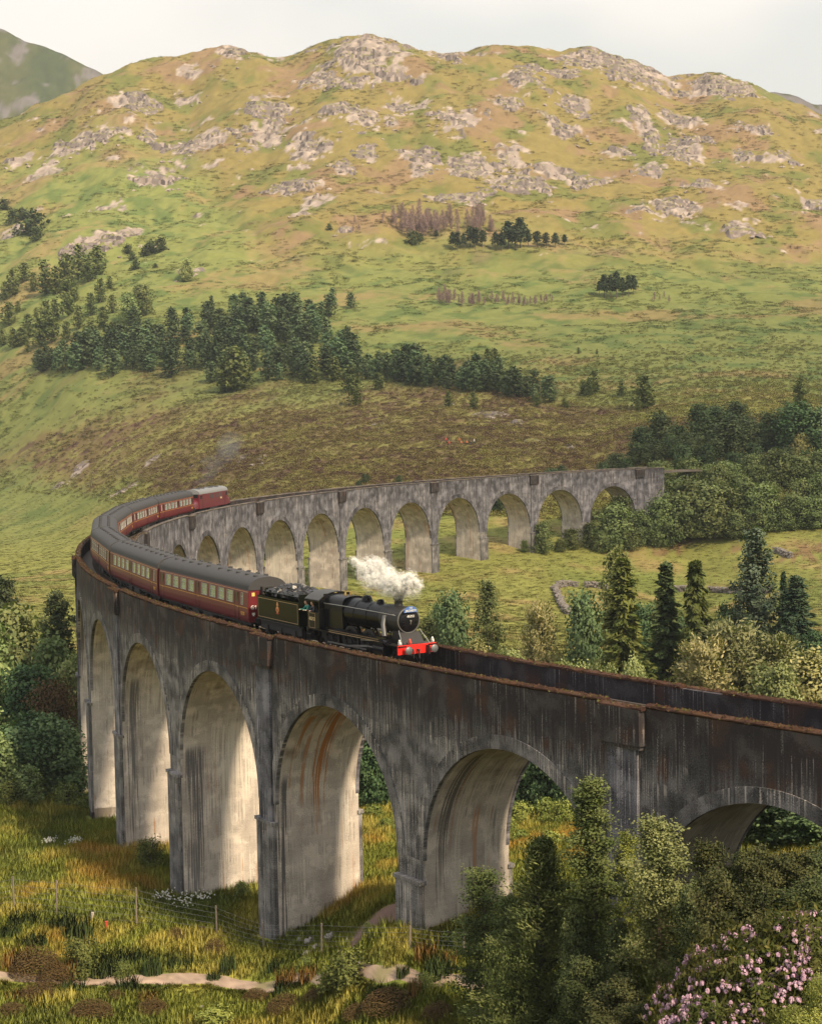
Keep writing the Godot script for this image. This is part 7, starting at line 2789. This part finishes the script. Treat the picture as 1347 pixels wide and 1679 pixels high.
func steam(at: Vector3, back: Vector3, g: RandomNumberGenerator) -> void:
	var t := thing("steam_plume", "white puff of steam blown back from the engine's chimney", "steam", at, 0.0)
	var m := mat("steam_white", Color(0.92, 0.92, 0.91, 0.10), 1.0)
	m.transparency = BaseMaterial3D.TRANSPARENCY_ALPHA
	m.metallic_specular = 0.0
	m.cull_mode = BaseMaterial3D.CULL_DISABLED
	m.backlight_enabled = true
	m.backlight = Color(0.5, 0.5, 0.5)
	var side := back.cross(Vector3.UP)
	var places := []
	for i in 16:
		var u := i / 15.0
		places.append([Vector3(-0.35 * u, 0.0 + 0.7 * u, 0), 0.2 + 0.22 * u])
	for i in 60:
		var u := g.randf()
		var y := 0.72 + 0.2 * sin(u * 6.5 + 1.4) + 0.62 * u * u + g.randfn() * 0.22
		places.append([Vector3(-1.35 + 4.4 * u, y, g.randfn() * 0.42), g.randf_range(0.22, 0.52) * (1.05 - 0.5 * absf(u - 0.62))])
	for i in 16:
		var u := g.randf()
		places.append([Vector3(1.8 + 2.2 * u, 1.15 + 0.4 * u + g.randfn() * 0.4, g.randfn() * 0.5), 0.12 + 0.16 * g.randf()])
	for p in places:
		# each billow is a cloud of small drifting shreds, thinning outwards
		var s := Shape.new()
		var mid: Vector3 = back * p[0].x + Vector3(0, p[0].y, 0) + side * p[0].z
		var r: float = p[1]
		for k in int(130 + 560 * r):
			var d := Vector3(g.randfn(), g.randfn(), g.randfn()).normalized()
			var q := mid + d * r * pow(g.randf(), 0.75) * 1.7
			var nn := (d + Vector3(g.randfn(), g.randfn(), g.randfn()) * 0.3).normalized()
			var ax := nn.cross(Vector3(g.randfn(), g.randfn(), g.randfn())).normalized() * g.randf_range(0.05, 0.13)
			var bx := nn.cross(ax)
			var i := s.v.size()
			for c in [-ax, -bx, ax, bx]:
				s.add(q + c, nn)
			s.i.append_array([i, i + 2, i + 1, i, i + 3, i + 2])
		put("billow", s.mesh(), m, t)


func exhaust() -> void:
	# thin grey exhaust over the diesel
	var a := TURN - 206.0 / RADIUS
	var t := thing("exhaust_haze", "faint grey exhaust drifting above the diesel locomotive", "exhaust", MID + Vector3(sin(a), 0, cos(a)) * RADIUS + Vector3(0, RAIL + 3.8, 0))
	var m := FogMaterial.new()
	m.density = 0.05
	m.albedo = Color(0.62, 0.64, 0.68)
	var g := RandomNumberGenerator.new()
	g.seed = 8
	for i in 9:
		var v := FogVolume.new()
		v.shape = RenderingServer.FOG_VOLUME_SHAPE_ELLIPSOID
		v.size = Vector3(3.4, 2.4, 3.4) * (0.6 + 0.08 * i)
		v.material = m
		v.name = "exhaust_puff" if i == 0 else "exhaust_puff_%03d" % i
		v.position = Vector3(0.5 * i + g.randfn() * 0.4, 0.8 + 0.75 * i, g.randfn() * 0.6)
		t.add_child(v, true)


# ---------------------------------------------------------------- small things

func build_details() -> void:
	var g := RandomNumberGenerator.new()
	g.seed = 31
	var wood := mat("weathered_post", lin(0.17, 0.14, 0.115), 0.95)
	var wire := mat("fence_wire", lin(0.20, 0.20, 0.20), 0.5, 0.6)
	# the wire fence across the foreground
	var f := thing("wire_fence", "long wire fence on leaning wooden posts below the piers", "fence")
	var tops := []
	for p in FENCE_POSTS:
		var s := Shape.new()
		var lean := Vector3(g.randfn() * 0.05, 0, g.randfn() * 0.04)
		var foot := Vector3(p[0], ground(p[0], p[1]) - 0.3, p[1])
		var head := Vector3(p[0], ground(p[0], p[1]) + maxf(p[2], 1.5), p[1]) + lean
		s.tube([foot, (foot + head) * 0.5, head], [0.065, 0.06, 0.055], 7)
		put("post", s.mesh(), wood, f)
		tops.append([foot + Vector3(0, 0.3, 0), head])
	for k in tops.size() - 1:
		for u in [0.12, 0.28, 0.44, 0.6, 0.76, 0.93]:
			var a: Vector3 = tops[k][0].lerp(tops[k][1], u)
			var b: Vector3 = tops[k + 1][0].lerp(tops[k + 1][1], u)
			var s := Shape.new()
			s.tube([a, (a + b) * 0.5 - Vector3(0, 0.05, 0), b], [0.008, 0.008, 0.008], 4, false)
			put("wire", s.mesh(), wire, f)
	f = thing("corner_fence", "short run of upright grey posts at the bottom, left of the blossom", "fence")
	for p in CORNER_POSTS:
		var s := Shape.new()
		var y := ground(p[0], p[1])
		s.tube([Vector3(p[0], y - 0.4, p[1]), Vector3(p[0] + g.randfn() * 0.03, y + p[2] * 0.6, p[1]), Vector3(p[0] + g.randfn() * 0.05, y + maxf(p[2], 1.1), p[1])], [0.075, 0.07, 0.06], 7)
		put("post", s.mesh(), wood, f)
	for u in [0.5, 0.9]:
		var s := Shape.new()
		for k in 2:
			var a: Array = CORNER_POSTS[0 if k == 0 else 3]
			var b: Array = CORNER_POSTS[3 if k == 0 else 4]
			s.tube([Vector3(a[0], ground(a[0], a[1]) + u, a[1]), Vector3(b[0], ground(b[0], b[1]) + u, b[1])], [0.009, 0.009], 4, false)
		put("wire", s.mesh(), wire, f)
	# an old stump and a red marker
	var s := Shape.new()
	var at := Vector3(-22.04, 0, -117.18)
	at.y = ground(at.x, at.z)
	s.tube([at - Vector3(0, 0.2, 0), at + Vector3(0, 0.3, 0), at + Vector3(0.03, 0.62, 0)], [0.15, 0.13, 0.11], 9)
	tag(put("broken_post", s.mesh(), mat("grey_stump", lin(0.33, 0.28, 0.24), 0.95)), "short broken grey post standing free below the fence", "post")
	s = Shape.new()
	at = Vector3(-20.61, 0, -114.43)
	at.y = ground(at.x, at.z)
	s.box(at + Vector3(0, 0.3, 0), Vector3(0.16, 0.75, 0.12), Basis(Vector3.UP, 0.5))
	s.box(at + Vector3(0, 0.70, 0), Vector3(0.20, 0.06, 0.16), Basis(Vector3.UP, 0.5))
	tag(put("marker_post", s.mesh(), mat("marker_red", lin(0.40, 0.05, 0.025), 0.7)), "small red marker post in the grass below the fence", "marker")
	# tussocks
	var gm: Material = mats["grass_blades"]
	var forms := {}
	for k in 3:
		forms["heather%d" % k] = tinted(clump(40 + k, 3000, 0.5, 1.0, 0.026), Color(0.075, 0.042, 0.022), Color(0.125, 0.090, 0.036), 40 + k)
		forms["rush%d" % k] = tinted(tuft(50 + k, 190, 0.42, 1.0, 0.035, 0.42), Color(0.030, 0.055, 0.022), Color(0.085, 0.105, 0.034), 50 + k)
		forms["tawny%d" % k] = tinted(tuft(60 + k, 170, 0.42, 1.0, 0.03, 0.4), Color(0.17, 0.085, 0.026), Color(0.26, 0.165, 0.055), 60 + k)
	var says := {"heather": ["heather_bush", "dark brown heather mound in the foreground grass", "heather", "heather mounds in the foreground"], "rush": ["rush_tussock", "dark green rush tussock in the foreground grass", "rushes", "rush tussocks in the foreground"], "tawny": ["sedge_tussock", "tall tawny sedge tussock beside the footpath", "sedge", "tawny sedge tussocks by the path"]}
	for t in TUSSOCKS:
		var e: Array = says[t[0]]
		var o := put(e[0], forms["%s%d" % [t[0], g.randi() % 3]], gm)
		tag(o, e[1], e[2], e[3])
		o.position = Vector3(t[1], ground(t[1], t[2]) - 0.05, t[2])
		o.rotation.y = g.randf() * TAU
		o.scale = Vector3(t[4], t[3] * 1.15, t[4])
	for b in LOW_BUSHES:
		var e: Array = {"sallow": ["sallow_bush", "small leafy green bush in the rough grass by the piers", "bush", "small bushes in the rough grass"], "dark": ["bramble_bush", "low dark bramble against the foot of a tall pier", "bush", "brambles at the feet of the piers"], "fern": ["bracken_bed", "bright green bracken seen through the near arches", "bracken", "bracken beyond the near arches"], "pale": ["sallow_bush", "pale yellow-green bush cut off by the bottom edge", "bush", ""]}[b[0]]
		plant("low_bright" if b[0] in ["fern", "pale"] else "low_bush", e[0], e[1], e[2], b[1], b[2], b[3], b[4], e[3])
	# cotton grass
	for k in FLOWERS.size():
		var p: Array = FLOWERS[k]
		s = Shape.new()
		for i in 46:
			var x: float = p[0] + g.randfn() * p[2] * 0.35
			var z: float = p[1] + g.randfn() * p[3]
			var y := ground(x, z) + g.randf_range(0.35, 0.6)
			s.ball(Vector3(x, y, z), Vector3(0.055, 0.06, 0.055), 3, 5)
		tag(put("cotton_grass", s.mesh(), mat("cotton_white", lin(0.62, 0.60, 0.52), 0.95)), "white tufts of cotton grass near the foot of a pier", "cotton grass", "", "stuff")
	# stones
	var stone := mat("grey_stone", lin(0.26, 0.23, 0.22), 0.95)
	for k in STONES.size():
		var p: Array = STONES[k]
		var o := put("stone", rock(80 + k, 0.5, 0.33), stone)
		tag(o, "pink-grey stone alone in the grass at the lower left" if k == 0 else "loose grey stone in the rubble at the foot of the tallest pier", "stone", "" if k == 0 else "stones by the pier's foot")
		o.position = Vector3(p[0], ground(p[0], p[1]) + 0.02, p[1])
		o.rotation.y = g.randf() * TAU
		o.scale = Vector3.ONE * float(p[2])
	# dry stone walls in the meadow
	var wall_stone := mat("wall_stone", lin(0.19, 0.165, 0.15), 0.95)
	for k in STONE_WALLS.size():
		var line: Array = STONE_WALLS[k]
		var w := thing("dry_stone_wall", ["ruined dry stone wall bending round a corner of the meadow", "short piece of dry stone wall right of the ruined corner", "dry stone wall glimpsed between two spruces", "straight dry stone wall left of the poplar", "low line of stones on the bank at the right"][k], "stone wall")
		s = Shape.new()
		for i in line.size() - 1:
			var a: Vector2 = line[i]
			var b: Vector2 = line[i + 1]
			var n := int(a.distance_to(b) / 0.22) + 2
			for q in n:
				var m := a.lerp(b, g.randf())
				var h := 1.0 + 0.4 * n_fine.get_noise_2d(m.x * 2.0, m.y * 2.0)
				for l in 3:
					var r := g.randf_range(0.16, 0.34)
					s.box(Vector3(m.x + g.randfn() * 0.2, ground(m.x, m.y) + 0.1 + h * l * 0.38, m.y + g.randfn() * 0.2), Vector3(r * 2.2, r * 1.3, r * 1.8), Basis.from_euler(Vector3(g.randfn() * 0.3, g.randf() * 3, g.randfn() * 0.3)))
		tag(put("stones", s.mesh(), wall_stone, w), "", "", "", "stuff")
	rhododendrons(g)
	people(g)


func tinted(m: Mesh, a: Color, b: Color, seed_: int) -> Mesh:
	# the same shape with its own colours, blade by blade
	var g := RandomNumberGenerator.new()
	g.seed = seed_
	var arr := m.surface_get_arrays(0)
	var c: PackedColorArray = arr[Mesh.ARRAY_COLOR]
	var last := Color.BLACK
	var tone := Color.WHITE
	for i in c.size():
		if c[i] != last:
			last = c[i]
			tone = a.lerp(b, g.randf())
		c[i] = Color(tone.r * last.r, tone.g * last.g, tone.b * last.b)
	arr[Mesh.ARRAY_COLOR] = c
	var out := ArrayMesh.new()
	out.add_surface_from_arrays(Mesh.PRIMITIVE_TRIANGLES, arr)
	return out


func rock(seed_: int, r: float, h: float) -> Mesh:
	var n := noise(seed_, 1.3, 3)
	var s := Shape.new()
	var pts := PackedVector3Array()
	for a in 9:
		var t := -PI / 2 + PI * a / 8
		for b in 13:
			var f := -TAU * (b % 12) / 12
			var d := Vector3(cos(t) * cos(f), sin(t), cos(t) * sin(f))
			var q := 1.0 + 0.55 * n.get_noise_3d(d.x, d.y, d.z)
			pts.append(Vector3(d.x * r, d.y * h, d.z * r) * q)
	s.grid(9, 13, pts, PackedVector2Array(), false)
	return s.mesh()


func rhododendrons(g: RandomNumberGenerator) -> void:
	kinds["rhododendron"] = [[grow({h = 2.2, w = 1.9, foot = 0.0, shape = "dome", limbs = 46, leaves = 7500, leaf = 0.09, long = 2.4, rise = 0.9, clump = 0.11, stems = 4, dark = Color(0.030, 0.044, 0.012), light = Color(0.110, 0.115, 0.030)}, 501), grow({h = 2.2, w = 1.9, foot = 0.0, shape = "dome", limbs = 46, leaves = 7500, leaf = 0.09, long = 2.4, rise = 0.9, clump = 0.11, stems = 4, dark = Color(0.034, 0.046, 0.012), light = Color(0.125, 0.110, 0.034)}, 502)], 2.2, 1.9]
	var petal := mat("mauve_petals", Color.WHITE, 0.8)
	petal.vertex_color_use_as_albedo = true
	petal.backlight_enabled = true
	petal.backlight = Color(0.5, 0.4, 0.45)
	for k in RHODODENDRONS.size():
		var e: Array = RHODODENDRONS[k]
		var t := plant("rhododendron", "rhododendron", "rhododendron bush covered in pale mauve blossom at the lower right", "rhododendron", e[0], e[1], e[2], e[3], "blossoming rhododendrons")
		# trusses of blossom over the top of the bush
		for i in (90 if k % 3 else 120):
			var a := g.randf() * TAU
			var r := sqrt(g.randf()) * 0.95
			var p := Vector3(cos(a) * r * 1.78, 2.2 * (0.22 + 0.72 * sqrt(maxf(0.0, 1.0 - r * r))) + g.randfn() * 0.06, sin(a) * r * 1.78)
			var s := Shape.new()
			s.colored = true
			if n_fine.get_noise_2d(p.x * 6.0 + k * 9.0, p.z * 6.0) < -0.12:
				continue
			var size := g.randf_range(0.06, 0.16)
			for q in 22:
				var d := Vector3(g.randfn(), absf(g.randfn()) * 0.9, g.randfn()).normalized()
				var c := p + d * size * g.randf_range(0.6, 1.0)
				var ax := d.cross(Vector3(g.randfn(), g.randfn(), g.randfn())).normalized() * g.randf_range(0.035, 0.06)
				var bx := d.cross(ax)
				s.tint = Color(0.40, 0.235, 0.35).lerp(Color(0.56, 0.38, 0.46), g.randf()) * g.randf_range(0.7, 1.0)
				var v := s.v.size()
				for w in [-ax, -bx, ax, bx]:
					s.add(c + w, d)
				s.i.append_array([v, v + 2, v + 1, v, v + 3, v + 2])
			put("blossom", s.mesh(), petal, t)


# ---------------------------------------------------------------- people

func capsule(p: Vector3, b: Array) -> float:
	var a: Vector3 = b[0]
	var d: Vector3 = b[1] - a
	var t := clampf((p - a).dot(d) / d.length_squared(), 0.0, 1.0)
	return p.distance_to(a + d * t) - lerpf(b[2], b[3], t)


func body(bones: Array, cell: float) -> Mesh:
	# one smooth surface round all the bones: surface nets over their joined distance field
	var lo := Vector3(1e9, 1e9, 1e9)
	var hi := -lo
	for b in bones:
		for e in 2:
			var r: float = b[2 + e] + cell * 2.5
			lo = lo.min(b[e] - Vector3(r, r, r))
			hi = hi.max(b[e] + Vector3(r, r, r))
	var n := Vector3i(((hi - lo) / cell).ceil()) + Vector3i.ONE
	var f := PackedFloat32Array()
	f.resize(n.x * n.y * n.z)
	var k := 0
	for z in n.z:
		for y in n.y:
			for x in n.x:
				var p := lo + Vector3(x, y, z) * cell
				var d := 1.0
				for b in bones:
					var q := capsule(p, b)
					var h := clampf(0.5 + 0.5 * (d - q) / 0.035, 0.0, 1.0)
					d = lerpf(d, q, h) - 0.035 * h * (1.0 - h)
				f[k] = d
				k += 1
	var s := Shape.new()
	s.colored = true
	var id := {}
	var sx := 1
	var sy := n.x
	var sz := n.x * n.y
	for z in n.z - 1:
		for y in n.y - 1:
			for x in n.x - 1:
				var c := x + y * sy + z * sz
				var sum := Vector3.ZERO
				var m := 0
				for e in [[0, 1], [0, 2], [0, 4], [1, 3], [1, 5], [2, 3], [2, 6], [4, 5], [4, 6], [3, 7], [5, 7], [6, 7]]:
					var i: int = e[0]
					var j: int = e[1]
					var fa := f[c + (i & 1) + (i >> 1 & 1) * sy + (i >> 2) * sz]
					var fb := f[c + (j & 1) + (j >> 1 & 1) * sy + (j >> 2) * sz]
					if (fa < 0.0) != (fb < 0.0):
						var t := fa / (fa - fb)
						sum += Vector3(i & 1, i >> 1 & 1, i >> 2).lerp(Vector3(j & 1, j >> 1 & 1, j >> 2), t)
						m += 1
				if m:
					var p := lo + (Vector3(x, y, z) + sum / m) * cell
					var grad := Vector3(f[c + 1] - f[c], f[c + sy] - f[c], f[c + sz] - f[c])
					var near := 1e9
					for b in bones:
						var q := capsule(p, b)
						if q < near:
							near = q
							s.tint = b[4]
					id[c] = s.add(p, grad.normalized())
	for z in range(1, n.z - 1):
		for y in range(1, n.y - 1):
			for x in range(1, n.x - 1):
				var c := x + y * sy + z * sz
				for axis in 3:
					var step: int = [sx, sy, sz][axis]
					var u: int = [sy, sz, sx][axis]
					var w: int = [sz, sx, sy][axis]
					var a := f[c] < 0.0
					if a == (f[c + step] < 0.0):
						continue
					var q := [id.get(c - u - w, -1), id.get(c - w, -1), id.get(c, -1), id.get(c - u, -1)]
					if q.min() < 0:
						continue
					if a:
						s.i.append_array([q[0], q[2], q[1], q[0], q[3], q[2]])
					else:
						s.i.append_array([q[0], q[1], q[2], q[0], q[2], q[3]])
	return s.mesh()


func figure(jacket: Color, legs: Color, hair: Color, pose: String) -> Array:
	# joints of a person 1.72 m tall, feet at the origin, facing +z
	var skin := Color(0.42, 0.25, 0.18)
	var hip := Vector3(0, 0.92, 0)
	var neck := Vector3(0, 1.45, 0)
	var drop := 0.0
	if pose == "sit":
		hip.y = 0.42
		drop = -0.5
		neck = Vector3(0, 0.93, 0.04)
	if pose == "lean":
		neck = Vector3(0, 1.38, 0.22)
	var up := (neck - hip).normalized()
	var head := neck + up * 0.17 + Vector3(0, 0.01, 0.02)
	var b := [
		[head - Vector3(0, 0.03, 0), head + Vector3(0, 0.035, 0.01), 0.085, 0.09, skin], [head + Vector3(0, 0.05, -0.02), head + Vector3(0, 0.06, -0.025), 0.098, 0.095, hair],
		[head + Vector3(0, -0.02, 0.085), head + Vector3(0, -0.035, 0.105), 0.014, 0.016, skin], [neck, head - Vector3(0, 0.06, 0), 0.058, 0.055, skin],
		[hip, hip.lerp(neck, 0.5), 0.145, 0.15, jacket], [hip.lerp(neck, 0.5), neck - up * 0.1, 0.15, 0.13, jacket],
	]
	for s in [-1.0, 1.0]:
		var sh := neck + Vector3(0.17 * s, -0.06, 0)
		b.append([neck - up * 0.08, sh, 0.09, 0.075, jacket])
		var el := sh + Vector3(0.07 * s, -0.28, 0.02)
		var wr := el + Vector3(0.0, -0.22, 0.10)
		if pose == "sit":
			el = sh + Vector3(0.08 * s, -0.24, 0.10)
			wr = el + Vector3(-0.06 * s, -0.10, 0.22)
		elif pose == "lean":
			el = sh + Vector3(0.10 * s, -0.20, 0.14)
			wr = el + Vector3(-0.02 * s, 0.0, 0.24)
		b.append([sh, el, 0.062, 0.05, jacket])
		b.append([el, wr, 0.048, 0.038, jacket])
		b.append([wr, wr + (wr - el).normalized() * 0.09, 0.038, 0.028, skin])
		var th := hip + Vector3(0.09 * s, -0.04, 0)
		var kn := Vector3(0.10 * s, 0.48, 0.03)
		var an := Vector3(0.11 * s, 0.08, 0)
		if pose == "sit":
			kn = Vector3(0.13 * s, 0.44, 0.42)
			an = Vector3(0.12 * s, 0.07, 0.50)
		b.append([th, kn, 0.09, 0.062, legs])
		b.append([kn, an, 0.06, 0.042, legs])
		b.append([an, an + Vector3(0, -0.03, 0.16), 0.045, 0.04, Color(0.03, 0.025, 0.02)])
	return b


func people(g: RandomNumberGenerator) -> void:
	var m := mat("people_cloth", Color.WHITE, 0.85)
	m.vertex_color_use_as_albedo = true
	var red := Color(0.50, 0.06, 0.04)
	var orange := Color(0.58, 0.16, 0.05)
	var white := Color(0.55, 0.53, 0.50)
	var dark := Color(0.035, 0.04, 0.06)
	var brown := Color(0.06, 0.035, 0.02)
	var all := [
		[red, dark, brown, "stand", "person in a red jacket standing at the left of the group on the moor"], [red, Color(0.30, 0.05, 0.05), white, "sit", "person in red with a white hat sitting at the left of the group"],
		[orange, dark, brown, "stand", "person in an orange jacket standing mid-group on the moor"], [orange, Color(0.2, 0.1, 0.06), brown, "sit", "person in orange sitting mid-group on the moor"],
		[orange, dark, orange, "sit", "person in an orange hood sitting right of the middle of the group"], [dark, dark, brown, "sit", "person in dark clothes sitting near the right of the group"],
		[white, dark, brown, "stand", "person in a white top standing at the right end of the group"],
	]
	for k in all.size():
		var e: Array = all[k]
		var p: Array = HIKERS[k]
		var o := put("person", body(figure(e[0], e[1], e[2], e[3]), 0.045), m)
		o.position = Vector3(p[0], ground(p[0], p[1]) - 0.02, p[1])
		o.rotation.y = g.randfn() * 0.6
		tag(o, e[4], "person", "walkers resting on the moor")
	# the crew, leaning out of the cab towards this side
	var a := TURN - 43.0 / RADIUS
	var out := Vector3(sin(a), 0, cos(a))
	var fwd := Vector3(cos(a), 0, -sin(a))
	var cab := MID + out * RADIUS + Vector3(0, RAIL, 0)
	var crew := [
		[Color(0.03, 0.20, 0.17), dark, brown, "lean", -5.55, 0.92, "person in a teal jacket leaning out between cab and tender"],
		[Color(0.05, 0.05, 0.07), dark, brown, "lean", -4.85, 0.86, "person in dark overalls looking out of the cab window"],
	]
	for e in crew:
		var o := put("person", body(figure(e[0], e[1], e[2], e[3]), 0.035), m)
		o.position = cab + fwd * float(e[4]) + out * float(e[5]) + Vector3(0, 1.36, 0)
		o.rotation.y = a
		tag(o, e[6], "person", "")


func build_all() -> void:
	shape_ground()
	shape_crags()
	build_ground()
	build_far_hills()
	build_crags()
	build_viaduct()
	build_train()
	build_trees()
	build_grass()
	build_details()
